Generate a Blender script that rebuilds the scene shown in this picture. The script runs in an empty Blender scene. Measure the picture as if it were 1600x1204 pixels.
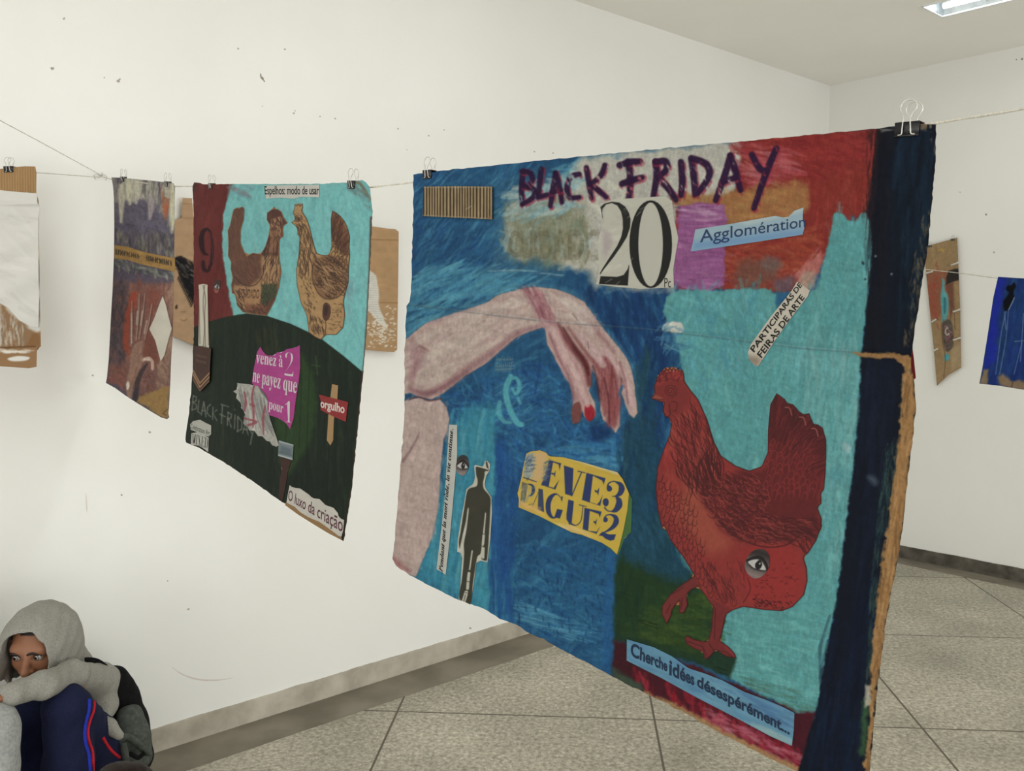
import bpy, math, random
import numpy as np
from mathutils import Vector, Matrix
from mathutils.geometry import tessellate_polygon

scene = bpy.context.scene
COL = scene.collection
# ------------------------------------------------------------------ camera
F = 1395.0; CX, CY = 800.0, 602.0
PITCH = math.atan(107.0 / F)
CAM = np.array([0.0, 0.0, 1.5])
cd = bpy.data.cameras.new('camera'); cam = bpy.data.objects.new('camera', cd); COL.objects.link(cam)
cam.location = CAM; cam.rotation_euler = (math.pi / 2 - PITCH, 0, 0)
cd.sensor_width = 36.0; cd.lens = F / 1600.0 * 36.0; cd.clip_start = 0.02; cd.clip_end = 100
scene.camera = cam
# room frame: corner where the two visible walls meet; E1 runs along the long wall, E2 along the far wall
CORNER = np.array([2.059, 5.910, 0.0])
_a = math.radians(48.4)
E1 = np.array([-math.sin(_a), -math.cos(_a), 0.0]); E2 = np.array([math.cos(_a), -math.sin(_a), 0.0])
ROOM_L, ROOM_W, ROOM_H = 8.6, 6.6, 2.99
def room(a, b, z): return CORNER + E1 * a + E2 * b + np.array([0, 0, z])
ROOM_ROT = math.atan2(E1[1], E1[0])
# ------------------------------------------------------------------ world, lights, exposure
scene.view_settings.view_transform = 'Standard'; scene.view_settings.look = 'None'
scene.view_settings.exposure = 0.24; scene.view_settings.gamma = 1.0
scene.view_settings.use_curve_mapping = False
w = bpy.data.worlds.new('world'); scene.world = w; w.use_nodes = True
w.node_tree.nodes['Background'].inputs[0].default_value = (0.75, 0.85, 1.0, 1)
w.node_tree.nodes['Background'].inputs[1].default_value = 0.6
def area(name, loc, direction, sx, sy, power, col):
    l = bpy.data.lights.new(name, 'AREA'); l.shape = 'RECTANGLE'; l.size = sx; l.size_y = sy
    l.energy = power; l.color = col
    o = bpy.data.objects.new(name, l); COL.objects.link(o); o.location = loc
    q = Vector(direction).to_track_quat('-Z', 'Y'); o.rotation_euler = q.to_euler()
    return o
WIN = [(1.2, 3.0), (3.6, 5.4), (6.0, 7.8)]           # window openings in the wall opposite the long wall (along E1)
WZ = (0.15, 1.85)
POW_WIN = 34.0; POW_LAMP = 4.5; POW_END = 56.0
for a0, a1 in WIN:
    area('window_and_fill_light', room((a0 + a1) / 2, ROOM_W - 0.03, sum(WZ) / 2), -E2, a1 - a0, WZ[1] - WZ[0], POW_WIN, (1.0, 0.985, 0.96))
WEND = (1.6, 4.6)                                      # opening added behind the camera to brighten far wall and boards (along E2)
area('window_and_fill_light', room(ROOM_L - 0.03, sum(WEND) / 2, sum(WZ) / 2), -E1, WEND[1] - WEND[0], WZ[1] - WZ[0], POW_END, (1.0, 0.985, 0.96))  # unseen fill lamp, added to light the boards and far wall

# ------------------------------------------------------------------ helpers: rays, surfaces
def rays(px, py):
    px = np.asarray(px, float); py = np.asarray(py, float)
    c, s = math.cos(PITCH), math.sin(PITCH)
    x = (px - CX) / F; u = -(py - CY) / F
    return np.stack([x, c + u * s, -s + u * c], -1)
def P(px, py, d):
    "point seen at a pixel of the photograph, d metres along the view axis"
    return CAM + rays(px, py) * d
def proj(p):
    q = np.asarray(p) - CAM; c, s = math.cos(PITCH), math.sin(PITCH)
    f = q[..., 1] * c - q[..., 2] * s; u = q[..., 1] * s + q[..., 2] * c
    return CX + F * q[..., 0] / f, CY - F * u / f
def unit(v): v = np.asarray(v, float); return v / np.linalg.norm(v)
class Surf:
    "a hanging sheet: plane through p0 with width direction wd and hanging direction vd, gently bent"
    def __init__(s, p0, wd, vd, bend=None):
        s.p0 = np.asarray(p0, float); s.w = unit(wd); vd = np.asarray(vd, float)
        s.v = unit(vd - s.w * (vd @ s.w)); n = np.cross(s.w, s.v); s.n = unit(n)
        if s.n @ (CAM - s.p0) < 0: s.n = -s.n
        s.bend = bend
    def at(s, px, py, off=0.0):
        d = rays(px, py); dn = d @ s.n; b = np.zeros(dn.shape) + off
        for _ in range(4 if s.bend else 1):
            t = ((s.p0 - CAM) @ s.n + b) / dn
            p = CAM + d * t[..., None]
            if s.bend:
                q = p - s.p0; b = s.bend(q @ s.w, q @ s.v) + off
        return p

# ------------------------------------------------------------------ helpers: noise and a small 2-D painter
RNG = np.random.default_rng(7)
TAB = RNG.random((256, 256)).astype(np.float32)
def vn(X, Y, sx, sy=None, ang=0.0, seed=0):
    sy = sy or sx; a = math.radians(ang); c, s = math.cos(a), math.sin(a)
    x = (X * c + Y * s) / sx + seed * 17.31; y = (-X * s + Y * c) / sy + seed * 9.77
    i = np.floor(x); j = np.floor(y); fx = x - i; fy = y - j
    fx = fx * fx * (3 - 2 * fx); fy = fy * fy * (3 - 2 * fy)
    i = i.astype(int) & 255; j = j.astype(int) & 255; i1 = (i + 1) & 255; j1 = (j + 1) & 255
    return (TAB[j, i] * (1 - fx) + TAB[j, i1] * fx) * (1 - fy) + (TAB[j1, i] * (1 - fx) + TAB[j1, i1] * fx) * fy
def fbm(X, Y, sx, sy=None, ang=0.0, seed=0, o=3):
    sy = sy or sx; r = 0; a = 1; t = 0
    for k in range(o):
        r = r + a * vn(X, Y, sx, sy, ang, seed + k); t += a; a *= 0.55; sx /= 2.1; sy /= 2.1
    return r / t
def cr(pts, n=5, closed=True):
    "smooth curve through the points"
    p = np.asarray(pts, float); m = len(p); out = []
    for i in range(m if closed else m - 1):
        if closed: a, b, c, d = p[i - 1], p[i], p[(i + 1) % m], p[(i + 2) % m]
        else: a, b, c, d = p[max(i - 1, 0)], p[i], p[i + 1], p[min(i + 2, m - 1)]
        for k in range(n):
            t = k / n
            out.append(0.5 * (2 * b + (c - a) * t + (2 * a - 5 * b + 4 * c - d) * t * t + (3 * b - a - 3 * c + d) * t ** 3))
    if not closed: out.append(p[-1])
    return np.array(out)
def zt(pts, k, ox, oy):
    "coordinates measured on an enlarged crop, back to the photograph"
    p = np.asarray(pts, float); return np.stack([ox + p[:, 0] / k, oy + p[:, 1] / k], -1)
def inside(X, Y, poly):
    r = np.zeros(X.shape, bool); n = len(poly)
    for i in range(n):
        (x0, y0), (x1, y1) = poly[i], poly[(i + 1) % n]
        if y0 == y1: continue
        c = (Y < y0) != (Y < y1)
        r ^= c & (X < x0 + (Y - y0) * (x1 - x0) / (y1 - y0))
    return r
def segdist(X, Y, pts, closed, w=None):
    n = len(pts); best = np.full(X.shape, 1e9); 
    for i in range(n if closed else n - 1):
        x0, y0 = pts[i]; x1, y1 = pts[(i + 1) % n]; dx, dy = x1 - x0, y1 - y0; L = dx * dx + dy * dy + 1e-9
        t = np.clip(((X - x0) * dx + (Y - y0) * dy) / L, 0, 1)
        d = np.hypot(X - x0 - t * dx, Y - y0 - t * dy)
        if w is not None: d = d - (w[i] + (w[(i + 1) % n] - w[i]) * t) / 2
        best = np.minimum(best, d)
    return best
def rgb(c): return np.array(c, float) / 255.0
class Canvas:
    def __init__(s, x0, y0, x1, y1, base, ss=1.0):
        s.x0, s.y0, s.ss = x0, y0, ss
        xs = np.arange(x0, x1 + 1, 1 / ss); ys = np.arange(y0, y1 + 1, 1 / ss)
        s.X, s.Y = np.meshgrid(xs, ys); s.img = np.empty(s.X.shape + (3,)); s.img[:] = rgb(base)
        s.r = random.Random(5)
    def win(s, pts, pad):
        p = np.asarray(pts); k = s.ss
        a = int(max(0, (p[:, 0].min() - pad - s.x0) * k)); b = int(min(s.X.shape[1], (p[:, 0].max() + pad - s.x0) * k + 2))
        c = int(max(0, (p[:, 1].min() - pad - s.y0) * k)); d = int(min(s.X.shape[0], (p[:, 1].max() + pad - s.y0) * k + 2))
        return (slice(c, max(c, d)), slice(a, max(a, b)))
    def mix(s, sl, m, col):
        c = col(s.X[sl], s.Y[sl]) if callable(col) else rgb(col)
        s.img[sl] += (c - s.img[sl]) * m[..., None]
    def poly(s, pts, col, a=1.0, soft=1.0, warp=0.0, ws=10, dry=0.0, da=0, dl=30, dw=3, seed=1):
        pts = np.asarray(pts, float); sl = s.win(pts, soft + warp + 2); X, Y = s.X[sl], s.Y[sl]
        if X.size == 0: return
        if warp:
            X = X + (fbm(s.X[sl], s.Y[sl], ws, seed=seed) - 0.5) * 2.6 * warp; Y = Y + (fbm(s.X[sl], s.Y[sl], ws, seed=seed + 5) - 0.5) * 2.6 * warp
        d = segdist(X, Y, pts, True); d = np.where(inside(X, Y, pts), -d, d)
        m = np.clip(0.5 - d / (2 * soft), 0, 1) * a
        if dry: m = m * np.clip((fbm(s.X[sl], s.Y[sl], dl, dw, da, seed + 9) - dry) * 5 + 0.5, 0, 1)
        s.mix(sl, m, col)
    def stroke(s, pts, w, col, a=1.0, soft=0.6, dry=0.0, da=0, dl=20, dw=2, seed=2):
        pts = np.asarray(pts, float); n = len(pts)
        w = np.full(n, float(w)) if np.isscalar(w) else np.interp(np.linspace(0, 1, n), np.linspace(0, 1, len(w)), w)
        sl = s.win(pts, w.max() / 2 + soft + 1); X, Y = s.X[sl], s.Y[sl]
        if X.size == 0: return
        m = np.clip(0.5 - segdist(X, Y, pts, False, w) / (2 * soft), 0, 1) * a
        if dry: m = m * np.clip((fbm(X, Y, dl, dw, da, seed) - dry) * 5 + 0.5, 0, 1)
        s.mix(sl, m, col)
    def dabs(s, poly, cols, n, L, W, ang, jit=15, a=0.6, bend=0.15, dry=0.35, clip=True):
        "scatter brush marks inside a region; ang may be a number or a function of x, y"
        r = s.r; p = np.asarray(poly, float); lo, hi = p.min(0), p.max(0); k = 0; tries = 0
        while k < n and tries < n * 30:
            tries += 1
            x = r.uniform(lo[0], hi[0]); y = r.uniform(lo[1], hi[1])
            if clip and not inside(np.array([x]), np.array([y]), p)[0]: continue
            k += 1
            t = math.radians((ang(x, y) if callable(ang) else ang) + r.uniform(-jit, jit)); l = L * r.uniform(0.5, 1.3) / 2; b = r.uniform(-bend, bend) * l
            dx, dy = math.cos(t), math.sin(t)
            pts = [(x - dx * l, y - dy * l), (x - dy * b, y + dx * b), (x + dx * l, y + dy * l)]
            c = r.choice(cols); f = r.uniform(0.9, 1.1); c = tuple(min(255, v * f) for v in c)
            s.stroke(pts, [W * r.uniform(.3, .8), W * r.uniform(.7, 1.2), W * .35], c, a * r.uniform(.5, 1), 0.8, dry, math.degrees(t), L / 2, max(1, W / 3), r.randrange(40))
    def grain(s, amp, sx, sy=None, ang=0, seed=3, o=3):
        s.img *= (1 + (fbm(s.X, s.Y, sx, sy, ang, seed, o) - 0.5)[..., None] * 2 * amp)
    def sample(s, px, py):
        x = np.clip((px - s.x0) * s.ss, 0, s.X.shape[1] - 1.001); y = np.clip((py - s.y0) * s.ss, 0, s.X.shape[0] - 1.001)
        i = x.astype(int); j = y.astype(int); fx = (x - i)[:, None]; fy = (y - j)[:, None]; m = s.img
        return (m[j, i] * (1 - fx) + m[j, i + 1] * fx) * (1 - fy) + (m[j + 1, i] * (1 - fx) + m[j + 1, i + 1] * fx) * fy
def lin(c):
    c = np.clip(c, 0, 1); return np.where(c <= 0.04045, c / 12.92, ((c + 0.055) / 1.055) ** 2.4)

# ------------------------------------------------------------------ helpers: objects and meshes
def tag(o, label=None, cat=None, group=None, kind=None):
    for k, v in (('label', label), ('category', cat), ('group', group), ('kind', kind)):
        if v: o[k] = v
    return o
def empty(name, loc, label, cat, group=None):
    o = bpy.data.objects.new(name, None); COL.objects.link(o); o.location = loc; o.empty_display_size = 0.05
    return tag(o, label, cat, group)
class MB:
    def __init__(s): s.v = []; s.f = []; s.c = []; s.n = 0
    def add(s, verts, faces, col=None, mat=0):
        verts = np.asarray(verts, float).reshape(-1, 3)
        s.v.append(verts); s.c.append(np.zeros((len(verts), 3)) + (0.5 if col is None else col))
        if isinstance(faces, np.ndarray): s.f.append((faces + s.n, mat))
        else:
            by = {}
            for f in faces: by.setdefault(len(f), []).append(f)
            for k in by: s.f.append((np.array(by[k], int) + s.n, mat))
        s.n += len(verts)
    def box(s, lo, hi, col=None, mat=0, M=None):
        x0, y0, z0 = lo; x1, y1, z1 = hi
        v = np.array([(x0, y0, z0), (x1, y0, z0), (x1, y1, z0), (x0, y1, z0), (x0, y0, z1), (x1, y0, z1), (x1, y1, z1), (x0, y1, z1)], float)
        if M is not None: v = M(v)
        s.add(v, np.array([(0, 3, 2, 1), (4, 5, 6, 7), (0, 1, 5, 4), (1, 2, 6, 5), (2, 3, 7, 6), (3, 0, 4, 7)]), col, mat)
    def tube(s, pts, r, k=8, col=None, mat=0):
        pts = np.asarray(pts, float); n = len(pts); r = np.full(n, r) if np.isscalar(r) else np.asarray(r)
        T = np.gradient(pts, axis=0); T /= np.linalg.norm(T, axis=1)[:, None] + 1e-12
        up = np.array([0, 0, 1.0]) if abs(T[0][2]) < 0.9 else np.array([1.0, 0, 0]); V = []
        a = np.linspace(0, 2 * np.pi, k, endpoint=False); N = np.cross(T[0], up); N /= np.linalg.norm(N)
        for i in range(n):
            N = N - T[i] * (N @ T[i]); N /= np.linalg.norm(N); B = np.cross(T[i], N)
            V.append(pts[i] + r[i] * (np.cos(a)[:, None] * N + np.sin(a)[:, None] * B))
        V = np.concatenate(V); f = []
        for i in range(n - 1):
            for j in range(k): f.append((i * k + j, i * k + (j + 1) % k, (i + 1) * k + (j + 1) % k, (i + 1) * k + j))
        s.add(V, f + [tuple(range(k))[::-1], tuple(range((n - 1) * k, n * k))], col, mat)
    def build(s, name, mats, parent=None, origin=None, smooth=True, attr=True):
        o0 = np.array(origin if origin is not None else (parent.location if parent is not None else (0, 0, 0)), float)
        V = np.concatenate(s.v) - o0
        me = bpy.data.meshes.new(name); me.vertices.add(len(V)); me.vertices.foreach_set('co', V.ravel())
        tot = np.concatenate([np.full(len(f), f.shape[1]) for f, m in s.f]); idx = np.concatenate([f.ravel() for f, m in s.f])
        me.loops.add(len(idx)); me.loops.foreach_set('vertex_index', idx.astype(np.int32))
        me.polygons.add(len(tot)); st = np.concatenate([[0], np.cumsum(tot)[:-1]])
        me.polygons.foreach_set('loop_start', st.astype(np.int32))
        mi = np.concatenate([np.full(len(f), m) for f, m in s.f]); me.polygons.foreach_set('material_index', mi.astype(np.int32))
        me.update(calc_edges=True); me.validate()
        if attr:
            a = me.color_attributes.new('pigment', 'FLOAT_COLOR', 'POINT'); c = np.concatenate(s.c)
            a.data.foreach_set('color', np.concatenate([c, np.ones((len(c), 1))], 1).ravel().astype(np.float32))
        me.polygons.foreach_set('use_smooth', np.full(len(me.polygons), smooth))
        for m in (mats if isinstance(mats, (list, tuple)) else [mats]): me.materials.append(m)
        ob = bpy.data.objects.new(name, me); COL.objects.link(ob)
        if parent is not None: ob.parent = parent
        else: ob.location = o0
        return ob

# ------------------------------------------------------------------ materials
def newmat(name, rough=0.7, spec=0.3):
    m = bpy.data.materials.new(name); m.use_nodes = True; nt = m.node_tree; b = nt.nodes['Principled BSDF']
    b.inputs['Roughness'].default_value = rough; b.inputs['Specular IOR Level'].default_value = spec
    return m, nt, b
def bump(nt, b, scale, strength, dist=0.002, detail=4, vec=None, stretch=None):
    t = nt.nodes.new('ShaderNodeTexNoise'); t.inputs['Scale'].default_value = scale; t.inputs['Detail'].default_value = detail
    c = nt.nodes.new('ShaderNodeTexCoord'); mp = nt.nodes.new('ShaderNodeMapping'); mp.inputs['Scale'].default_value = stretch or (1, 1, 1)
    nt.links.new(c.outputs['Object'], mp.inputs[0]); nt.links.new(mp.outputs[0], t.inputs[0])
    u = nt.nodes.new('ShaderNodeBump'); u.inputs['Strength'].default_value = strength; u.inputs['Distance'].default_value = dist
    nt.links.new(t.outputs['Fac'], u.inputs['Height']); nt.links.new(u.outputs[0], b.inputs['Normal'])
def mat_pigment(name, rough, spec, bs, bst, stretch=None):
    m, nt, b = newmat(name, rough, spec)
    a = nt.nodes.new('ShaderNodeAttribute'); a.attribute_name = 'pigment'
    nt.links.new(a.outputs['Color'], b.inputs['Base Color']); bump(nt, b, bs, bst, 0.001, 5, stretch=stretch); return m
def mat_noise(name, c1, c2, scale=8, rough=0.8, spec=0.25, bst=0.0, bscale=60, bdist=0.002, detail=5, lo=0.35, hi=0.65, stretch=None, metal=0.0):
    m, nt, b = newmat(name, rough, spec); b.inputs['Metallic'].default_value = metal
    t = nt.nodes.new('ShaderNodeTexNoise'); t.inputs['Scale'].default_value = scale; t.inputs['Detail'].default_value = detail
    c = nt.nodes.new('ShaderNodeTexCoord'); mp = nt.nodes.new('ShaderNodeMapping'); mp.inputs['Scale'].default_value = stretch or (1, 1, 1)
    nt.links.new(c.outputs['Object'], mp.inputs[0]); nt.links.new(mp.outputs[0], t.inputs[0])
    r = nt.nodes.new('ShaderNodeValToRGB'); e = r.color_ramp.elements
    e[0].position = lo; e[1].position = hi; e[0].color = (*lin(rgb(c1)), 1); e[1].color = (*lin(rgb(c2)), 1)
    nt.links.new(t.outputs['Fac'], r.inputs[0]); nt.links.new(r.outputs[0], b.inputs['Base Color'])
    if bst: bump(nt, b, bscale, bst, bdist)
    return m
G_MAIN, G_TWO, G_ONE, G_LEFT, G_WALL = 0.66, 0.78, 0.97, 0.98, 1.05   # pigment strength: photographed tone to albedo
M_PAINT = mat_pigment('acrylic_paint', 0.65, 0.06, 140, 0.35)
M_PAPER = mat_pigment('printed_paper', 0.65, 0.2, 60, 0.25)
M_CARD = mat_noise('raw_cardboard', (150, 118, 80), (172, 140, 100), 25, 0.85, 0.2, 0.3, 90)
M_WIRE = mat_noise('steel_wire', (176, 174, 168), (214, 212, 206), 30, 0.3, 0.5, metal=0.45)
M_BLACK = mat_noise('black_lacquer', (14, 14, 16), (24, 24, 26), 20, 0.4, 0.5)
M_STRING = mat_noise('cotton_string', (190, 186, 172), (215, 211, 200), 300, 0.9, 0.1)

# ------------------------------------------------------------------ helpers: sheets and lettering on a hanging surface
GAIN = [1.0]
def albedo(c):
    c = lin(c) * GAIN[0]; g = c @ np.array([0.25, 0.6, 0.15]); return np.clip(g[..., None] + (c - g[..., None]) * 0.9, 0.0, 0.92)
def flat_col(c, amp=0.04, sc=14):
    def f(px, py):
        return np.clip(rgb(c) * (1 + (fbm(px, py, sc, seed=4) - 0.5) * 2 * amp)[:, None], 0, 1)
    return f
def grid_in(poly, step):
    poly = np.asarray(poly, float); lo, hi = poly.min(0), poly.max(0)
    xs = np.arange(lo[0] - step, hi[0] + 2 * step, step); ys = np.arange(lo[1] - step, hi[1] + 2 * step, step)
    X, Y = np.meshgrid(xs, ys); ins = inside(X, Y, poly); cell = ins[:-1, :-1] | ins[1:, :-1] | ins[:-1, 1:] | ins[1:, 1:]
    nx = len(xs); j, i = np.nonzero(cell); q = np.stack([j * nx + i, (j + 1) * nx + i, (j + 1) * nx + i + 1, j * nx + i + 1], 1)
    used = np.unique(q); mp = np.full(X.size, -1); mp[used] = np.arange(len(used)); q = mp[q]
    x = X.ravel()[used].copy(); y = Y.ravel()[used].copy(); o = np.nonzero(~ins.ravel()[used])[0]
    bx, by, bd = x[o].copy(), y[o].copy(), np.full(len(o), 1e9); n = len(poly)
    for k in range(n):
        x0, y0 = poly[k]; x1, y1 = poly[(k + 1) % n]; dx, dy = x1 - x0, y1 - y0; L = dx * dx + dy * dy + 1e-9
        t = np.clip(((x[o] - x0) * dx + (y[o] - y0) * dy) / L, 0, 1); qx = x0 + t * dx; qy = y0 + t * dy
        d = np.hypot(qx - x[o], qy - y[o]); b = d < bd; bd[b] = d[b]; bx[b] = qx[b]; by[b] = qy[b]
    x[o] = bx; y[o] = by
    return x, y, q
def resample(poly, step):
    poly = np.asarray(poly, float); out = []
    for i in range(len(poly)):
        a, b = poly[i], poly[(i + 1) % len(poly)]; n = max(1, int(np.hypot(*(b - a)) / step))
        out += [a + (b - a) * k / n for k in range(n)]
    return np.array(out)
def put_sheet(mb, surf, poly, paint, off=0.0, thick=0.004, step=1.2, edge=None):
    "front face carrying the paint (slot 0), cut edge and back (slot 1)"
    x, y, q = grid_in(poly, step)
    f = off(x, y) if callable(off) else off
    c = paint.sample(x, y) if isinstance(paint, Canvas) else paint(x, y)
    mb.add(surf.at(x, y, f), q[:, ::-1], albedo(c), 0)
    base = off if not callable(off) else 0.0006
    ring = resample(poly, max(3, step)); fo = off(ring[:, 0], ring[:, 1]) if callable(off) else base
    A = surf.at(ring[:, 0], ring[:, 1], fo); B = surf.at(ring[:, 0], ring[:, 1], base - thick); n = len(ring); i = np.arange(n); k = (i + 1) % n
    ec = albedo(rgb(edge)) if edge is not None else None
    mb.add(np.concatenate([A, B]), np.stack([i, k, k + n, i + n], 1), ec, 1)
    x, y, q = grid_in(poly, max(step * 4, 4)); mb.add(surf.at(x, y, base - thick), q, ec, 1)
_tc = {}
def glyphs(body, bold=0.0, shear=0.0):
    key = (body, bold, shear)
    if key in _tc: return _tc[key]
    cu = bpy.data.curves.new('t', 'FONT'); cu.body = body; cu.size = 1; cu.offset = bold; cu.shear = shear; cu.fill_mode = 'FRONT'; cu.resolution_u = 4
    ob = bpy.data.objects.new('t', cu); COL.objects.link(ob); dg = bpy.context.evaluated_depsgraph_get(); dg.update()
    ev = ob.evaluated_get(dg); me = ev.to_mesh(); v = np.array([w.co[:2] for w in me.vertices]); f = [tuple(p.vertices) for p in me.polygons]
    ev.to_mesh_clear(); bpy.data.objects.remove(ob); bpy.data.curves.remove(cu); _tc[key] = (v, f); return v, f
def homog(quad):
    src = [(0, 0), (1, 0), (1, 1), (0, 1)]; A = []; b = []
    for (u, v), (x, y) in zip(src, quad):
        A += [[u, v, 1, 0, 0, 0, -u * x, -v * x], [0, 0, 0, u, v, 1, -u * y, -v * y]]; b += [x, y]
    h = np.append(np.linalg.solve(np.array(A, float), np.array(b, float)), 1).reshape(3, 3)
    return lambda uv: (lambda q: q[:, :2] / q[:, 2:])(np.concatenate([uv, np.ones((len(uv), 1))], 1) @ h.T)
def put_text(mb, surf, body, quad, col, off, bold=0.0, shear=0.0, mat=0):
    "lettering inside a quad given as top-left, top-right, bottom-right, bottom-left"
    v, f = glyphs(body, bold, shear); lo, hi = v.min(0), v.max(0); uv = (v - lo) / (hi - lo)
    tl, tr, br, bl = quad; p = homog([bl, br, tr, tl])(uv)
    mb.add(surf.at(p[:, 0], p[:, 1], off), f, albedo(rgb(col)), mat)
def serif(s, style='b'):
    "letters swapped for their serif bold / bold italic forms"
    o = ''
    for ch in s:
        if ch.isupper() and ch.isascii(): o += chr((0x1D400 if style == 'b' else 0x1D468) + ord(ch) - 65)
        elif ch.islower() and ch.isascii(): o += chr((0x1D41A if style == 'b' else 0x1D482) + ord(ch) - 97)
        elif ch.isdigit(): o += chr(0x1D7CE + ord(ch) - 48)
        else: o += ch
    return o
def put_poly(mb, surf, loops, col, off, mat=0):
    "a flat inked shape, outer loop first, then holes"
    pts = [Vector((x, y, 0)) for l in loops for x, y in l]
    tri = tessellate_polygon([[Vector((x, y, 0)) for x, y in l] for l in loops]); p = np.array([t[:2] for t in pts])
    mb.add(surf.at(p[:, 0], p[:, 1], off), np.array(tri, int), albedo(rgb(col)), mat)
def piece(name, parent, surf, poly, paint, off, thick=0.0005, step=2.0, mats=None, letters=(), edge=None, label=None):
    mb = MB(); paint = paint if (callable(paint) or isinstance(paint, Canvas)) else flat_col(paint)
    put_sheet(mb, surf, poly, paint, off, thick, step, edge if edge is not None else (190, 185, 170))
    for l in letters: l(mb)
    o = mb.build(name, mats or [M_PAPER, M_PAPER], parent)
    if label: o['label'] = label
    return o
# ================================================================== THE ROOM
def rm(v): v = np.asarray(v, float); return CORNER + v[:, :1] * E1 + v[:, 1:2] * E2 + v[:, 2:] * np.array([0, 0, 1.0])
def wall_mat(name, c1, c2): return mat_noise(name, c1, c2, 1.3, 0.75, 0.2, 0.12, 35, 0.003)
M_WALL = wall_mat('white_wall_paint', (236, 236, 231), (241, 241, 237))
M_WALL2 = wall_mat('white_wall_paint_darker', (233, 233, 227), (238, 238, 233))  # slightly darker, yellower white than the long wall
M_CEIL = wall_mat('ceiling_paint', (242, 240, 234), (246, 244, 239))
M_CHIP = mat_noise('chipped_plaster', (146, 138, 126), (188, 180, 168), 60, 0.9, 0.1)
M_BASE = mat_noise('cement_skirting', (166, 159, 145), (196, 189, 175), 9, 0.85, 0.2, 0.5, 40, 0.004)
M_BASE2 = mat_noise('dark_cement_skirting', (74, 70, 62), (104, 99, 90), 14, 0.85, 0.2, 0.5, 40, 0.004)
M_STRIP = mat_noise('cement_floor_border', (112, 106, 93), (138, 131, 117), 5, 0.7, 0.3, 0.3, 40, 0.002)
M_WHITE = mat_noise('white_enamel', (232, 232, 230), (240, 240, 238), 20, 0.4, 0.4)

def floor_mat():
    m, nt, b = newmat('granilite_floor', 0.5, 0.35); N = nt.nodes; L = nt.links
    c = N.new('ShaderNodeTexCoord')
    def noise(sc, det=3): t = N.new('ShaderNodeTexNoise'); t.inputs['Scale'].default_value = sc; t.inputs['Detail'].default_value = det; L.new(c.outputs['Object'], t.inputs[0]); return t.outputs['Fac']
    def math_(op, a, v=None, w=None):
        n = N.new('ShaderNodeMath'); n.operation = op
        for i, q in enumerate((a, v, w)):
            if q is None: continue
            if isinstance(q, (int, float)): n.inputs[i].default_value = q
            else: L.new(q, n.inputs[i])
        return n.outputs[0]
    def ramp(f, st):
        r = N.new('ShaderNodeValToRGB'); e = r.color_ramp.elements; L.new(f, r.inputs[0])
        while len(e) < len(st): e.new(0.5)
        for k, (p, col) in enumerate(st): e[k].position = p; e[k].color = (*lin(rgb(col)), 1)
        return r.outputs[0]
    def mix(f, a, bb, mode='MIX'):
        n = N.new('ShaderNodeMix'); n.data_type = 'RGBA'; n.blend_type = mode
        if isinstance(f, float): n.inputs[0].default_value = f
        else: L.new(f, n.inputs[0])
        L.new(a, n.inputs[6]); L.new(bb, n.inputs[7]); return n.outputs[2]
    vor = N.new('ShaderNodeTexVoronoi'); vor.inputs['Scale'].default_value = 135; L.new(c.outputs['Object'], vor.inputs[0])
    sp = N.new('ShaderNodeSeparateColor'); L.new(vor.outputs['Color'], sp.inputs[0])
    speck = ramp(sp.outputs[0], [(0.0, (188, 183, 170)), (0.3, (207, 202, 189)), (0.75, (219, 215, 203)), (1.0, (234, 231, 220))])
    blot = ramp(noise(2.2, 5), [(0.3, (205, 203, 198)), (0.7, (250, 248, 243))])
    fine = ramp(noise(60, 3), [(0.3, (190, 188, 182)), (0.7, (255, 255, 252))])
    base = mix(1.0, mix(1.0, speck, blot, 'MULTIPLY'), fine, 'MULTIPLY')
    sx = N.new('ShaderNodeSeparateXYZ'); L.new(c.outputs['Object'], sx.inputs[0]); a = math.radians(4.17)
    def line(kx, ky, off, pitch):
        u = math_('ADD', math_('MULTIPLY', sx.outputs[0], kx), math_('MULTIPLY', sx.outputs[1], ky))
        f = math_('FRACT', math_('DIVIDE', math_('ADD', u, -off + pitch / 2 + 50 * pitch), pitch))
        return math_('LESS_THAN', math_('ABSOLUTE', math_('SUBTRACT', f, 0.5)), 0.0042)
    g = math_('MAXIMUM', line(math.cos(a), -math.sin(a), 0.296, 0.972), line(math.sin(a), math.cos(a), 3.262, 0.984))
    rgbn = N.new('ShaderNodeRGB'); rgbn.outputs[0].default_value = (*lin(rgb((88, 80, 68))), 1)
    L.new(mix(g, base, rgbn.outputs[0]), b.inputs['Base Color'])
    bump(nt, b, 90, 0.15, 0.001); return m
def slab(name, boxes, mats, kind='structure', origin=None):
    mb = MB()
    for bx in boxes:
        lo, hi = bx[0], bx[1]; mb.box(lo, hi, None, bx[2] if len(bx) > 2 else 0, rm)
    o = mb.build(name, mats, None, origin if origin is not None else (0, 0, 0), smooth=False, attr=False); tag(o, kind=kind); return o
T = 0.12
slab('floor', [((-T, -T, -0.1), (ROOM_L + T, ROOM_W + T, 0))], floor_mat())
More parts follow.
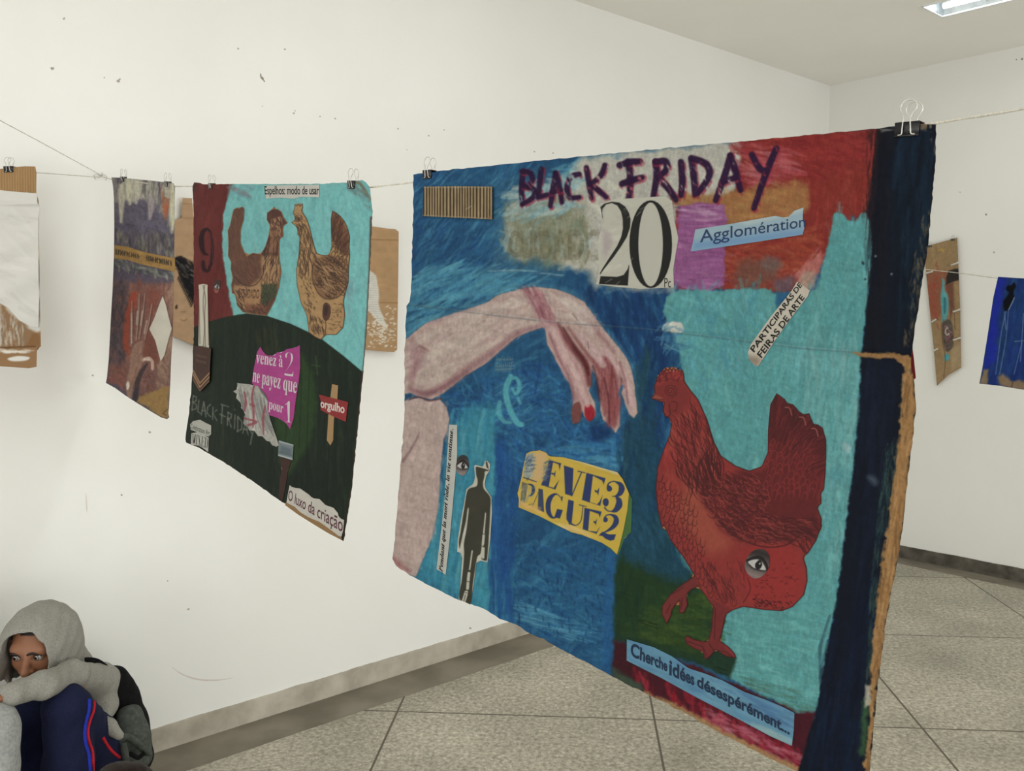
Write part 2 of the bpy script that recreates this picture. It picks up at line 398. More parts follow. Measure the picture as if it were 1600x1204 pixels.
# long wall on the left, with chips and old marks
SW1 = Surf(room(0, 0, 0), E1, (0, 0, -1)); SW2 = Surf(room(0, 0, 0), E2, (0, 0, -1))
mb = MB(); mb.box((-T, -T, 0), (ROOM_L + T, 0, ROOM_H + 0.1), None, 0, rm)
chips = [(82, 107, 4), (185, 127, 3.5), (187, 124, 2), (410, 122, 3), (408, 117, 1.8), (413, 127, 1.6), (459, 177, 2.6), (461, 173, 1.5), (500, 182, 1.7), (524, 185, 2.2), (622, 201, 1.6), (670, 212, 1.6),
         (694, 203, 1.2), (100, 29, 3), (445, 77, 2.2), (372, 76, 2), (163, 121, 1.4), (145, 586, 2.2), (234, 675, 2.8), (190, 773, 2), (262, 907, 1.6), (295, 951, 1.8), (293, 952, 1.3), (410, 166, 1.3), (636, 234, 1.2), (632, 568, 1.3), (735, 981, 2.5), (864, 239, 1.6), (835, 237, 2)]
rr = random.Random(3)
for x, y, r in chips:
    k = 9; r *= .85; pts = [(x + r * rr.uniform(.5, 1.15) * math.cos(t * 6.283 / k), y + r * rr.uniform(.4, 1.1) * math.sin(t * 6.283 / k)) for t in range(k)]
    p = np.array(pts); mb.add(SW1.at(p[:, 0], p[:, 1], 0.0006), [tuple(range(k))[::-1]], None, 1)
def streak(mb, surf, pts, wd, mat):
    p = cr(pts, 6, False); t = np.gradient(p, axis=0); t /= np.linalg.norm(t, axis=1)[:, None]; n = np.stack([-t[:, 1], t[:, 0]], 1)
    wv = wd * np.sin(np.linspace(0.15, math.pi - 0.15, len(p)))[:, None]; a = p + n * wv / 2; b = p - n * wv / 2; m = len(p); i = np.arange(m - 1)
    q = np.concatenate([a, b]); mb.add(surf.at(q[:, 0], q[:, 1], 0.0006), np.stack([i, i + 1, i + 1 + m, i + m], 1), None, mat)
streak(mb, SW1, [(407, 114), (408, 121), (414, 127)], 2.2, 1)
streak(mb, SW1, [(268, 1041), (285, 1053), (310, 1061), (340, 1062), (366, 1058)], 2.4, 2)
streak(mb, SW1, [(134, 770), (136, 800)], 2, 2)
M_MARK = mat_noise('faint_scuff', (214, 206, 198), (226, 219, 212), 60, 0.8)
o = mb.build('wall_left', [M_WALL, M_CHIP, M_MARK], None, (0, 0, 0), smooth=False, attr=False); tag(o, kind='structure')
mb = MB(); mb.box((-T, 0, 0), (0, ROOM_W, ROOM_H + 0.1), None, 0, rm)
for x, y, r in [(1588, 93, 1.6), (1597, 92, 2.2), (1541, 335, 2), (1553, 394, 2), (1500, 300, 1.2)]:
    k = 8; p = np.array([(x + r * rr.uniform(.5, 1.1) * math.cos(t * 6.283 / k), y + r * rr.uniform(.5, 1.1) * math.sin(t * 6.283 / k)) for t in range(k)])
    mb.add(SW2.at(p[:, 0], p[:, 1], 0.0006), [tuple(range(k))[::-1]], None, 1)
o = mb.build('wall_back', [M_WALL2, M_CHIP], None, (0, 0, 0), smooth=False, attr=False); tag(o, kind='structure')
slab('wall_front', [((ROOM_L, 0, 0), (ROOM_L + T, WEND[0], ROOM_H + 0.1)), ((ROOM_L, WEND[1], 0), (ROOM_L + T, ROOM_W, ROOM_H + 0.1)),
     ((ROOM_L, WEND[0], 0), (ROOM_L + T, WEND[1], WZ[0])), ((ROOM_L, WEND[0], WZ[1]), (ROOM_L + T, WEND[1], ROOM_H + 0.1))], M_WALL2)
f = 0.05; bm_ = sum(WEND) / 2
slab('window_4', [((ROOM_L + .03, WEND[0], WZ[0]), (ROOM_L + .09, WEND[1], WZ[0] + f)), ((ROOM_L + .03, WEND[0], WZ[1] - f), (ROOM_L + .09, WEND[1], WZ[1])), ((ROOM_L + .03, WEND[0], WZ[0]), (ROOM_L + .09, WEND[0] + f, WZ[1])),
     ((ROOM_L + .03, WEND[1] - f, WZ[0]), (ROOM_L + .09, WEND[1], WZ[1])), ((ROOM_L + .03, bm_ - f / 2, WZ[0]), (ROOM_L + .09, bm_ + f / 2, WZ[1]))], M_WHITE)  # frame of the added end opening, out of view
bx = []; e = [0.0] + [q for wq in WIN for q in wq] + [ROOM_L]
for i in range(0, len(e), 2): bx.append(((e[i], ROOM_W, 0), (e[i + 1], ROOM_W + T, ROOM_H + 0.1)))
for a0, a1 in WIN: bx += [((a0, ROOM_W, 0), (a1, ROOM_W + T, WZ[0])), ((a0, ROOM_W, WZ[1]), (a1, ROOM_W + T, ROOM_H + 0.1))]
slab('wall_right', bx, M_WALL2)
for i, (a0, a1) in enumerate(WIN):
    f = 0.05; am = (a0 + a1) / 2
    slab('window_%d' % (i + 1), [((a0, ROOM_W + .03, WZ[0]), (a1, ROOM_W + .09, WZ[0] + f)), ((a0, ROOM_W + .03, WZ[1] - f), (a1, ROOM_W + .09, WZ[1])),
         ((a0, ROOM_W + .03, WZ[0]), (a0 + f, ROOM_W + .09, WZ[1])), ((a1 - f, ROOM_W + .03, WZ[0]), (a1, ROOM_W + .09, WZ[1])), ((am - f / 2, ROOM_W + .03, WZ[0]), (am + f / 2, ROOM_W + .09, WZ[1]))], M_WHITE)
# ceiling with recesses for the strip lights
LAMPS = [(0.83, 1.05, 1.056, 2.28), (0.83, 1.05, 4.2, 5.42), (3.6, 3.82, 1.056, 2.28), (3.6, 3.82, 4.2, 5.42), (6.4, 6.62, 1.056, 2.28), (6.4, 6.62, 4.2, 5.42)]
ga = sorted({-T, ROOM_L + T} | {q for l in LAMPS for q in l[:2]}); gb = sorted({-T, ROOM_W + T} | {q for l in LAMPS for q in l[2:]})
bx = []
for i in range(len(ga) - 1):
    for j in range(len(gb) - 1):
        if any(abs(l[0] - ga[i]) < 1e-6 and abs(l[2] - gb[j]) < 1e-6 for l in LAMPS): continue
        bx.append(((ga[i], gb[j], ROOM_H), (ga[i + 1], gb[j + 1], ROOM_H + 0.12)))
slab('ceiling', bx, M_CEIL)
# skirting: slightly ragged upper edge
def skirting(name, along, a0, a1, h, t, mat, amp, n):
    mb = MB(); s = np.linspace(a0, a1, n); hh = h + amp * (fbm(s * 40, s * 0, 3.0, seed=2) - 0.5) * 2
    def pt(u, q, z): return np.stack([u, np.full(n, q), np.full(n, z) if np.isscalar(z) else z], 1) if along == 'a' else np.stack([np.full(n, q), u, np.full(n, z) if np.isscalar(z) else z], 1)
    V = np.concatenate([pt(s, 0, 0), pt(s, t, 0), pt(s, t, hh), pt(s, 0, hh)]); i = np.arange(n - 1); fs = []
    for k in range(4):
        l = (k + 1) % 4; fs.append(np.stack([k * n + i, k * n + i + 1, l * n + i + 1, l * n + i], 1))
    mb.add(rm(V), np.concatenate(fs), None, 0); mb.add(rm(V[[0, n, 2 * n, 3 * n]]), np.array([(0, 1, 2, 3)])); mb.add(rm(V[[n - 1, 2 * n - 1, 3 * n - 1, 4 * n - 1]]), np.array([(3, 2, 1, 0)]))
    o = mb.build(name, mat, None, (0, 0, 0), smooth=False, attr=False); tag(o, kind='structure')
skirting('baseboard_left', 'a', 0.012, ROOM_L, 0.083, 0.012, M_BASE, 0.004, 500)
skirting('baseboard_back', 'b', 0.012, ROOM_W, 0.078, 0.012, M_BASE2, 0.003, 400)
slab('trim_1', [((0.012, 0.012, 0), (ROOM_L, 0.2, 0.002))], M_STRIP)
slab('trim_2', [((0.012, 0.2, 0), (0.145, ROOM_W, 0.002))], M_STRIP)
# ------------------------------------------------------------------ ceiling lights
def emis(name, col, st):
    m, nt, b = newmat(name, 0.4); b.inputs['Emission Color'].default_value = (*col, 1); b.inputs['Emission Strength'].default_value = st; b.inputs['Base Color'].default_value = (.9, .9, .9, 1); return m
M_TUBE = emis('fluorescent_tube', (0.92, 0.98, 1.0), 8.0)
M_REFL = mat_noise('polished_reflector', (200, 208, 214), (225, 232, 236), 14, 0.22, 0.5, 0.5, 22, 0.004, metal=0.85)
def ceiling_light(l):
    a0, a1, b0, b1 = l; am = (a0 + a1) / 2; base = room(am, (b0 + b1) / 2, ROOM_H)
    t = empty('ceiling_light', base, 'recessed strip light glowing white in the ceiling at the top right', 'ceiling light', None)
    mb = MB(); f = 0.014; z0, z1 = ROOM_H - 0.004, ROOM_H + 0.02
    for lo, hi in [((a0 - f, b0 - f), (a1 + f, b0 + .004)), ((a0 - f, b1 - .004), (a1 + f, b1 + f)), ((a0 - f, b0), (a0 + .004, b1)), ((a1 - .004, b0), (a1 + f, b1))]:
        mb.box((*lo, z0), (*hi, ROOM_H), None, 0, rm)
    mb.build('frame', M_WHITE, t, smooth=False, attr=False)
    mb = MB(); n = 17; s = np.linspace(0, 1, n); A = a0 + (a1 - a0) * s; Z = ROOM_H + 0.07 * np.sin(s * math.pi) ** 0.5 + 0.003 - 0.022 * np.exp(-((s - .5) / .08) ** 2)
    V = np.concatenate([np.stack([A, np.full(n, b), Z], 1) for b in (b0 + .004, b1 - .004)]); i = np.arange(n - 1)
    mb.add(rm(V), np.stack([i, i + 1, i + 1 + n, i + n], 1))
    for b in (b0 + .005, b1 - .005):
        V = np.concatenate([np.stack([A, np.full(n, b), Z], 1), np.stack([A, np.full(n, b), np.full(n, ROOM_H)], 1)]); mb.add(rm(V), np.stack([i, i + 1, i + 1 + n, i + n], 1))
    mb.build('reflector', M_REFL, t, attr=False)
    for q in (0.25, 0.75):
        mb = MB(); a = a0 + (a1 - a0) * q; p = np.linspace(b0 + 0.03, b1 - 0.03, 6); mb.tube(rm(np.stack([np.full(6, a), p, np.full(6, ROOM_H + 0.03)], 1)), 0.013, 12)
        mb.build('tube', M_TUBE, t, attr=False)
    if l is LAMPS[0]: return t            # the lamp in view shines by its tubes alone
    ln = area('lamp_light', room(am, (b0 + b1) / 2, ROOM_H + 0.005), (0, 0, -1), b1 - b0 - .05, a1 - a0 - .03, POW_LAMP, (0.97, 1.0, 0.98))
    ln.rotation_euler = (0, 0, math.atan2(E2[1], E2[0])); ln.parent = t; ln.location = Vector((0, 0, 0.005))
    return t
for i, l in enumerate(LAMPS):
    t = ceiling_light(l)
    if i: t['label'] = 'recessed strip light in the ceiling, outside the photo'; t['group'] = 'further ceiling lights'
# ================================================================== THE LARGE PAINTED BOARD
def z4(p): return zt(p, 3.636, 1000, 500)
def z6(p): return zt(p, 2.98, 940, 800)
def z3(p): return zt(p, 3.762, 600, 480)
def z1(p): return zt(p, 3.542, 600, 180)
def z2(p): return zt(p, 3.343, 1020, 160)
def z5(p): return zt(p, 4.0, 600, 760)
def cat(*a): return np.concatenate([np.asarray(q, float) for q in a])
GAIN[0] = G_MAIN
CREASE = 0.2255       # distance of the fold below the top edge, metres
def bend_main(u, v):
    k = v - CREASE
    return 0.05 * np.clip(k, 0, 1) - 0.0025 * np.exp(-(k / 0.004) ** 2) + 0.006 * np.sin(u * 7 + 0.5) * np.clip(v / 0.7, 0, 1) + 0.003 * np.sin(v * 9)
SM = Surf((-0.166, 1.543, 1.744), (0.651, -0.756, -0.068), (-0.067, 0.007, -0.998), bend_main)
NAVY_R = [(1463, 195), (1462, 245), (1455, 330), (1449, 395), (1440, 445), (1432, 500), (1425, 545)]
TORN = [(1424, 575), (1429, 600), (1431, 630), (1428, 670), (1421, 720), (1416, 770), (1411, 820), (1404, 870), (1393, 920), (1384, 975), (1377, 1030), (1370, 1085), (1366, 1130), (1361, 1180), (1356, 1235), (1352, 1262)]
OUT = cat([(646, 272), (700, 265.5), (760, 259), (850, 250.5), (930, 242), (1010, 234), (1100, 226), (1200, 217), (1300, 207.5), (1368, 200.5), (1440, 194)], NAVY_R, TORN,
          [(1300, 1233), (1245, 1204.5), (1190, 1178), (1130, 1147), (1070, 1113), (1010, 1083), (956, 1056), (920, 1036), (880, 1016), (850, 998), (828, 990), (806, 975), (780, 966), (755, 950), (735, 943), (716, 936), (690, 924), (665, 912), (640, 898), (618, 884), (613.5, 872)],
          [(620, 805), (625, 740), (629, 690), (632, 640), (632, 590), (633, 540), (635, 478), (641, 470), (644, 400), (646, 330)])
# roughen the cut edge a little
_r = resample(OUT, 7); OUT = _r + np.stack([fbm(_r[:, 0] * 3, _r[:, 1] * 3, 11, seed=1) - .5, fbm(_r[:, 0] * 3, _r[:, 1] * 3, 11, seed=2) - .5], 1) * 4.0
cv = Canvas(605, 180, 1475, 1275, (36, 88, 138))
B1, B2, B3, B4 = (28, 80, 118), (36, 104, 144), (62, 136, 164), (26, 64, 104)
X, Y = cv.X, cv.Y
t = fbm(X, Y, 60, 40, -35, 3)[..., None]; cv.img[:] = rgb(B4) * (1 - t) + rgb((42, 110, 150)) * t
allb = [(640, 250), (960, 240), (1100, 460), (1060, 700), (965, 880), (955, 1060), (610, 900)]
cv.dabs(allb, [B1, B2, B3, B2, B1, B4], 1000, 42, 8, -40, 40, 0.42)
cv.dabs([(640, 270), (840, 250), (790, 440), (640, 480)], [(24, 66, 116), (30, 84, 136), (34, 92, 146), (70, 140, 170)], 500, 34, 4, -50, 18, 0.5)
cv.dabs([(640, 420), (730, 415), (850, 440), (700, 480), (640, 530)], [(86, 160, 182), (60, 134, 168), (76, 150, 178)], 200, 50, 6, -25, 15, 0.55)
cv.dabs([(850, 300), (880, 255), (905, 250), (960, 243), (940, 285), (800, 330)], [(96, 160, 176), (70, 142, 172)], 90, 36, 7, -20, 20, 0.6)
# the arm's surroundings, the middle and the lower left panels
cv.dabs([(700, 610), (860, 560), (900, 640), (1000, 690), (980, 720), (730, 760)], [(32, 98, 158), (26, 76, 132), (58, 136, 176), (40, 112, 166), (24, 64, 118)], 600, 32, 5, 40, 70, 0.55)
cv.poly(cr([(728, 640), (780, 640), (775, 700), (800, 940), (780, 985), (715, 935), (690, 920), (640, 895), (690, 760), (700, 690)]), (48, 138, 164), 0.85, 8, 6)
cv.dabs([(700, 660), (770, 650), (775, 980), (655, 905), (690, 780)], [(46, 136, 162), (60, 146, 168), (40, 122, 152), (84, 160, 172)], 380, 60, 7, 97, 8, 0.5)
cv.dabs([(790, 830), (965, 880), (958, 1050), (800, 970)], [(22, 84, 130), (30, 98, 144), (56, 126, 158), (22, 72, 122)], 560, 30, 4, 15, 30, 0.5, dry=0.45)
cv.dabs([(795, 930), (930, 985), (920, 1010), (800, 960)], [(92, 158, 178), (60, 132, 172)], 70, 50, 3, 14, 5, 0.7, dry=0.5)
cv.dabs([(775, 700), (812, 720), (800, 975), (765, 950)], [(28, 80, 138), (24, 72, 130)], 120, 60, 9, 90, 6, 0.5)
for i in range(90):    # worn corrugation marks showing in rows
    x = cv.r.uniform(805, 955); y = cv.r.uniform(840, 1000); cv.stroke([(x, y), (x + 1, y + cv.r.uniform(3, 9))], 2.4, (22, 58, 104), 0.5)
cv.dabs([(880, 690), (1000, 700), (985, 740), (870, 735)], [(70, 144, 178), (40, 112, 160)], 60, 40, 9, 5, 15, 0.6)
cv.dabs(cr([(905, 455), (960, 470), (1040, 455), (1040, 700), (1000, 690), (1000, 580)]), [(22, 56, 104), (26, 70, 120), (20, 48, 92)], 260, 50, 9, 80, 20, 0.55)
cv.dabs([(1000, 560), (1020, 560), (1035, 800), (990, 860), (965, 720)], [(20, 52, 90), (28, 74, 100), (24, 66, 96), (40, 76, 84)], 220, 44, 9, 95, 12, 0.6)
# pale paper field at the top
pale = [(905, 246), (1165, 220), (1150, 300), (1060, 330), (1055, 452), (1000, 451), (931, 446), (920, 425), (880, 412), (800, 400), (788, 345), (820, 315), (890, 285)]
cv.poly(pale, (188, 185, 172), 0.96, 7, 8, 22); cv.poly([(780, 300), (880, 280), (860, 420), (780, 410)], (92, 130, 140), 0.5, 26, 8)
cv.dabs(pale, [(196, 194, 180), (178, 176, 160), (204, 202, 190)], 200, 40, 9, 0, 60, 0.35)
cv.poly(cr([(800, 340), (850, 312), (905, 325), (900, 395), (860, 408), (805, 395)]), (128, 126, 94), 0.75, 18, 10)
cv.dabs([(788, 318), (900, 310), (930, 410), (790, 400)], [(128, 132, 100), (150, 150, 130), (110, 126, 110), (158, 178, 172), (120, 116, 86)], 170, 26, 9, 90, 30, 0.45)
cv.dabs([(790, 300), (915, 262), (900, 330), (800, 345)], [(150, 180, 178), (124, 168, 180), (176, 186, 174)], 110, 36, 9, -15, 25, 0.5)
# red, ochre and rust corner
red = [(1162, 218), (1375, 199), (1370, 345), (1340, 340), (1302, 330), (1290, 400), (1262, 455), (1210, 455), (1128, 452), (1060, 452), (1055, 330), (1148, 300)]
cv.poly(red, (136, 48, 42), 1, 2, 3)
cv.dabs([(1162, 218), (1370, 202), (1370, 260), (1170, 290)], [(140, 44, 44), (128, 36, 40), (156, 56, 52), (150, 50, 46)], 160, 46, 10, 10, 20, 0.6)
cv.dabs([(1165, 225), (1240, 232), (1250, 270), (1170, 300)], [(176, 84, 92), (160, 62, 72), (184, 104, 108)], 80, 40, 6, 15, 12, 0.55)
cv.poly(cr([(1060, 305), (1150, 298), (1250, 285), (1262, 325), (1200, 345), (1135, 360), (1060, 330)]), (160, 114, 66), 0.9, 5, 6)
cv.dabs([(1060, 305), (1260, 285), (1255, 335), (1130, 350)], [(170, 128, 74), (158, 98, 60), (166, 118, 66)], 60, 34, 8, 5, 20, 0.5)
cv.dabs([(1136, 375), (1290, 350), (1285, 410), (1210, 455), (1130, 450)], [(158, 76, 48), (148, 58, 40), (166, 84, 58)], 160, 34, 8, 5, 30, 0.5)
cv.dabs([(1260, 290), (1360, 270), (1350, 340), (1295, 400), (1270, 360)], [(136, 46, 40), (126, 40, 36), (146, 60, 48)], 120, 50, 8, 95, 12, 0.55)
cv.poly(cr([(1150, 415), (1180, 405), (1212, 412), (1215, 440), (1190, 445), (1150, 446)]), (112, 76, 66), 0.8, 7, 5)
cv.poly(cr([(1188, 405), (1215, 403), (1220, 420), (1196, 425)]), (112, 96, 92), 0.7, 5, 4)
cv.poly(cr([(1212, 440), (1240, 430), (1238, 452), (1215, 456)]), (96, 96, 112), 0.7, 5, 4)
cv.poly([(1240, 428), (1280, 390), (1290, 400), (1268, 452), (1246, 462)], (190, 120, 116), 0.75, 5, 5, 8, 0.35, 130)
cv.poly(cr([(1255, 425), (1275, 425), (1268, 455), (1248, 448)]), (170, 156, 138), 0.7, 4, 4)
cv.poly([(1053, 345), (1064, 350), (1060, 372), (1052, 360)], (150, 50, 48), 0.9, 2)
# violet block
vio = [(1059, 323), (1092, 316), (1131, 318.6), (1134, 340), (1133, 390), (1130, 447), (1110, 455), (1080, 451), (1053, 447), (1051, 414), (1059, 369)]
cv.poly(vio, (146, 84, 138), 1, 1.5, 2.5)
cv.dabs(vio, [(160, 102, 152), (136, 72, 128), (152, 92, 146), (176, 124, 164)], 150, 34, 5, 3, 8, 0.5)
cv.dabs([(1060, 322), (1130, 320), (1125, 345), (1065, 345)], [(190, 158, 184), (182, 140, 172)], 30, 26, 3, 3, 8, 0.5)
# turquoise field round the hen and up the right side
tq = cat([(1063, 545), (1046, 510), (1036, 487), (1041, 464), (1062, 453), (1130, 453), (1195, 450), (1211, 460), (1213, 485), (1240, 470), (1280, 447), (1289, 399), (1301, 351), (1304, 332), (1314, 332), (1326, 345), (1337, 346), (1345, 333), (1353, 331), (1361, 351), (1363, 399)],
         [(1357, 459), (1346, 555), (1343, 640), (1335, 720), (1327, 775), (1321, 827), (1316, 867), (1306, 948), (1292, 1015), (1276, 1110), (1262, 1120), (1242, 1112), (1192, 1085), (1141, 1060), (1137, 1047), (1150, 1028), (1124, 998), (1134, 958), (1040, 900), (1040, 700), (1070, 600)])
cv.poly(tq, (84, 156, 158), 1, 1.5, 2.5, 9)
cv.dabs(tq, [(92, 166, 168), (76, 146, 152), (84, 156, 160), (106, 168, 166), (72, 140, 146)], 620, 54, 8, 100, 35, 0.45)
cv.dabs([(1225, 530), (1345, 540), (1320, 830), (1290, 940), (1280, 700)], [(122, 170, 168), (96, 164, 168), (110, 176, 176)], 170, 60, 7, 96, 10, 0.5)
cv.dabs([(1050, 460), (1200, 455), (1190, 560), (1090, 620), (1060, 540)], [(84, 158, 174), (66, 140, 162), (98, 172, 180)], 160, 34, 6, 70, 60, 0.45)
cv.dabs([(1140, 960), (1300, 950), (1275, 1105), (1140, 1050)], [(94, 168, 166), (78, 152, 152), (104, 174, 170)], 160, 50, 5, 12, 12, 0.55, dry=.45)
cv.dabs([(1145, 1052), (1270, 1085), (1268, 1120), (1190, 1088)], [(60, 92, 76), (78, 120, 108)], 50, 30, 4, 15, 10, 0.6, dry=.5)
cv.poly(cr([(1038, 508), (1050, 503), (1065, 506), (1066, 518), (1050, 519), (1036, 516)], 4), (206, 208, 196), 1, 1.5, 2)
cv.dabs([(1020, 500), (1065, 515), (1066, 545), (1040, 545)], [(56, 112, 150), (104, 166, 180)], 30, 22, 5, -30, 60, 0.6)
cv.poly(cr([(1318, 690), (1330, 698), (1326, 708), (1318, 702)]), (150, 186, 190), 0.8, 2)
cv.poly(cr([(1295, 735), (1315, 728), (1322, 748), (1300, 752)]), (66, 138, 150), 0.5, 7)
# dark greens below
gr = [(970, 850), (1030, 800), (1060, 880), (1090, 900), (1135, 960), (1124, 1000), (1150, 1028), (1141, 1060), (1085, 1035), (958, 1000), (962, 900)]
cv.poly(gr, (34, 60, 44), 1, 3, 3)
cv.poly([(1000, 660), (1035, 700), (1025, 800), (1085, 905), (1060, 910), (1000, 885), (962, 870), (985, 760)], (28, 72, 96), 0.85, 10, 6)
cv.dabs([(1000, 700), (1030, 720), (1028, 800), (1075, 885), (985, 865)], [(24, 62, 86), (36, 84, 110), (30, 72, 92)], 90, 40, 8, 75, 25, 0.5)
cv.poly([(962, 872), (1040, 915), (1070, 920), (1120, 1000), (1095, 1030), (960, 985)], (38, 64, 36), 0.9, 5, 4)
cv.dabs([(1040, 940), (1110, 920), (1130, 1000), (1080, 1020), (980, 985)], [(62, 86, 34), (52, 76, 34), (44, 68, 34)], 140, 40, 9, 10, 25, 0.5)
cv.dabs([(962, 880), (1000, 895), (1000, 990), (960, 985)], [(28, 52, 40), (34, 60, 36)], 60, 40, 9, 90, 20, 0.5)
for a, b in [((998, 968), (1018, 972)), ((1002, 972), (1028, 982)), ((1014, 973), (1026, 975)), ((1120, 1042), (1136, 1047)), ((1124, 1050), (1138, 1055))]: cv.stroke([a, b], 1.4, (24, 32, 22), 0.9)
# maroon base band with its torn edge
mar = [(958, 1000), (1085, 1040), (1245, 1112), (1275, 1110), (1250, 1215), (956, 1062)]
cv.poly(mar, (74, 28, 38), 1, 2.5, 3)
cv.poly([(960, 1000), (1000, 1012), (990, 1060), (957, 1050)], (58, 30, 36), 0.6, 6)
cv.dabs([(985, 1050), (1090, 1085), (1190, 1140), (1250, 1170), (1250, 1208), (1010, 1080)], [(150, 26, 42), (128, 24, 40), (162, 40, 56)], 130, 22, 8, 80, 15, 0.6)
cv.dabs([(1100, 1105), (1180, 1140), (1255, 1180), (1250, 1210), (1120, 1145)], [(178, 90, 110), (168, 66, 90), (186, 120, 130), (150, 46, 66)], 150, 22, 5, 25, 14, 0.6)
cv.poly([(956, 1043), (1000, 1068), (1010, 1085), (956, 1062)], (58, 84, 66), 0.85, 3, 3)
cv.poly([(1005, 1080), (1060, 1100), (1130, 1140), (1190, 1170), (1260, 1205), (1250, 1225), (1060, 1120), (1000, 1086)], (164, 128, 84), 0.95, 2.5, 3, 7)
cv.poly([(950, 700), (964, 870), (955, 1060), (940, 1050), (948, 880)], (30, 92, 150), 0.5, 3, 3)
# dark navy band, bare cardboard at the fold and along the torn side
nv = cat([(1372, 199), (1440, 190), (1470, 190), (1462, 350), (1430, 560), (1436, 640), (1366, 1240), (1340, 1270), (1236, 1270)], [(1248, 1200), (1276, 1110), (1292, 1015), (1306, 948), (1316, 867), (1321, 827), (1327, 775), (1335, 720), (1343, 640), (1346, 555), (1357, 459), (1363, 399), (1361, 351), (1353, 331), (1360, 300), (1366, 250)])
cv.poly(nv, (20, 26, 38), 1, 1.8, 2.5, 8)
cv.dabs([(1400, 200), (1460, 195), (1445, 400), (1400, 540)], [(22, 44, 64), (18, 34, 50), (16, 26, 38)], 130, 90, 8, 97, 4, 0.55)
cv.dabs([(1368, 202), (1395, 200), (1375, 540), (1350, 540)], [(22, 24, 32), (28, 28, 34), (18, 22, 36)], 110, 80, 7, 94, 4, 0.5)
cv.dabs([(1290, 1000), (1370, 900), (1340, 1230), (1250, 1200)], [(18, 30, 54), (14, 22, 40), (20, 38, 64)], 120, 90, 8, 99, 4, 0.5)
cv.dabs([(1350, 560), (1400, 570), (1370, 880), (1330, 900)], [(18, 26, 44), (24, 34, 54)], 80, 90, 8, 97, 4, 0.5)
cv.poly([(1355, 205), (1376, 200), (1364, 330), (1356, 400), (1350, 330)], (58, 32, 34), 0.75, 4, 4, 6, 0.5, 95)
cv.poly([(1375, 199), (1420, 196), (1420, 203), (1376, 206)], (112, 110, 106), 0.8, 1.2, 2, 5, 0.55)
cv.poly([(1428, 189), (1466, 190), (1464, 245), (1457, 240), (1456, 203), (1430, 204)], (128, 108, 84), 0.9, 1.5, 4, 6, 0.5, 90)
cv.dabs([(1440, 340), (1456, 330), (1434, 520), (1412, 540), (1420, 450)], [(128, 104, 74), (70, 84, 80), (108, 92, 70), (40, 62, 66)], 110, 14, 3.5, 95, 20, 0.7, dry=.45)
cv.poly([(1330, 549), (1350, 551), (1390, 551), (1420, 555), (1430, 566), (1416, 570), (1395, 560), (1360, 559), (1340, 556)], (158, 118, 72), 1, 1.2, 2, 6)
strip = cat([(1412, 566), (1428, 562)], TORN, [(1335, 1268), (1345, 1240), (1353, 1180), (1358, 1120), (1361, 1060), (1364, 1000), (1371, 940), (1378, 880), (1387, 820), (1395, 760), (1404, 690), (1409, 630), (1410, 590)])
cv.poly(strip, (158, 118, 70), 1, 2.2, 5, 8)
cv.dabs(strip, [(172, 130, 80), (140, 102, 58), (120, 86, 48), (182, 142, 92)], 220, 34, 4, 97, 6, 0.6)
cv.dabs([(1385, 700), (1402, 700), (1372, 900), (1358, 1060), (1352, 1060), (1362, 880)], [(40, 70, 72), (58, 82, 74), (28, 48, 58)], 150, 30, 4, 97, 6, 0.75, dry=.5)
cv.poly([(1348, 1095), (1358, 1080), (1352, 1180), (1343, 1180)], (52, 86, 56), 0.9, 3, 3)
cv.poly([(1352, 1070), (1361, 1070), (1360, 1100), (1351, 1105)], (196, 188, 170), 0.8, 2, 2)
for x, y in [(1349, 412), (1352, 436), (1368, 400), (1393, 428), (1348, 410)]: cv.poly(cr([(x - 2, y), (x, y - 2), (x + 2, y), (x, y + 2)]), (34, 40, 50) if x < 1356 else (128, 140, 150), 0.8, 1)
cv.poly(cr([(1355, 745), (1364, 743), (1372, 752), (1366, 758)]), (96, 110, 122), 0.6, 4)
# ---- painted arms
ARM = cat([(628, 535), (645, 520), (666.5, 504)], [(670.6, 503), (713, 488), (758, 473.6), (780.7, 459.5), (809, 452.4), (840, 448), (868, 451), (896.5, 462), (913, 471), (924.7, 487.7), (937.6, 506.6), (961.5, 536), (980, 560), (988, 581), (993.4, 618), (996, 645), (990.7, 652.8), (982.8, 647), (976, 629), (969.5, 610), (968, 640), (968, 666), (961.5, 676.7), (952, 663.4), (941.6, 655), (937.6, 640), (939, 613), (929.6, 586), (924, 577), (923, 602), (920, 610), (929.6, 629), (930, 650), (921.6, 658), (913.7, 651), (909, 640), (905.7, 658), (895, 661), (893, 645), (896.4, 621), (893.7, 605), (881.8, 586), (865.8, 557), (855, 538.5), (851, 510), (828.6, 517), (807, 526.5), (786, 544), (759.5, 567.7), (727.6, 586), (698, 610), (686.4, 618), (672, 624), (650.5, 618), (640, 613), (628, 616)])
LOW = cat([(626, 628), (640, 624), (653, 621), (670, 626), (687.7, 623.5), (698, 637), (702, 653), (699.7, 671), (693, 685), (690, 714), (687.7, 746), (686, 775), (682.5, 802), (675, 840), (662.5, 870), (650, 900), (605, 890), (605, 860), (615, 740)])
cv.poly(ARM + (0, -4), (92, 160, 180), 0.5, 6, 3)
cv.poly(ARM, (24, 58, 92), 0.9, 2.2, 1)
cv.poly(ARM, (186, 160, 152), 1, 0.9, 0.8)
SH, MD, DK, LT = (152, 112, 116), (176, 146, 146), (122, 74, 78), (200, 184, 172)
cv.dabs(cr([(640, 540), (680, 512), (760, 490), (830, 470), (845, 500), (760, 545), (690, 595), (645, 600)]), [LT, (190, 172, 162), (196, 178, 168), MD], 260, 34, 8, -35, 20, 0.5)
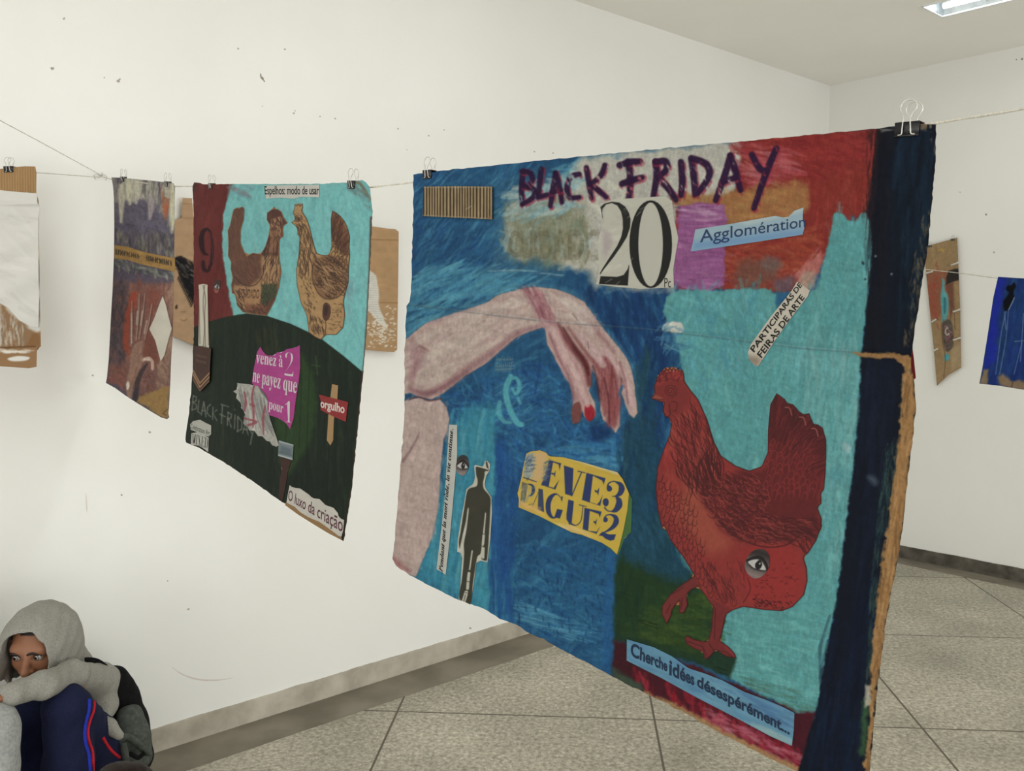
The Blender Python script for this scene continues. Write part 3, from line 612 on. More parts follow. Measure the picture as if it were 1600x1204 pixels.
cv.dabs(cr([(790, 462), (850, 455), (905, 472), (930, 510), (880, 500)]), [(198, 178, 170), LT, MD], 130, 24, 7, 20, 25, 0.5)
cv.stroke(cr([(670, 505), (720, 490), (765, 478), (800, 462)], 5, False), [5, 7, 3], MD, 0.8, 2)
cv.stroke(cr([(664, 617), (700, 600), (735, 574), (770, 550), (810, 520), (848, 508)], 5, False), [8, 13, 12, 10, 9, 5], SH, 0.75, 4)
cv.stroke(cr([(640, 608), (660, 616), (690, 612)], 5, False), [5, 7, 4], SH, 0.7, 3)
cv.stroke(cr([(645, 530), (652, 548), (662, 552), (650, 575), (643, 600)], 5, False), [5, 10, 12, 8, 6], SH, 0.6, 4)
cv.stroke(cr([(655, 540), (670, 548)], 4, False), 3, DK, 0.6, 2)
cv.stroke(cr([(820, 452), (835, 470), (850, 495), (862, 502)], 5, False), [9, 14, 14, 5], (150, 92, 104), 0.75, 4)
cv.stroke(cr([(838, 455), (850, 478), (866, 496)], 5, False), [5, 8, 3], (168, 112, 122), 0.7, 3)
cv.dabs(cr([(825, 455), (845, 455), (866, 500), (848, 505)]), [(142, 80, 94), (166, 110, 118), (186, 146, 148)], 60, 22, 4, 62, 10, 0.6)
cv.stroke(cr([(853, 505), (866, 520), (885, 560), (905, 590), (915, 630)], 5, False), [10, 17, 20, 16, 14], (186, 142, 144), 0.95, 3)
cv.dabs([(852, 508), (880, 520), (905, 590), (925, 640), (900, 620), (870, 560)], [(192, 150, 150), (174, 126, 130), (200, 164, 162)], 90, 28, 6, 62, 10, 0.55)
cv.stroke(cr([(872, 505), (885, 530), (900, 550), (915, 570), (921, 600)], 5, False), [3, 7, 11, 12, 8], (110, 52, 56), 0.85, 3)
cv.stroke(cr([(888, 512), (915, 550), (935, 575), (948, 600)], 5, False), [3, 6, 9, 6], (128, 68, 72), 0.75, 3)
cv.stroke(cr([(946, 560), (957, 590), (960, 630), (955, 660)], 5, False), [8, 16, 20, 16], (138, 70, 76), 0.9, 4)
cv.stroke(cr([(930, 560), (945, 590), (948, 640)], 5, False), [6, 12, 12], (154, 90, 92), 0.85, 3)
cv.dabs([(930, 570), (962, 560), (968, 660), (942, 655)], [(146, 78, 82), (120, 54, 58), (168, 108, 108)], 70, 26, 5, 85, 10, 0.6)
cv.stroke(cr([(941, 545), (965, 570), (980, 600), (988, 640)], 5, False), [6, 12, 12, 8], (190, 152, 152), 0.9, 2)
cv.stroke(cr([(961, 560), (970, 585), (971, 610)], 5, False), [3, 4, 2], (116, 60, 66), 0.8, 1.5)
cv.poly(cr([(895, 632), (905, 628), (909, 640), (906, 658), (896, 661), (893, 648)]), (116, 62, 60), 0.9, 1.5)
cv.poly(cr([(914, 634), (922, 631), (929, 640), (929, 651), (921, 658), (914, 650)]), (160, 34, 50), 1, 1)
cv.poly(cr([(926, 660), (950, 668), (955, 678), (935, 690), (922, 680)]), (18, 40, 86), 0.6, 5)
cv.stroke(cr([(905, 485), (935, 520), (960, 550)], 5, False), [4, 8, 4], (150, 100, 106), 0.6, 3)
cv.stroke(cr([(700, 500), (760, 483), (815, 470)], 5, False), [8, 16, 8], (208, 196, 184), 0.55, 5); cv.stroke(cr([(668, 560), (700, 545), (760, 520)], 5, False), [14, 22, 10], (206, 192, 180), 0.5, 7); cv.stroke(cr([(880, 466), (905, 486), (925, 515)], 5, False), [12, 18, 10], (208, 196, 186), 0.6, 5)
cv.stroke(cr([(640, 606), (665, 614), (690, 606), (730, 580)], 5, False), [4, 7, 6, 4], (136, 92, 98), 0.6, 2.5); cv.stroke(cr([(640, 545), (650, 560), (641, 590)], 5, False), [8, 12, 8], (156, 114, 122), 0.5, 4)
for p_, w_, c_ in [([(862, 512), (880, 548), (902, 590), (918, 632)], [8, 10, 9, 8], (204, 176, 170)), ([(858, 520), (872, 556), (892, 598), (897, 625)], [3, 4, 5, 6], (150, 104, 110)), ([(905, 520), (925, 545), (942, 570)], [10, 14, 10], (196, 166, 164)), ([(948, 548), (970, 578), (985, 615), (989, 642)], [7, 9, 8, 5], (202, 172, 168)), ([(968, 566), (977, 596), (981, 630)], [3, 3, 2], (148, 96, 102)), ([(935, 590), (943, 615), (945, 648)], [4, 5, 5], (150, 88, 88)), ([(950, 585), (957, 620), (958, 655)], [4, 5, 5], (142, 78, 80)), ([(944, 590), (951, 625), (952, 660)], [2, 2, 2], (84, 36, 42)), ([(926, 572), (932, 590), (936, 625)], [3, 3, 2], (70, 36, 46)), ([(880, 512), (898, 542), (914, 566), (920, 585)], [3, 6, 7, 5], (92, 38, 42)), ([(972, 604), (967, 618)], [5, 3], (36, 92, 138))]: cv.stroke(cr(p_, 5, False), w_, c_, 0.8, 1.6)
for a in [((918, 533), (920, 545)), ((895, 490), (903, 500)), ((972, 590), (976, 606))]: cv.stroke(a, 1.2, (90, 56, 62), 0.6)
cv.poly(LOW, (30, 62, 92), 0.7, 2.5, 1)
cv.poly(LOW, (188, 166, 158), 1, 1, 0.8)
cv.dabs(LOW, [(194, 172, 164), (182, 158, 152), (188, 162, 156)], 200, 30, 9, 95, 20, 0.4)
cv.stroke(cr([(630, 720), (640, 705), (650, 688), (655, 676)], 5, False), [5, 3, 1], (128, 92, 96), 0.7, 1.5)
cv.stroke(cr([(640, 624), (655, 620), (670, 626), (690, 622)], 5, False), 2.2, (100, 60, 66), 0.9, 1)
cv.stroke(cr([(614, 870), (622, 880), (640, 892)], 5, False), [6, 9, 4], (160, 92, 96), 0.6, 3)
# the turquoise ampersand, dry marks, drips
AMP = (76, 164, 178)
cv.stroke(cr([(798, 588), (790, 610), (797, 640), (808, 660), (815, 663)], 6, False), [8, 9, 9, 9, 8], AMP, 1, 1.2)
cv.stroke(cr([(799, 590), (808, 592), (812, 605), (806, 615), (800, 606)], 6, False), [6, 5, 7, 5, 4], AMP, 0.95, 1)
cv.stroke(cr([(781, 628), (779, 645), (788, 658), (798, 660)], 6, False), [6, 8, 6, 4], AMP, 0.9, 1.2)
cv.stroke([(809, 622), (813, 630)], 4, AMP, 0.8)
cv.dabs([(770, 600), (830, 590), (835, 665), (775, 668)], [(70, 146, 176), (90, 160, 180)], 90, 24, 2, -30, 12, 0.5, dry=.5)
for i in range(9): x = 776 + i * 3; cv.stroke([(x, 556 + (i % 3) * 2), (x - 2, 580)], 1, (170, 176, 150), 0.5, dry=.4)
for i in range(4): y = 562 + i * 5; cv.stroke([(775, y), (803, y - 1)], 1, (170, 176, 150), 0.45, dry=.4)
cv.stroke([(672, 431), (900, 438)], 2, (150, 190, 196), 0.0)
cv.stroke(cr([(765, 422), (820, 423), (880, 430)], 5, False), 3, (176, 204, 204), 0.6, 1.5, .5)
# ghost of the box print under the pale paint
def ghost(canvas, body, quad, col, a, soft=1.2):
    v, f = glyphs(body, 0.03); lo, hi = v.min(0), v.max(0); tl, tr, br, bl = quad; p = homog([bl, br, tr, tl])((v - lo) / (hi - lo))
    sl = canvas.win(p, 3); X, Y = canvas.X[sl], canvas.Y[sl]; m = np.zeros(X.shape, bool)
    for q in f: m |= inside(X, Y, p[list(q)])
    canvas.mix(sl, m * a * np.clip(fbm(X, Y, 12, 5, 0, 3) * 2 - .3, 0.2, 1), col)
ghost(cv, 'CUIDADO', [(794, 360), (946, 357), (944, 410), (796, 402)], (98, 90, 70), 0.42, 2)
# hand painted title
INK = (44, 24, 58); RD = (160, 40, 66)
def brushed(pts, w=8.5, rnd=0):
    p = np.asarray(pts, float)
    cv.stroke(p + (1.5, 1.5), w + 1.6, RD, 0.7, 1.2, .46, 60, 14, 4, rnd); cv.stroke(p, [w * .9, w, w * .8], INK, 0.95, 1.2, .28, 60, 12, 4, rnd + 3)
TITLE = [[(817, 267), (815, 295), (816, 319)], [(815, 268), (829, 270), (831, 283), (819, 291)], [(819, 291), (834, 296), (833, 308), (816, 319)],
         [(846, 264), (843, 288), (841, 308)], [(841, 308), (855, 304)], [(868, 270), (864, 295), (860, 322)], [(868, 270), (874, 290), (878, 316)], [(862, 300), (876, 297)],
         [(905, 272), (892, 276), (886, 292), (890, 308), (905, 308)], [(916, 262), (920, 285), (924, 310)], [(945, 258), (938, 275), (922, 288)], [(922, 288), (936, 298), (947, 308)],
         [(981, 252), (985, 280), (982, 314)], [(968, 258), (985, 253), (1000, 252)], [(972, 287), (986, 282), (1003, 277)],
         [(1024, 252), (1026, 275), (1021, 306)], [(1024, 253), (1040, 252), (1041, 265), (1028, 277)], [(1028, 277), (1044, 294), (1056, 312)],
         [(1064, 253), (1066, 280), (1064, 305)], [(1080, 248), (1084, 275), (1086, 304)], [(1080, 247), (1103, 256), (1108, 275), (1090, 302)],
         [(1141, 243), (1132, 275), (1118, 313)], [(1141, 243), (1150, 270), (1157, 297)], [(1128, 284), (1154, 276)],
         [(1175, 242), (1186, 262), (1195, 268)], [(1213, 232), (1197, 270), (1178, 325)]]
for i, p in enumerate(TITLE): brushed(p if len(p) < 3 else cr(p, 5, False), 9 if i < 12 else 11, i)
cv.stroke([(1030, 308), (1058, 316), (1060, 330)], 8, (60, 56, 52), 0.5, 2, .45)
# fold line: crease shading put into the colour, pale edge above dark
FOLD = [(636, 476), (700, 484), (780, 494), (860, 503), (940, 509), (1010, 515), (1090, 524), (1170, 534), (1250, 544), (1330, 550)]
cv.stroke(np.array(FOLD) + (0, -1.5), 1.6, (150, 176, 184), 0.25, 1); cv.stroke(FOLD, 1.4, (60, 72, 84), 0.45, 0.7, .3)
cv.grain(0.09, 9, 3, 90, 4); cv.grain(0.07, 14, 4, 20, 14); cv.grain(0.07, 2.5, seed=8)
main = empty('painted_board', SM.p0, 'largest board, painted blue and turquoise with a red hen, hanging from the string at right', 'painted board')
mb = MB(); put_sheet(mb, SM, OUT, cv, 0, 0.005, 1.15)
mb.build('board', [M_PAINT, M_CARD], main)
# red flap showing behind the torn side
piece('torn_flap', main, SM, [(1421, 532), (1426, 545), (1428, 560), (1431, 590), (1427, 594), (1420, 575), (1412, 550)], (140, 34, 44), -0.012, 0.002, 2, label='dark red flap')
# ---- collage on the board
# corrugated strip
def flute(x, y):
    ph = (x - 661) / 4.7 + 0.25 * np.sin(x * 0.13)
    return 0.0025 + 0.0032 * np.abs(np.sin(math.pi * ph))
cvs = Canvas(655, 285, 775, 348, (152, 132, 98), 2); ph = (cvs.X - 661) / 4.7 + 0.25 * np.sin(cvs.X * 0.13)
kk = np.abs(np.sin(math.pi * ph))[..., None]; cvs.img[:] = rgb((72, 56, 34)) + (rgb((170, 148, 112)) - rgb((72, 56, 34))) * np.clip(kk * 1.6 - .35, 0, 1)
cvs.stroke([(661, 292.3), (769, 292.3)], 2.2, (176, 158, 124), 1); cvs.stroke([(661, 336.5), (769, 341.5)], 2.4, (170, 150, 114), 1); cvs.stroke([(768, 292), (768, 342)], 2, (166, 144, 106), 1)
cvs.poly([(763, 338), (770, 334), (770, 343), (762, 342)], (160, 126, 90), 1); cvs.stroke([(728, 327), (736, 322)], 1.6, (190, 180, 156), .8); cvs.grain(.12, 5, 20)
piece('corrugated_strip', main, SM, [(661.6, 291.5), (715, 290.7), (769, 291.5), (769.3, 317), (769, 342.5), (715, 340), (660.3, 337.4)], cvs, flute, 0.0024, 0.9, edge=(150, 128, 92))
# page with the number 20
P20 = [(937, 318), (960, 311), (1000, 309), (1040, 306), (1050, 314), (1054, 345), (1060, 372), (1056, 395), (1052, 420), (1053, 449), (1000, 451), (965, 448), (931, 444), (936, 425), (934, 380), (942, 345)]
def z20(p): return zt(p, 6.154, 800, 300)
c20 = Canvas(925, 300, 1068, 458, (192, 190, 176), 2.5); c20.dabs(P20, [(200, 198, 186), (184, 181, 166)], 60, 40, 10, 0, 30, .35)
two = z20([(805, 250), (812, 200), (840, 150), (890, 110), (960, 92), (1030, 100), (1090, 140), (1125, 200), (1140, 260), (1135, 340), (1105, 430), (1050, 520), (980, 620), (900, 720), (848, 790), (843, 782), (870, 735), (940, 625), (1010, 520), (1050, 430), (1067, 350), (1065, 260), (1048, 185), (1012, 128), (960, 105), (905, 118), (872, 160), (866, 200), (873, 240), (868, 280), (845, 302), (820, 292)])
c20.poly(two, (30, 30, 28), 1, .6)
c20.poly(z20([(852, 808), (1010, 815), (1075, 795), (1112, 740), (1124, 700), (1128, 705), (1114, 898), (836, 884)]), (28, 28, 27), 1, .6)
el = lambda cx, cy, rx, ry: z20([(cx + rx * math.cos(a / 36 * 6.2832), cy + ry * math.sin(a / 36 * 6.2832)) for a in range(36)])
c20.poly(el(1334, 501, 205, 422), (26, 26, 25), 1, .6); c20.poly(el(1333, 503, 118, 404), (190, 188, 175), 1, .6)
for (x, y, l) in [(1075, 150, 40), (1090, 190, 50), (1110, 230, 40), (1075, 175, 40), (1230, 150, 60), (1215, 185, 50), (1200, 210, 30), (1450, 130, 60), (1470, 170, 60), (1490, 210, 50), (1510, 250, 40), (1140, 650, 20), (1060, 600, 20), (900, 850, 60), (1000, 870, 40)]:
    c20.stroke(z20([(x, y + 18), (x + l, y - 14)]), 1.2, (170, 170, 160), .6, .8, .4, -30, 8, 2, x % 37)
c20.poly(z20([(805, 200), (840, 150), (880, 160), (870, 290), (810, 300)]), (150, 150, 148), .45, 4)
c20.poly(z20([(870, 360), (930, 380), (975, 460), (960, 560), (890, 640), (880, 500)]), (160, 140, 150), .5, 5, 4)
piece('number_page', main, SM, P20, c20, 0.0006, 0.0005, 0.6, letters=[lambda mb: put_text(mb, SM, 'Pc', [(1038, 434), (1048, 434), (1048, 449), (1038, 449)], (50, 48, 46), 0.0009)])
# printed word strips
AGG = z2([(222, 663), (400, 635), (640, 592), (700, 605), (740, 565), (788, 548), (782, 600), (792, 655), (782, 690), (560, 725), (360, 755), (198, 778), (212, 720)])
ca = Canvas(1075, 320, 1262, 398, (150, 178, 192), 1); ca.poly(z2([(198, 778), (212, 725), (500, 690), (800, 655), (790, 700), (400, 760)]), (108, 152, 192), .9, 6); ca.poly(z2([(440, 628), (790, 540), (790, 570), (500, 640)]), (178, 196, 196), .8, 3)
piece('word_strip', main, SM, AGG, ca, 0.0009, 0.0005, 1.5, letters=[lambda mb: put_text(mb, SM, 'Agglomération', [z2([(246, 667)])[0], z2([(796, 592)])[0], z2([(796, 668)])[0], z2([(246, 752)])[0]], (42, 66, 108), 0.0013, 0.004)], label='pale blue strip reading Agglomération')
def z7p(p): return zt(p, 8.027, 1150, 430)
PAR = z7p([(150, 960), (190, 860), (420, 540), (700, 190), (765, 80), (830, 115), (925, 190), (900, 260), (700, 520), (480, 830), (330, 1060), (280, 1140), (230, 1125), (160, 1050)])
cp = Canvas(1160, 430, 1275, 580, (200, 192, 176), 1); cp.poly(z7p([(130, 1000), (260, 1020), (310, 1060), (270, 1150), (130, 1080)]), (140, 124, 106), .9, 5); cp.poly(z7p([(840, 90), (930, 180), (880, 260), (840, 200)]), (196, 174, 160), .6, 4)
piece('word_strip', main, SM, PAR, cp, 0.0009, 0.0005, 1.5, letters=[
    lambda mb: put_text(mb, SM, 'PARTICIPARÁS DE', z7p([(158, 905), (778, 70), (832, 128), (228, 972)]), (34, 32, 30), 0.0013, 0.022),
    lambda mb: put_text(mb, SM, 'FEIRAS DE ARTE', z7p([(258, 985), (808, 232), (864, 284), (322, 1042)]), (34, 32, 30), 0.0013, 0.022)], label='white strip reading PARTICIPARÁS DE FEIRAS DE ARTE')
def z9(p): return zt(p, 5.333, 960, 980)
CHE = z9([(104, 98), (330, 165), (480, 240), (620, 340), (760, 385), (900, 440), (1080, 535), (1260, 600), (1400, 660), (1500, 712), (1495, 850), (1478, 985), (1300, 905), (1000, 745), (700, 590), (400, 425), (102, 275)])
cc = Canvas(975, 990, 1245, 1170, (92, 146, 174), 1); cc.dabs(CHE, [(84, 138, 172), (106, 160, 184), (70, 122, 164)], 90, 44, 6, 27, 5, .5); cc.dabs(z9([(1100, 560), (1500, 715), (1490, 880), (1250, 740)]), [(62, 112, 160), (82, 132, 170)], 40, 40, 6, 27, 5, .6); cc.dabs(z9([(1200, 800), (1480, 940), (1475, 985), (1200, 850)]), [(128, 168, 178), (140, 172, 172)], 30, 40, 5, 27, 5, .6)
def che(mb):
    for wd, q in (('Cherche', [(140, 118), (440, 275), (440, 370), (132, 238)]), ('idées', [(458, 262), (665, 385), (665, 486), (455, 395)]), ('désespérément...', [(690, 395), (1460, 800), (1460, 925), (685, 520)])):
        put_text(mb, SM, wd, z9(q), (28, 50, 78), 0.0013, 0.03)
piece('word_strip', main, SM, CHE, cc, 0.0009, 0.0005, 1.5, letters=[che], label='blue strip reading Cherche idées désespérément')
def z8p(p): return zt(p, 4.015, 670, 650)
PEN = z8p([(128, 52), (178, 55), (178, 240), (150, 560), (128, 800), (105, 995), (80, 975), (48, 960), (70, 780), (100, 520), (112, 300)])
def pen(mb):
    mb_v = z8p([(62, 968), (128, 78), (160, 80), (92, 985)])
    put_text(mb, SM, serif('Pendant que la mort rode, la vie continue.', 'i'), [mb_v[0], mb_v[1], mb_v[2], mb_v[3]], (34, 32, 34), 0.0013, 0.012)
    put_poly(mb, SM, [z8p([(96, 496), (104, 490), (98, 484), (93, 490)])], (34, 32, 34), 0.0013)
piece('word_strip', main, SM, PEN, (190, 190, 182), 0.0009, 0.0005, 2, letters=[pen], label='narrow white strip reading Pendant que la mort rôde, la vie continue')
# the yellow coupon
def zl(p): return zt(p, 6.019, 800, 680)
COUP = zl([(135, 170), (180, 150), (265, 140), (325, 165), (345, 195), (480, 205), (680, 255), (860, 310), (990, 345), (1040, 410), (1100, 545), (1085, 700), (1050, 880), (1010, 1040), (985, 1118), (930, 1060), (840, 1005), (660, 935), (560, 910), (430, 845), (250, 755), (62, 675), (65, 600), (52, 545), (88, 400), (110, 280)])
cl = Canvas(805, 698, 990, 872, (204, 172, 44), 2.5)
cl.dabs(COUP, [(210, 178, 50), (196, 164, 40)], 60, 40, 10, 30, 30, .3)
NB = (38, 56, 104)
def ink(p, a=1.0): cl.poly(zl(p), NB, a, .6)
def inks(p, w): cl.stroke(zl(cr(p, 6, False)), [q / 6.019 for q in w], NB, 1, .5)
ink([(350, 232), (388, 240), (345, 482), (275, 465)]); ink([(350, 232), (462, 262), (448, 325), (438, 272), (385, 252)]); ink([(372, 350), (395, 355), (410, 332), (404, 392), (392, 370), (368, 364)]); ink([(275, 465), (408, 508), (442, 420), (420, 450), (392, 492), (340, 478)])
ink([(488, 282), (578, 310), (566, 570), (500, 550)]); ink([(556, 570), (650, 342), (660, 345), (566, 572)]); ink([(620, 330), (690, 348), (688, 356), (618, 340)])
ink([(700, 352), (762, 368), (732, 630), (658, 605)]); ink([(700, 352), (880, 402), (862, 462), (848, 425), (760, 378)]); ink([(780, 510), (800, 520), (822, 490), (812, 562), (798, 537), (778, 530)]); ink([(658, 605), (830, 662), (852, 560), (825, 620), (800, 648), (730, 625)])
inks([(900, 480), (910, 450), (950, 432), (985, 438)], [18, 12, 10, 14]); inks([(975, 436), (1018, 460), (1032, 500), (1015, 545), (975, 570), (940, 572)], [10, 40, 58, 46, 14, 4]); inks([(975, 572), (1005, 610), (1005, 655), (975, 700), (935, 716)], [10, 50, 66, 46, 8]); inks([(945, 715), (900, 708), (872, 680)], [8, 10, 14])
cl.poly(zl(cr([(890, 495), (905, 470), (930, 478), (942, 505), (925, 525), (900, 522)])), NB, 1, .6); cl.poly(zl(cr([(855, 640), (858, 605), (885, 590), (908, 612), (905, 650), (880, 668)])), NB, 1, .6)
ink([(95, 435), (150, 455), (122, 640), (78, 630)], .6); inks([(150, 455), (195, 475), (200, 520), (185, 555), (150, 572)], [6, 24, 34, 22, 6]); inks([(140, 660), (200, 640)], [6, 4])
ink([(250, 498), (290, 508), (302, 722), (242, 700)], .9); inks([(190, 672), (255, 520)], [6, 4])
inks([(462, 590), (430, 556), (395, 556), (358, 590), (340, 650), (345, 720), (375, 768), (415, 772)], [6, 8, 24, 44, 48, 44, 24, 8]); ink([(425, 690), (478, 702), (450, 782), (398, 768)]); ink([(465, 570), (478, 575), (470, 625), (460, 600)])
ink([(530, 602), (582, 618), (560, 835), (540, 830), (512, 790), (512, 740)]); inks([(545, 825), (600, 845), (648, 800), (668, 665)], [26, 8, 8, 7]); ink([(630, 648), (702, 665), (700, 672), (628, 656)])
ink([(682, 680), (732, 700), (716, 898), (665, 880)]); ink([(682, 680), (842, 716), (826, 772), (814, 738), (730, 708)]); ink([(768, 802), (785, 808), (800, 782), (790, 842), (778, 825), (766, 818)]); ink([(665, 880), (795, 925), (828, 858), (795, 905), (716, 895)])
inks([(870, 775), (890, 750), (930, 744)], [14, 10, 10]); inks([(925, 743), (970, 765), (980, 810), (950, 860), (890, 900), (830, 925)], [10, 38, 52, 40, 16, 4]); cl.poly(zl(cr([(858, 795), (870, 768), (895, 775), (900, 800), (885, 815), (865, 812)])), NB, 1, .6)
ink([(815, 940), (850, 905), (910, 930), (978, 930), (960, 980), (925, 990), (880, 972), (850, 945)])
cl.poly(zl([(200, 150), (330, 160), (300, 420), (210, 440), (180, 430)]), (206, 170, 116), .92, 4, 3); cl.poly(zl([(130, 175), (210, 160), (190, 400), (110, 400)]), (150, 160, 158), .9, 2, 2)
cl.dabs(zl([(135, 200), (215, 190), (195, 400), (115, 395)]), [(58, 84, 118), (176, 180, 170)], 60, 9, 2, -30, 40, .8); cl.dabs(zl([(290, 230), (350, 240), (340, 400), (290, 410)]), [(76, 98, 120), (150, 150, 130)], 40, 9, 2, -30, 40, .8)
inks([(110, 395), (230, 436)], [10, 8]); cl.dabs(zl([(80, 450), (210, 470), (190, 640), (80, 630)]), [(190, 170, 120), (140, 150, 150)], 50, 9, 2, -60, 30, .6); cl.dabs(zl([(430, 845), (600, 860), (760, 950), (560, 900)]), [(214, 184, 110)], 30, 20, 5, 25, 15, .5); cl.dabs(zl([(60, 600), (220, 650), (300, 740), (80, 670)]), [(212, 170, 92)], 30, 16, 4, 25, 15, .5)
cl.poly(zl([(470, 200), (700, 245), (880, 300), (1000, 345), (1010, 375), (860, 325), (700, 275), (520, 220)]), (206, 198, 164), .8, 1.5, 1)
piece('torn_backing', main, SM, zl([(300, 780), (420, 850), (840, 1005), (1000, 1130), (1060, 960), (1120, 910), (1130, 600), (1100, 545), (1000, 600), (500, 700)]), (66, 108, 54), 0.0006, 0.0004, 2, label='torn green paper edge')
piece('coupon', main, SM, COUP, cl, 0.0011, 0.0006, 0.6, edge=(190, 168, 80), label='yellow coupon reading LEVE3 PAGUE2')
# cut-out eye and hatted figure
def eye_cut(name, cx, cy, rx, ry, tilt, parent, surf, off, skin=(120, 104, 98), size=3.0):
    c, s = math.cos(tilt), math.sin(tilt)
    T_ = lambda p: np.array([(cx + x * rx * c - y * ry * s, cy + x * rx * s + y * ry * c) for x, y in p])
    k = Canvas(cx - rx - ry - 4, cy - ry - rx - 4, cx + rx + ry + 4, cy + ry + rx + 4, skin, size)
    k.poly(T_([(-1, -1), (1, -1), (1, -.5), (-1, -.35)]), tuple(v * .42 for v in skin), .9, ry * .22); k.poly(T_([(-1, .6), (1, .6), (1, 1), (-1, 1)]), tuple(min(255, v * 1.55) for v in skin), .8, ry * .25)
    al = cr(T_([(-.85, .1), (-.4, -.28), (.15, -.4), (.65, -.15), (.95, .2), (.5, .38), (-.1, .42), (-.5, .32)]), 5)
    k.poly(al, (34, 30, 30), 1, 1.4); k.poly(cr(T_([(-.75, .1), (-.35, -.18), (.15, -.28), (.6, -.05), (.85, .2), (.45, .3), (-.1, .34), (-.45, .25)]), 5), (190, 188, 184), 1, .7)
    k.poly(cr(T_([(-.12, .0), (.12, -.3), (.42, -.05), (.36, .28), (.1, .34), (-.08, .22)]), 5), (30, 26, 26), 1, .6); k.poly(cr(T_([(.18, -.1), (.26, -.1), (.24, 0), (.17, 0)]), 4), (220, 220, 220), .9, .4)
    k.stroke(cr(T_([(-.9, .05), (-.4, -.32), (.15, -.46), (.7, -.2), (.98, .15)]), 5, False), ry * .13, (26, 22, 22), 1, .6); k.stroke(cr(T_([(-.8, -.3), (-.2, -.68), (.5, -.6), (.9, -.25)]), 5, False), ry * .07, (60, 50, 48), .7, .8)
    k.grain(.06, 3)
    piece(name, parent, surf, cr(T_([(-.95, -.05), (-.7, -.65), (0, -1), (.7, -.75), (1, 0), (.75, .65), (.2, .98), (-.5, .8), (-.9, .4)]), 4), k, off, 0.0004, 0.7)
eye_cut('eye_cutout', 722, 726.5, 10.5, 16.5, 0.06, main, SM, 0.0009, (104, 94, 92))
MANO = z8p([(285, 312), (292, 306), (350, 318), (350, 284), (366, 278), (384, 300), (382, 342), (358, 375), (350, 425), (356, 452), (392, 508), (396, 600), (386, 760), (368, 915), (322, 905), (300, 905), (288, 1000), (276, 1090), (262, 1182), (186, 1146), (198, 1060), (212, 860), (178, 850), (182, 775), (200, 660), (222, 540), (236, 458), (282, 420), (290, 380)])
cm_ = Canvas(710, 715, 775, 950, (196, 194, 178), 2.5)
MAN = z8p(cr([(300, 316), (372, 336), (374, 328), (362, 320), (357, 290), (365, 284), (374, 320), (376, 342), (352, 346), (350, 370), (345, 395), (340, 420), (345, 455), (375, 490), (388, 520), (385, 600), (378, 740), (366, 890), (358, 905), (330, 895), (338, 860), (350, 720), (356, 600), (348, 660), (335, 780), (325, 860), (305, 880), (290, 960), (275, 1060), (262, 1178), (190, 1142), (205, 1040), (214, 960), (222, 860), (220, 800), (238, 700), (250, 590), (244, 580), (232, 660), (212, 745), (200, 800), (194, 830), (188, 790), (200, 720), (212, 640), (225, 560), (238, 480), (256, 452), (300, 438), (306, 400), (298, 370), (296, 340)], 3))
cm_.poly(MAN, (58, 57, 44), 1, .7); cm_.grain(.1, 12, seed=6)
for p, w_ in [([(272, 845), (262, 920), (256, 960)], 9), ([(252, 985), (247, 1030), (243, 1080)], 18), ([(235, 1105), (225, 1140), (215, 1168)], 24), ([(356, 610), (350, 680), (346, 720)], 7), ([(345, 740), (340, 800)], 15), ([(342, 825), (340, 885)], 17)]: cm_.stroke(z8p(p), w_ / 4.0, (192, 190, 174), 1, .6)
for p in [[(228, 1105), (244, 1110)], [(240, 1035), (256, 1040)], [(333, 735), (352, 742)], [(336, 815), (350, 822)], [(230, 1120), (218, 1165)]]: cm_.stroke(z8p(p), 1.2, (60, 58, 46), .9)
piece('figure_cutout', main, SM, MANO, cm_, 0.0009, 0.0005, 0.7, label='dark silhouette of a man in a hat cut from paper')
# ---- the red hen
HEN = cat(z4([(60, 445), (82, 418), (80, 375), (92, 340), (98, 318), (106, 322), (110, 298), (120, 300), (124, 276), (136, 288), (146, 268), (158, 284), (168, 266), (180, 282), (190, 266), (202, 284), (214, 270), (224, 288), (240, 280), (246, 296), (252, 345), (285, 395), (330, 450), (380, 560), (420, 690), (460, 770), (540, 825), (620, 855), (690, 830), (725, 750), (727, 620), (740, 480), (775, 415), (822, 448), (835, 470), (870, 478), (905, 520), (930, 535), (960, 528), (985, 590), (1010, 592), (1037, 612), (1057, 680), (1057, 780), (1052, 880), (1045, 960), (1028, 985), (1030, 1040), (1008, 1065), (1032, 1130), (1027, 1190)]),
          z6([(1027, 55), (1000, 130), (965, 185), (940, 210), (955, 260), (958, 320), (942, 385), (890, 440), (840, 460), (760, 455), (660, 440), (612, 455)]),
          z6([(580, 475), (565, 540), (550, 598), (590, 625), (618, 655), (627, 680), (580, 672), (530, 640), (510, 668), (482, 688), (470, 650), (425, 632), (395, 612), (386, 585), (400, 572), (425, 590), (470, 600), (496, 600), (510, 540), (518, 440), (480, 385), (450, 345), (415, 362), (395, 385), (402, 430), (382, 470), (360, 468), (362, 410), (345, 430), (330, 450), (322, 485), (303, 522), (280, 475), (282, 435), (318, 382), (375, 335), (432, 295)]),
          z6([(405, 250), (380, 210), (320, 130), (290, 60)]), z4([(125, 1180), (100, 1080), (88, 960), (98, 840), (135, 730), (168, 650), (178, 580), (165, 555), (140, 545), (128, 515), (138, 470), (100, 458)]))
hn = Canvas(1008, 568, 1298, 1038, (140, 42, 38), 2.0)
hn.dabs(z4([(180, 560), (330, 560), (430, 760), (520, 900), (330, 1100), (130, 1100), (110, 850)]), [(150, 46, 42), (132, 36, 36), (160, 62, 48)], 200, 40, 10, 80, 20, .5)
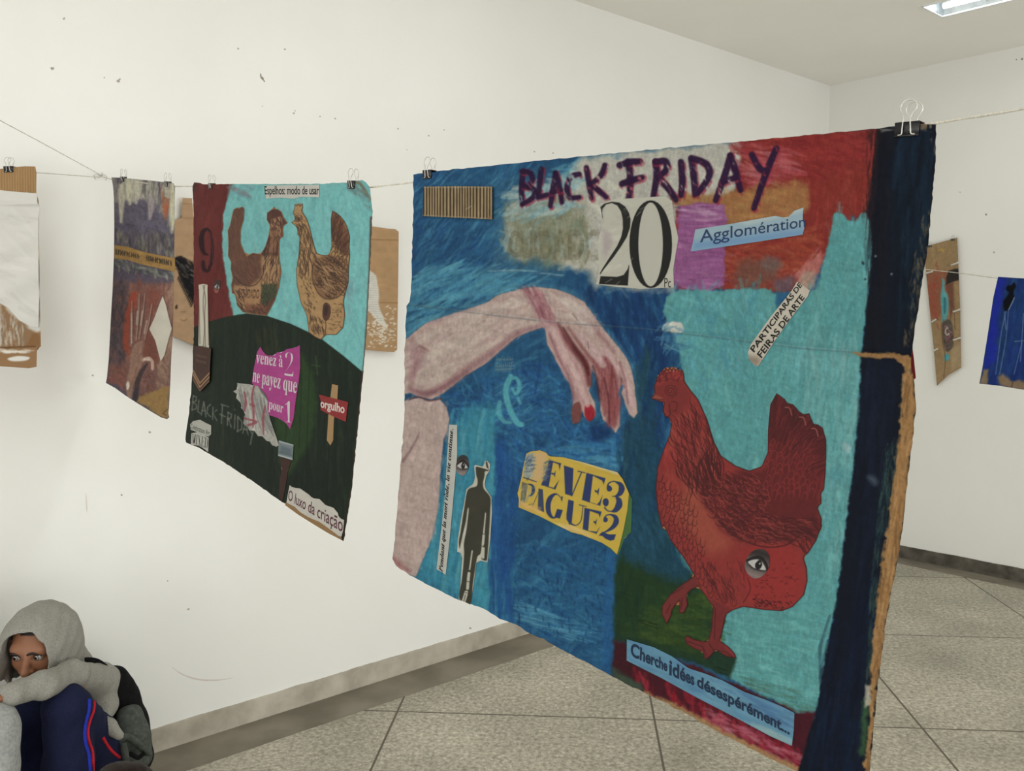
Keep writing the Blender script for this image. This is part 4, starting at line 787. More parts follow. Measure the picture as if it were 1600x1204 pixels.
hn.poly(cr(z4([(300, 900), (370, 1000), (440, 1150), (520, 1260), (420, 1330), (300, 1240), (210, 1120), (230, 960)])), (156, 72, 52), .85, 12, 4)
hn.poly(cr(cat(z4([(740, 440), (800, 440), (960, 540), (1050, 640), (1055, 850), (1020, 1000), (1020, 1180)]), z6([(980, 120), (900, 130), (740, 150), (620, 120), (540, 50)]), z4([(340, 1000), (400, 920), (560, 860), (700, 840), (730, 700)]))), (96, 25, 28), .95, 5, 3)
hn.poly(cr(z4([(740, 440), (780, 425), (860, 490), (960, 550), (1045, 640), (1050, 780), (960, 700), (880, 660), (740, 680)])), (80, 20, 25), .92, 4, 3)
hn.poly(cr(z6([(690, 160), (860, 150), (930, 230), (950, 320), (930, 390), (840, 445), (700, 430), (670, 330), (640, 250)])), (150, 38, 36), .9, 5)
hn.poly(z6([(430, 290), (300, 400), (270, 530), (420, 480), (460, 340)]), (112, 38, 36), .9, 3); hn.poly(z6([(510, 400), (600, 450), (550, 600), (640, 700), (380, 690), (380, 570), (500, 600)]), (112, 34, 36), .9, 3)
LN = (72, 20, 22); LT2 = (176, 74, 62)
def feathers(cvx, poly, n, L, Wd, ang, col, a=.8, curve=.25, jit=14):
    r = cvx.r; p = np.asarray(poly); lo, hi = p.min(0), p.max(0); k = 0
    while k < n:
        x = r.uniform(lo[0], hi[0]); y = r.uniform(lo[1], hi[1])
        if not inside(np.array([x]), np.array([y]), p)[0]: continue
        k += 1; t = math.radians((ang(x, y) if callable(ang) else ang) + r.uniform(-jit, jit)); l = L * r.uniform(.6, 1.3) / 2; dx, dy = math.cos(t), math.sin(t); b = curve * l * r.choice((-1, 1))
        cvx.stroke(cr([(x - dx * l, y - dy * l), (x - dy * b, y + dx * b), (x + dx * l, y + dy * l)], 3, False), [Wd * .4, Wd, Wd * .3], col, a, .5)
def scallops(cvx, poly, n, rad, ang, col, wd, a=.8):
    r = cvx.r; p = np.asarray(poly); lo, hi = p.min(0), p.max(0); k = 0; got = []
    for _ in range(n * 60):
        if k >= n: break
        x = r.uniform(lo[0], hi[0]); y = r.uniform(lo[1], hi[1])
        if not inside(np.array([x]), np.array([y]), p)[0] or any((x - u) ** 2 + (y - v) ** 2 < (rad * .95) ** 2 for u, v in got): continue
        k += 1; got.append((x, y)); t0 = math.radians(ang(x, y) if callable(ang) else ang); R = rad * r.uniform(.7, 1.2)
        pts = [(x + R * .55 * math.sin(u) * -math.sin(t0) + R * math.cos(u) * math.cos(t0), y + R * .55 * math.sin(u) * math.cos(t0) + R * math.cos(u) * math.sin(t0)) for u in np.linspace(-2.2, 2.2, 9)]
        cvx.stroke(pts, [wd * .5, wd, wd * .5], col, a, .5)
neck = z4([(180, 560), (330, 480), (380, 600), (450, 790), (380, 900), (240, 960), (190, 760)])
feathers(hn, neck, 120, 30, 1.8, lambda x, y: 68 + (x - 1080) * .35, LN, .8); feathers(hn, neck, 60, 24, 1.2, lambda x, y: 68 + (x - 1080) * .35, LT2, .6)
feathers(hn, z4([(380, 760), (470, 800), (420, 980), (260, 950)]), 50, 40, 2.4, 82, LN, .85)
brst = cat(z4([(110, 880), (240, 960), (330, 1100), (300, 1240)]), z6([(480, 120), (470, 220), (560, 400), (640, 420), (520, 400), (330, 130)]), z4([(110, 1100)]))
scallops(hn, brst, 95, 7.5, lambda x, y: 100 - (y - 800) * .12, LN, 1.3)
wing = cat(z4([(360, 940), (480, 880), (640, 880), (720, 980), (700, 1100)]), z6([(880, 60), (800, 140), (640, 130), (550, 60)]), z4([(380, 1080), (340, 1000)]))
scallops(hn, wing, 80, 9, 35, (148, 54, 46), 1.5, .9); scallops(hn, wing, 70, 8, 35, LN, 1.6, .9); feathers(hn, wing, 90, 22, 1.6, 40, LN, .85); feathers(hn, wing, 50, 18, 1.2, 40, LT2, .55)
tail = z4([(740, 700), (880, 690), (960, 760), (1010, 900), (980, 1000), (760, 1020), (690, 900)])
scallops(hn, tail, 55, 9, -75, (142, 42, 40), 1.5, .75); feathers(hn, z4([(745, 450), (860, 500), (1040, 640), (1045, 960), (930, 780), (750, 680)]), 110, 34, 1.6, lambda x, y: -85 + (x - 1210) * .75, (116, 32, 33), .5); feathers(hn, z4([(745, 450), (860, 500), (1040, 640), (1045, 960), (930, 780), (750, 680)]), 80, 30, 1.4, lambda x, y: -85 + (x - 1210) * .75, (62, 16, 20), .7)
for cpt in [(850, 490), (930, 545), (1000, 610)]: hn.stroke(z4(cr([(cpt[0] - 25, cpt[1] + 5), (cpt[0], cpt[1] + 10), (cpt[0] + 12, cpt[1] + 50)], 4, False)), 1.4, (190, 110, 96), .8)
feathers(hn, z6([(700, 30), (1010, 40), (990, 130), (860, 150), (720, 140)]), 60, 34, 1.6, 18, LN, .8); feathers(hn, z6([(900, 60), (1020, 40), (960, 190), (930, 200)]), 30, 26, 1.4, 65, (66, 18, 22), .8); feathers(hn, z6([(700, 40), (1000, 40), (960, 130), (720, 130)]), 30, 26, 1.2, 18, LT2, .5)
feathers(hn, z6([(780, 230), (930, 240), (930, 380), (800, 430), (690, 420), (700, 330)]), 40, 5, 1.4, 20, LN, .85, jit=50); feathers(hn, z6([(680, 400), (900, 420), (840, 455), (690, 440)]), 50, 5, 1.8, 30, (70, 18, 20), .9, jit=40)
feathers(hn, z6([(440, 220), (520, 240), (640, 400), (560, 410)]), 55, 16, 1.3, 62, LN, .8); feathers(hn, z6([(560, 230), (680, 250), (660, 400), (600, 420)]), 25, 14, 1.2, 75, LN, .6)
hn.stroke(cr(z6([(545, 40), (620, 110), (740, 158), (850, 155), (920, 110)]), 6, False), 2, (70, 18, 20), .9, .8); hn.stroke(cr(z6([(680, 305), (692, 360), (660, 420)]), 6, False), 1.6, (80, 22, 24), .9)
# head
hd = z4(cr([(60, 445), (82, 418), (80, 375), (120, 345), (200, 340), (245, 360), (290, 430), (240, 520), (180, 560), (140, 470)], 4)); hn.poly(hd, (120, 38, 36), .7, 4)
hn.poly(z4([(80, 375), (120, 290), (245, 288), (250, 340), (160, 335), (110, 370)]), (150, 46, 44), .9, 2); feathers(hn, z4([(85, 365), (120, 295), (245, 292), (245, 345), (130, 345)]), 40, 7, 1.6, -60, (88, 24, 26), .8, jit=40)
for i in range(8): q = 118 + i * 18; hn.stroke(z4([(q, 292 - (i % 2) * 4), (q + 2, 276)]), 1.6, (190, 120, 80), .9)
hn.stroke(z4([(172 + (8 + u * 2.2) * math.cos(u), 402 + (8 + u * 2.2) * math.sin(u)) for u in np.linspace(0, 14, 60)]), 1.3, (78, 24, 26), .9, .5)
hn.poly(z4([(60, 445), (85, 420), (130, 440), (125, 460), (95, 458)]), (150, 72, 56), .9, 1); hn.stroke(z4([(62, 447), (128, 452)]), 1.2, (70, 20, 22), .9)
hn.stroke(cr(z4([(138, 470), (130, 510), (150, 548), (172, 530), (165, 480)]), 5, False), 1.8, (80, 22, 24), .9); hn.stroke(cr(z4([(180, 460), (210, 470), (205, 510), (185, 515)]), 5, False), 1.4, (80, 22, 24), .9)
for p in [z6([(300, 400), (330, 380), (380, 350)]), z6([(300, 470), (320, 430)]), z6([(400, 600), (470, 625), (490, 670)]), z6([(500, 610), (520, 640), (580, 650), (620, 680)]), z6([(530, 450), (525, 590)]), z6([(375, 400), (370, 450)])]: hn.stroke(p, 1.5, (66, 18, 20), .8)
hn.stroke(np.concatenate([HEN, HEN[:1]]), 2.6, (60, 16, 20), .85, .8); hn.grain(.07, 5)
piece('hen_cutout', main, SM, HEN, hn, 0.0009, 0.0006, 0.8, edge=(170, 110, 60), label='red hen standing on one leg')
eye_cut('eye_cutout', 1183, 880, 19, 24, 0.35, main, SM, 0.0017, (98, 86, 84))
# ================================================================== SECOND BOARD: two hens on a dark hill
GAIN[0] = G_TWO
def z7(p): return zt(p, 4.014, 280, 260)
def z8(p): return zt(p, 3.65, 280, 530)
S2 = Surf((-0.799, 2.262, 1.835), (0.627, -0.771, -0.115), (-0.03, 0.06, -1), lambda u, v: 0.012 * np.sin(u * 3.4 + .3) + 0.01 * np.sin(v * 4))
OUT2 = cat([(300.5, 291), (303, 285), (308, 285), (318, 288), (350, 287.5), (418, 287.5), (500, 287), (545, 285), (558, 282), (566, 280.5), (571, 285), (577, 292), (579.5, 305), (582, 330), (580, 380), (578, 420), (574, 500), (571, 540), (568, 580), (562, 640), (556, 700), (550, 760), (544, 800), (537, 845), (530, 840), (500, 823), (445, 787), (400, 755), (350, 722), (310, 699), (290, 691), (289.5, 686), (293, 660), (296, 640), (300.5, 585), (303, 509), (302.4, 385), (302, 310)])
_r = resample(OUT2, 5); OUT2 = _r + np.stack([fbm(_r[:, 0] * 3, _r[:, 1] * 3, 9, seed=1) - .5, fbm(_r[:, 0] * 3, _r[:, 1] * 3, 9, seed=2) - .5], 1) * 2.5
c2 = Canvas(284, 275, 588, 850, (104, 42, 42), 1.5)
c2.dabs([(300, 285), (365, 285), (345, 400), (366, 520), (300, 520)], [(108, 46, 44), (96, 36, 36), (116, 52, 50)], 120, 50, 8, 92, 10, .5)
SKY = cat([(364, 285), (356, 310), (349, 335), (347, 385), (353, 434), (360, 472), (367, 505), (420, 510), (470, 520), (560, 600)], [(600, 600), (600, 270), (540, 270)])
c2.poly(SKY, (112, 184, 184), 1, 1.2, 1.5)
c2.dabs([(360, 287), (580, 285), (575, 570), (380, 500), (350, 400)], [(104, 178, 180), (118, 190, 190), (124, 184, 182), (98, 168, 174)], 300, 40, 8, 85, 30, .4)
c2.dabs([(540, 290), (575, 290), (582, 330), (565, 320)], [(110, 120, 112), (96, 140, 144)], 20, 24, 6, 45, 20, .5); c2.dabs([(360, 290), (400, 290), (380, 310)], [(130, 120, 124), (110, 150, 160)], 20, 20, 6, 10, 20, .5); c2.dabs([(535, 440), (560, 450), (545, 500)], [(116, 150, 160)], 15, 24, 6, 90, 20, .4)
c2.stroke([(549, 283), (562, 286), (572, 300), (580, 312)], [4, 5, 3, 2], (120, 106, 84), .8, 1.5)
HILL = cat(z7([(60, 1020), (190, 970), (300, 940), (420, 920), (550, 935), (700, 985), (830, 1045), (900, 1085), (1030, 1185)]), [(572, 585), (580, 700), (560, 860), (400, 800), (280, 700), (290, 560)])
keep = c2.img.copy(); c2.poly(HILL, (34, 44, 36), 1, 1, 0)
c2.dabs(HILL, [(40, 52, 40), (28, 38, 32), (46, 56, 40), (32, 42, 36)], 260, 70, 6, 90, 6, .5)
m_ = inside(c2.X, c2.Y, HILL)[..., None]; c2.img = np.where(m_, c2.img, keep)
c2.poly(cr([(440, 560), (478, 560), (494, 620), (488, 680), (465, 720), (445, 740), (430, 660)]), (48, 74, 40), .75, 4, 3)
hilltop = lambda x: np.interp(x, [290, 327, 355, 385, 417, 454, 487, 504, 537, 570], [519, 503, 496, 491, 495, 507, 522, 532, 557, 584]) + 3
for x in [318, 344, 372, 390, 398, 408, 424, 452, 470, 484, 508, 520, 530, 540]:
    c2.stroke([(x + 2, hilltop(x + 2)), (x + c2.r.uniform(-4, 0), 640), (x - c2.r.uniform(4, 12), 745 + (x - 400) * .55)], 1.3, (24, 34, 30), .6, .8, .3, 90, 40, 4, x % 30)
for x in [330, 352, 433, 458, 497, 515]: c2.stroke([(x, hilltop(x) + 2), (x - 4, 720)], 1.2, (64, 84, 58), .35, .8, .45, 90, 30, 3, x % 30)
c2.dabs([(300, 590), (320, 560), (345, 590), (330, 640), (300, 640)], [(58, 72, 52)], 12, 30, 1.5, -40, 20, .4); c2.dabs([(400, 520), (440, 520), (430, 580), (405, 570)], [(76, 66, 40), (60, 60, 38)], 30, 26, 4, 88, 10, .4)
for a, b in [((488, 570), (500, 572)), ((493, 556), (496, 585))]: c2.stroke([a, b], 2, (60, 84, 50), .7, 1)
c2.stroke(cat(OUT2[np.argsort(OUT2[:, 1])][0:0].reshape(-1, 2), [(580, 340), (578, 420), (574, 500), (570, 560), (562, 640), (551, 760), (538, 843)]), 4, (82, 52, 44), .8, 1.2)
c2.poly([(300, 283), (309, 284), (306, 300), (300, 300)], (80, 50, 48), .8, 1.5)
# stencil nine and the small cut eye hole
for p, w_ in [(cr(z7([(196, 410), (175, 392), (150, 410), (140, 450), (142, 500), (155, 540), (180, 555)]), 5, False), [3, 4, 7, 8, 8, 6, 2]), (cr(z7([(200, 420), (207, 480), (207, 560), (200, 610), (185, 640)]), 5, False), [2, 4, 5, 5, 3]), (cr(z7([(150, 600), (155, 640), (175, 655), (195, 645)]), 5, False), [6, 7, 5, 2])]: c2.stroke(p, w_, (42, 20, 26), .95, .6)
c2.stroke(z7([(206, 430), (210, 600)]), 1, (130, 84, 84), .5)
# chalk title
CH = (130, 134, 124)
for p in [[(80, 320), (72, 400)], [(80, 320), (98, 330), (96, 350), (78, 358)], [(78, 358), (100, 375), (95, 395), (72, 402)], [(112, 345), (106, 412), (122, 422)], [(140, 355), (126, 430)], [(140, 355), (152, 440)], [(130, 405), (148, 408)], [(178, 370), (162, 385), (158, 420), (178, 440)], [(192, 385), (190, 455)], [(215, 400), (192, 420), (214, 462)],
          [(238, 370), (282, 384)], [(246, 375), (240, 478)], [(230, 425), (262, 440)], [(278, 415), (274, 490)], [(278, 415), (298, 428), (294, 448), (276, 452)], [(282, 455), (296, 500)], [(318, 428), (314, 510)], [(316, 398), (318, 402)], [(334, 440), (332, 525)], [(334, 440), (358, 470), (355, 510), (332, 525)], [(378, 470), (362, 535)], [(378, 470), (392, 545)], [(366, 510), (388, 515)], [(402, 500), (412, 535)], [(425, 510), (412, 560), (406, 598)]]:
    c2.stroke(z8(p), 1.5, CH, .75, .5, .25, 20, 8, 3, len(p)); c2.stroke(z8(np.array(p) + 3), 1, CH, .4, .5, .4)
c2.grain(.08, 8, 4, 90, 4); c2.grain(.05, 2.5, seed=8)
two_b = empty('painted_board', S2.p0, 'green and sky blue board with two facing hens, hanging from the string in the middle', 'painted board')
mb = MB(); put_sheet(mb, S2, OUT2, c2, 0, 0.004, 0.9); mb.build('board', [M_PAINT, M_CARD], two_b)
# left hen
H1 = z7([(378, 262), (395, 250), (408, 265), (405, 330), (385, 400), (385, 480), (408, 535), (425, 562), (460, 540), (510, 550), (540, 500), (560, 430), (570, 370), (548, 335), (550, 290), (580, 268), (590, 266), (594, 248), (600, 266), (620, 268), (642, 284), (655, 318), (680, 355), (655, 370), (650, 400), (652, 440), (640, 445), (628, 460), (626, 560), (640, 660), (625, 760), (600, 840), (550, 935), (480, 928), (400, 915), (362, 870), (350, 800), (330, 795), (325, 740), (335, 700), (322, 640), (325, 600), (305, 560), (308, 480), (303, 400), (318, 370), (330, 310), (340, 270), (360, 258)])
h1 = Canvas(350, 316, 455, 500, (92, 56, 42), 3)
h1.poly(z7([(520, 560), (625, 560), (640, 660), (615, 780), (500, 800), (360, 800), (345, 740), (440, 750), (510, 690)]), (164, 126, 84), .95, 3, 2); h1.poly(z7([(345, 750), (520, 760), (510, 880), (400, 900), (355, 850)]), (164, 122, 80), .95, 3, 2)
h1.poly(z7([(515, 735), (620, 740), (610, 820), (520, 870), (508, 820)]), (58, 66, 40), .9, 1.5, 1.5); h1.poly(z7([(575, 400), (620, 400), (620, 540), (545, 540)]), (140, 98, 68), .8, 2)
h1.poly(z7([(420, 860), (550, 870), (545, 935), (420, 925)]), (120, 72, 50), .8, 2)
K1 = (56, 32, 26); P1c = (164, 124, 86)
feathers(h1, z7([(330, 300), (400, 280), (385, 480), (430, 600), (330, 620), (308, 480)]), 60, 18, 1.1, 88, (112, 74, 54), .75); feathers(h1, z7([(330, 560), (520, 570), (520, 700), (440, 745), (345, 720)]), 80, 9, 1.1, 60, (116, 78, 58), .75)
feathers(h1, z7([(540, 430), (630, 440), (630, 700), (540, 700), (520, 560)]), 60, 16, 1.2, 100, K1, .85); feathers(h1, z7([(560, 300), (650, 320), (640, 440), (560, 430)]), 40, 7, 1.2, 70, (176, 136, 96), .85)
feathers(h1, z7([(345, 760), (420, 760), (420, 900), (370, 880)]), 40, 6, 1.3, 60, K1, .85); feathers(h1, z7([(430, 850), (560, 850), (545, 930), (430, 925)]), 40, 5, 1.3, 45, K1, .8); scallops(h1, z7([(520, 690), (640, 690), (620, 740), (520, 735)]), 8, 4.5, 90, K1, 1.2); scallops(h1, z7([(515, 735), (620, 740), (610, 820), (520, 870)]), 10, 4.5, 90, (30, 40, 28), 1.4)
h1.stroke(cr(z7([(345, 690), (400, 740), (470, 745), (520, 690), (530, 620)]), 6, False), 1.3, K1, .9); h1.stroke(z7(cr([(620, 340), (610, 355), (625, 370), (640, 355), (620, 340)], 5, False)), 1.1, K1, .9)
h1.poly(z7([(548, 335), (550, 290), (600, 262), (642, 284), (640, 310), (580, 330), (565, 360)]), (76, 40, 34), .8, 1); h1.poly(z7([(650, 345), (680, 355), (655, 368)]), (70, 44, 36), .8, .8)
ghost(h1, 'CUIDADO', z7([(390, 765), (505, 772), (500, 830), (388, 822)]), (60, 34, 26), .9, .6)
h1.stroke(np.concatenate([H1, H1[:1]]), 1.6, (150, 106, 60), .9, .5); h1.grain(.08, 5)
piece('hen_cutout', two_b, S2, H1, h1, 0.0009, 0.0005, 0.55, edge=(160, 116, 70), label='dark brown hen facing right')
H2 = z7([(703, 352), (724, 338), (725, 320), (713, 290), (722, 262), (725, 235), (738, 245), (748, 232), (758, 248), (772, 230), (776, 255), (768, 278), (800, 330), (818, 380), (832, 440), (850, 510), (862, 545), (900, 555), (940, 555), (955, 500), (952, 420), (950, 330), (960, 275), (985, 290), (1010, 310), (1035, 340), (1050, 370), (1060, 400), (1070, 440), (1066, 500), (1070, 560), (1062, 640), (1062, 720), (1052, 760), (1040, 800), (1030, 850), (1040, 930), (1028, 1010), (985, 1055), (920, 1055), (888, 1086), (850, 1068), (812, 1040), (805, 980), (798, 930), (760, 850), (737, 740), (733, 650), (748, 560), (755, 440), (740, 425), (742, 400), (733, 375)])
h2 = Canvas(450, 312, 552, 536, (168, 132, 84), 3)
K2 = (66, 42, 30); W2c = (112, 76, 52)
h2.poly(cr(z7([(955, 275), (1010, 310), (1065, 440), (1055, 560), (1000, 520), (950, 440)])), (110, 68, 46), .9, 2); h2.poly(cr(z7([(840, 600), (900, 560), (980, 560), (1060, 600), (1050, 760), (960, 830), (890, 820), (840, 720)])), (128, 92, 60), .9, 2)
feathers(h2, z7([(955, 290), (1010, 315), (1060, 440), (1050, 540), (1000, 500), (955, 420)]), 60, 20, 1.3, lambda x, y: -95 + (x - 520) * 1.2 + 15, (70, 42, 30), .85); scallops(h2, z7([(950, 470), (1020, 480), (1065, 560), (1050, 640), (960, 600)]), 26, 5, -70, K2, 1.2, .9)
scallops(h2, z7([(850, 590), (960, 570), (1050, 640), (1040, 780), (930, 830), (850, 720)]), 55, 5, 40, K2, 1.3, .9); feathers(h2, z7([(850, 590), (960, 570), (1060, 640), (1040, 790), (930, 830), (850, 720)]), 90, 14, 1.2, 42, K2, .85); feathers(h2, z7([(860, 600), (1040, 640), (1030, 780), (900, 780)]), 50, 12, 1, 42, (190, 152, 104), .7)
feathers(h2, z7([(760, 400), (820, 400), (860, 560), (820, 680), (750, 680)]), 80, 18, 1.1, 84, K2, .85); feathers(h2, z7([(745, 640), (830, 700), (870, 850), (820, 950), (770, 850)]), 60, 5, 1.1, 60, K2, .8); feathers(h2, z7([(810, 940), (920, 960), (910, 1060), (820, 1040)]), 50, 8, 1.2, 70, K2, .85); feathers(h2, z7([(930, 860), (1030, 860), (1030, 1020), (930, 1040)]), 40, 4, 1.1, 20, K2, .8, jit=50); feathers(h2, z7([(725, 290), (790, 320), (800, 400), (735, 400)]), 40, 7, 1, 60, K2, .85)
h2.poly(cr(z7([(905, 870), (920, 855), (942, 870), (948, 910), (938, 950), (915, 965), (900, 930)])), (86, 48, 40), 1, 1); h2.poly(cr(z7([(910, 880), (925, 870), (935, 890), (925, 930), (908, 930)])), (48, 30, 28), .9, 1.2); h2.stroke(cr(z7([(905, 870), (920, 855), (942, 870), (948, 910), (938, 950), (915, 965), (900, 930), (905, 870)]), 5, False), 1, K2, .9)
h2.stroke(cr(z7([(840, 610), (835, 700), (870, 790), (930, 830), (1000, 815), (1045, 760)]), 6, False), 1.4, K2, .9); h2.stroke(cr(z7([(915, 1050), (920, 1000), (918, 975)]), 5, False), 1.2, K2, .9)
h2.stroke(z7([(742 + (4 + u * 1.6) * math.cos(u), 330 + (4 + u * 1.6) * math.sin(u)) for u in np.linspace(0, 11, 40)]), 1, K2, .9, .5)
h2.stroke(np.concatenate([H2, H2[:1]]), 1.7, (74, 44, 32), .9, .5); h2.grain(.08, 5)
piece('hen_cutout', two_b, S2, H2, h2, 0.0009, 0.0005, 0.55, edge=(160, 116, 70), label='tan hen facing left')
TAN = (30, 30, 30)
piece('word_strip', two_b, S2, z7([(537, 120), (700, 116), (880, 115), (877, 193), (760, 190), (720, 202), (640, 195), (545, 202), (540, 165)]), (194, 192, 184), .0009, .0005, 1.5, letters=[lambda mb: put_text(mb, S2, 'Espelhos: modo de usar', z7([(534, 123), (876, 122), (876, 192), (538, 192)]), TAN, .0012, .014)], label='white strip reading Espelhos: modo de usar')
eye_cut('eye_cutout', 339, 447, 5.2, 11, 0.15, two_b, S2, .0009, (112, 62, 54), 4)
cst = Canvas(305, 440, 332, 548, (204, 200, 182), 3)
for p in [[(150, 745), (165, 830), (160, 930), (165, 1130)], [(160, 745), (150, 860), (158, 1000), (152, 1130)], [(122, 770), (130, 1110)], [(180, 760), (184, 1120)]]: cst.stroke(cr(z7(p), 5, False), 1.1, (92, 60, 50), .85, .5)
piece('paper_tassel', two_b, S2, z7([(122, 742), (150, 736), (178, 742), (182, 900), (188, 1140), (120, 1130), (124, 900)]), cst, .0012, .0005, .9, label='cream strip with thin brown lines')
PEN2 = z8([(82, 33), (130, 40), (182, 52), (176, 150), (172, 240), (118, 297), (74, 225), (80, 130)])
cpn = Canvas(296, 536, 334, 616, (68, 40, 32), 3)
for k in (0, 22): cpn.stroke(z8([(80, 178 + k), (118, 250 + k), (174, 190 + k)]), 1.8, (172, 134, 90), .95, .5)
cpn.stroke(z8([(76, 230), (118, 296), (172, 238)]), 2, (160, 116, 76), .8); cpn.grain(.12, 6)
def pent(mb):    # two rows of worn, unreadable letters
    r = random.Random(4)
    for row, (a, b) in enumerate((((100, 84), (160, 98)), ((96, 112), (157, 127)))):
        for k in range(9):
            t = k / 9; x = a[0] + (b[0] - a[0]) * t; y = a[1] + (b[1] - a[1]) * t; h = 15
            for q in range(2):
                xx = x + q * 3.2; put_poly(mb, S2, [z8([(xx, y), (xx + 1.6, y), (xx + 1.4, y + h), (xx - .2, y + h)])], (112, 86, 70), .0056)
            yy = y + r.choice((1, 6, 12)); put_poly(mb, S2, [z8([(x, yy), (x + 4.6, yy + 1), (x + 4.6, yy + 3), (x, yy + 2)])], (112, 86, 70), .0056)
piece('pennant', two_b, S2, PEN2, cpn, .005, .003, .8, edge=(60, 38, 30), letters=[pent], label='brown pennant with two gold chevrons')
MAG = z8([(445, 72), (462, 42), (480, 72), (500, 92), (545, 92), (560, 72), (580, 78), (615, 55), (660, 48), (688, 33), (690, 160), (680, 250), (665, 345), (652, 450), (632, 513), (612, 480), (570, 450), (500, 428), (470, 350), (415, 245), (425, 170)])
cmg = Canvas(390, 535, 472, 675, (170, 52, 134), 2); cmg.dabs(MAG, [(178, 60, 142), (160, 46, 126)], 40, 24, 6, 20, 30, .4); cmg.grain(.06, 6)
WHT = (206, 198, 200)
def mag(mb):
    for s_, q, b_ in (('venez a', [(440, 86), (590, 112), (590, 160), (436, 136)], 0), ('2', [(604, 72), (652, 78), (650, 212), (600, 204)], -.03), ('ne payez que', [(422, 186), (672, 245), (668, 335), (416, 262)], 0), ('pour', [(512, 355), (594, 382), (590, 436), (508, 412)], 0), ('1', [(604, 346), (644, 354), (642, 476), (600, 470)], -.03)):
        put_text(mb, S2, serif(s_), z8(q), WHT, .0012, b_)
    put_poly(mb, S2, [z8([(572, 92), (579, 90), (583, 106), (579, 107)])], WHT, .0012)
piece('torn_paper', two_b, S2, MAG, cmg, .0009, .0005, 1, edge=(210, 170, 200), letters=[mag], label='torn magenta paper reading venez à 2 ne payez que pour 1')
WG = z8([(330, 248), (360, 252), (400, 256), (450, 268), (490, 310), (506, 350), (502, 400), (530, 490), (552, 550), (568, 603), (555, 612), (530, 603), (512, 575), (498, 578), (470, 548), (450, 552), (425, 515), (400, 520), (385, 490), (365, 482), (370, 440), (380, 420), (352, 390), (358, 370), (325, 335), (340, 320), (308, 296), (335, 282)])
cw = Canvas(360, 592, 440, 702, (166, 164, 156), 3)
for i in range(90):
    t_ = cw.r.random(); x0 = 340 + 150 * t_; y0 = 260 + 60 * t_ + cw.r.uniform(0, 60); cw.stroke(cr(z8([(x0, y0), (x0 + 20, y0 + 90), (x0 + 20 + 60 * t_, y0 + 190)]), 4, False), 1.6, cw.r.choice([(190, 188, 180), (136, 136, 132), (112, 114, 112), (200, 198, 190)]), .6, .6)
for p in [[(428, 262), (415, 330), (425, 420), (420, 500)], [(372, 300), (380, 360), (372, 410)], [(490, 380), (478, 450), (482, 540)], [(370, 450), (440, 470), (390, 490), (430, 480)], [(405, 370), (430, 380)]]: cw.stroke(cr(z8(p), 5, False), [2.5, 4, 2], (148, 62, 76), .85, .8, .2)
cw.poly(cr(z8([(455, 270), (490, 300), (506, 350), (490, 330), (465, 295)])), (54, 60, 54), .7, 1.5); cw.grain(.1, 4)
piece('wing_cutout', two_b, S2, WG, cw, .0016, .0006, .6, edge=(190, 188, 180), label='white feathered wing streaked with red')
piece('hand_lettered_scrap', two_b, S2, z8([(62, 485), (80, 465), (120, 458), (150, 475), (182, 490), (182, 540), (170, 553), (130, 545), (100, 528), (66, 515)]), (184, 184, 174), .0009, .0005, 1.2, letters=[lambda mb: put_text(mb, S2, 'Celebration Art', z8([(66, 478), (176, 520), (174, 550), (64, 508)]), (80, 84, 78), .0012)], label='torn white scrap with grey script')
piece('hand_lettered_scrap', two_b, S2, z8([(70, 535), (110, 528), (140, 545), (168, 560), (165, 642), (130, 615), (95, 600), (66, 605)]), (188, 188, 178), .0009, .0005, 1.2, letters=[lambda mb: put_text(mb, S2, serif('MIXED'), z8([(74, 535), (166, 562), (162, 624), (70, 590)]), (52, 54, 50), .0012, -.016)], label='torn white scrap reading MIXED')
piece('painted_stake', two_b, S2, z8([(872, 255), (906, 262), (902, 340), (882, 460), (878, 575), (862, 605), (842, 575), (850, 440), (862, 330)]), (lambda c: c)(Canvas(505, 595, 532, 700, (164, 130, 84), 2)), .0008, .0005, 1, label='tan stake under the red sign')
def org(mb): put_text(mb, S2, 'orgulho', z8([(806, 338), (946, 372), (940, 438), (806, 402)]), (216, 206, 196), .0013, .022)
piece('word_strip', two_b, S2, z8([(796, 314), (880, 335), (964, 358), (956, 412), (950, 470), (880, 440), (806, 402), (808, 350)]), (142, 38, 40), .0011, .0006, 1, edge=(120, 40, 40), letters=[org], label='red sign reading orgulho')
cfb = Canvas(432, 685, 462, 725, (116, 128, 132), 3); cfb.poly(z8([(580, 605), (640, 625), (638, 665), (575, 648)]), (84, 100, 108), .8, 2); cfb.stroke(z8([(568, 582), (652, 604)]), 1.6, (180, 186, 186), .9); cfb.stroke(z8([(566, 660), (648, 684)]), 2, (190, 196, 196), .9); cfb.stroke(z8([(568, 640), (648, 664)]), 1, (70, 80, 84), .8)
piece('brush_ferrule', two_b, S2, z8([(568, 574), (652, 600), (646, 688), (564, 664)]), cfb, .0016, .0008, .8, edge=(120, 124, 126), label='painted metal band of a brush')
piece('brush_handle', two_b, S2, z8([(574, 672), (642, 690), (622, 740), (606, 840), (588, 925), (568, 900), (574, 800), (586, 740)]), (62, 34, 30), .0009, .0005, 1.2, label='dark brown brush handle')
LUX = z8([(630, 830), (645, 845), (690, 850), (740, 885), (760, 905), (800, 910), (835, 945), (880, 960), (905, 990), (910, 1015), (940, 1030), (936, 1085), (925, 1125), (905, 1118), (890, 1105), (840, 1068), (800, 1040), (740, 1015), (690, 985), (660, 955), (612, 930), (620, 880)])
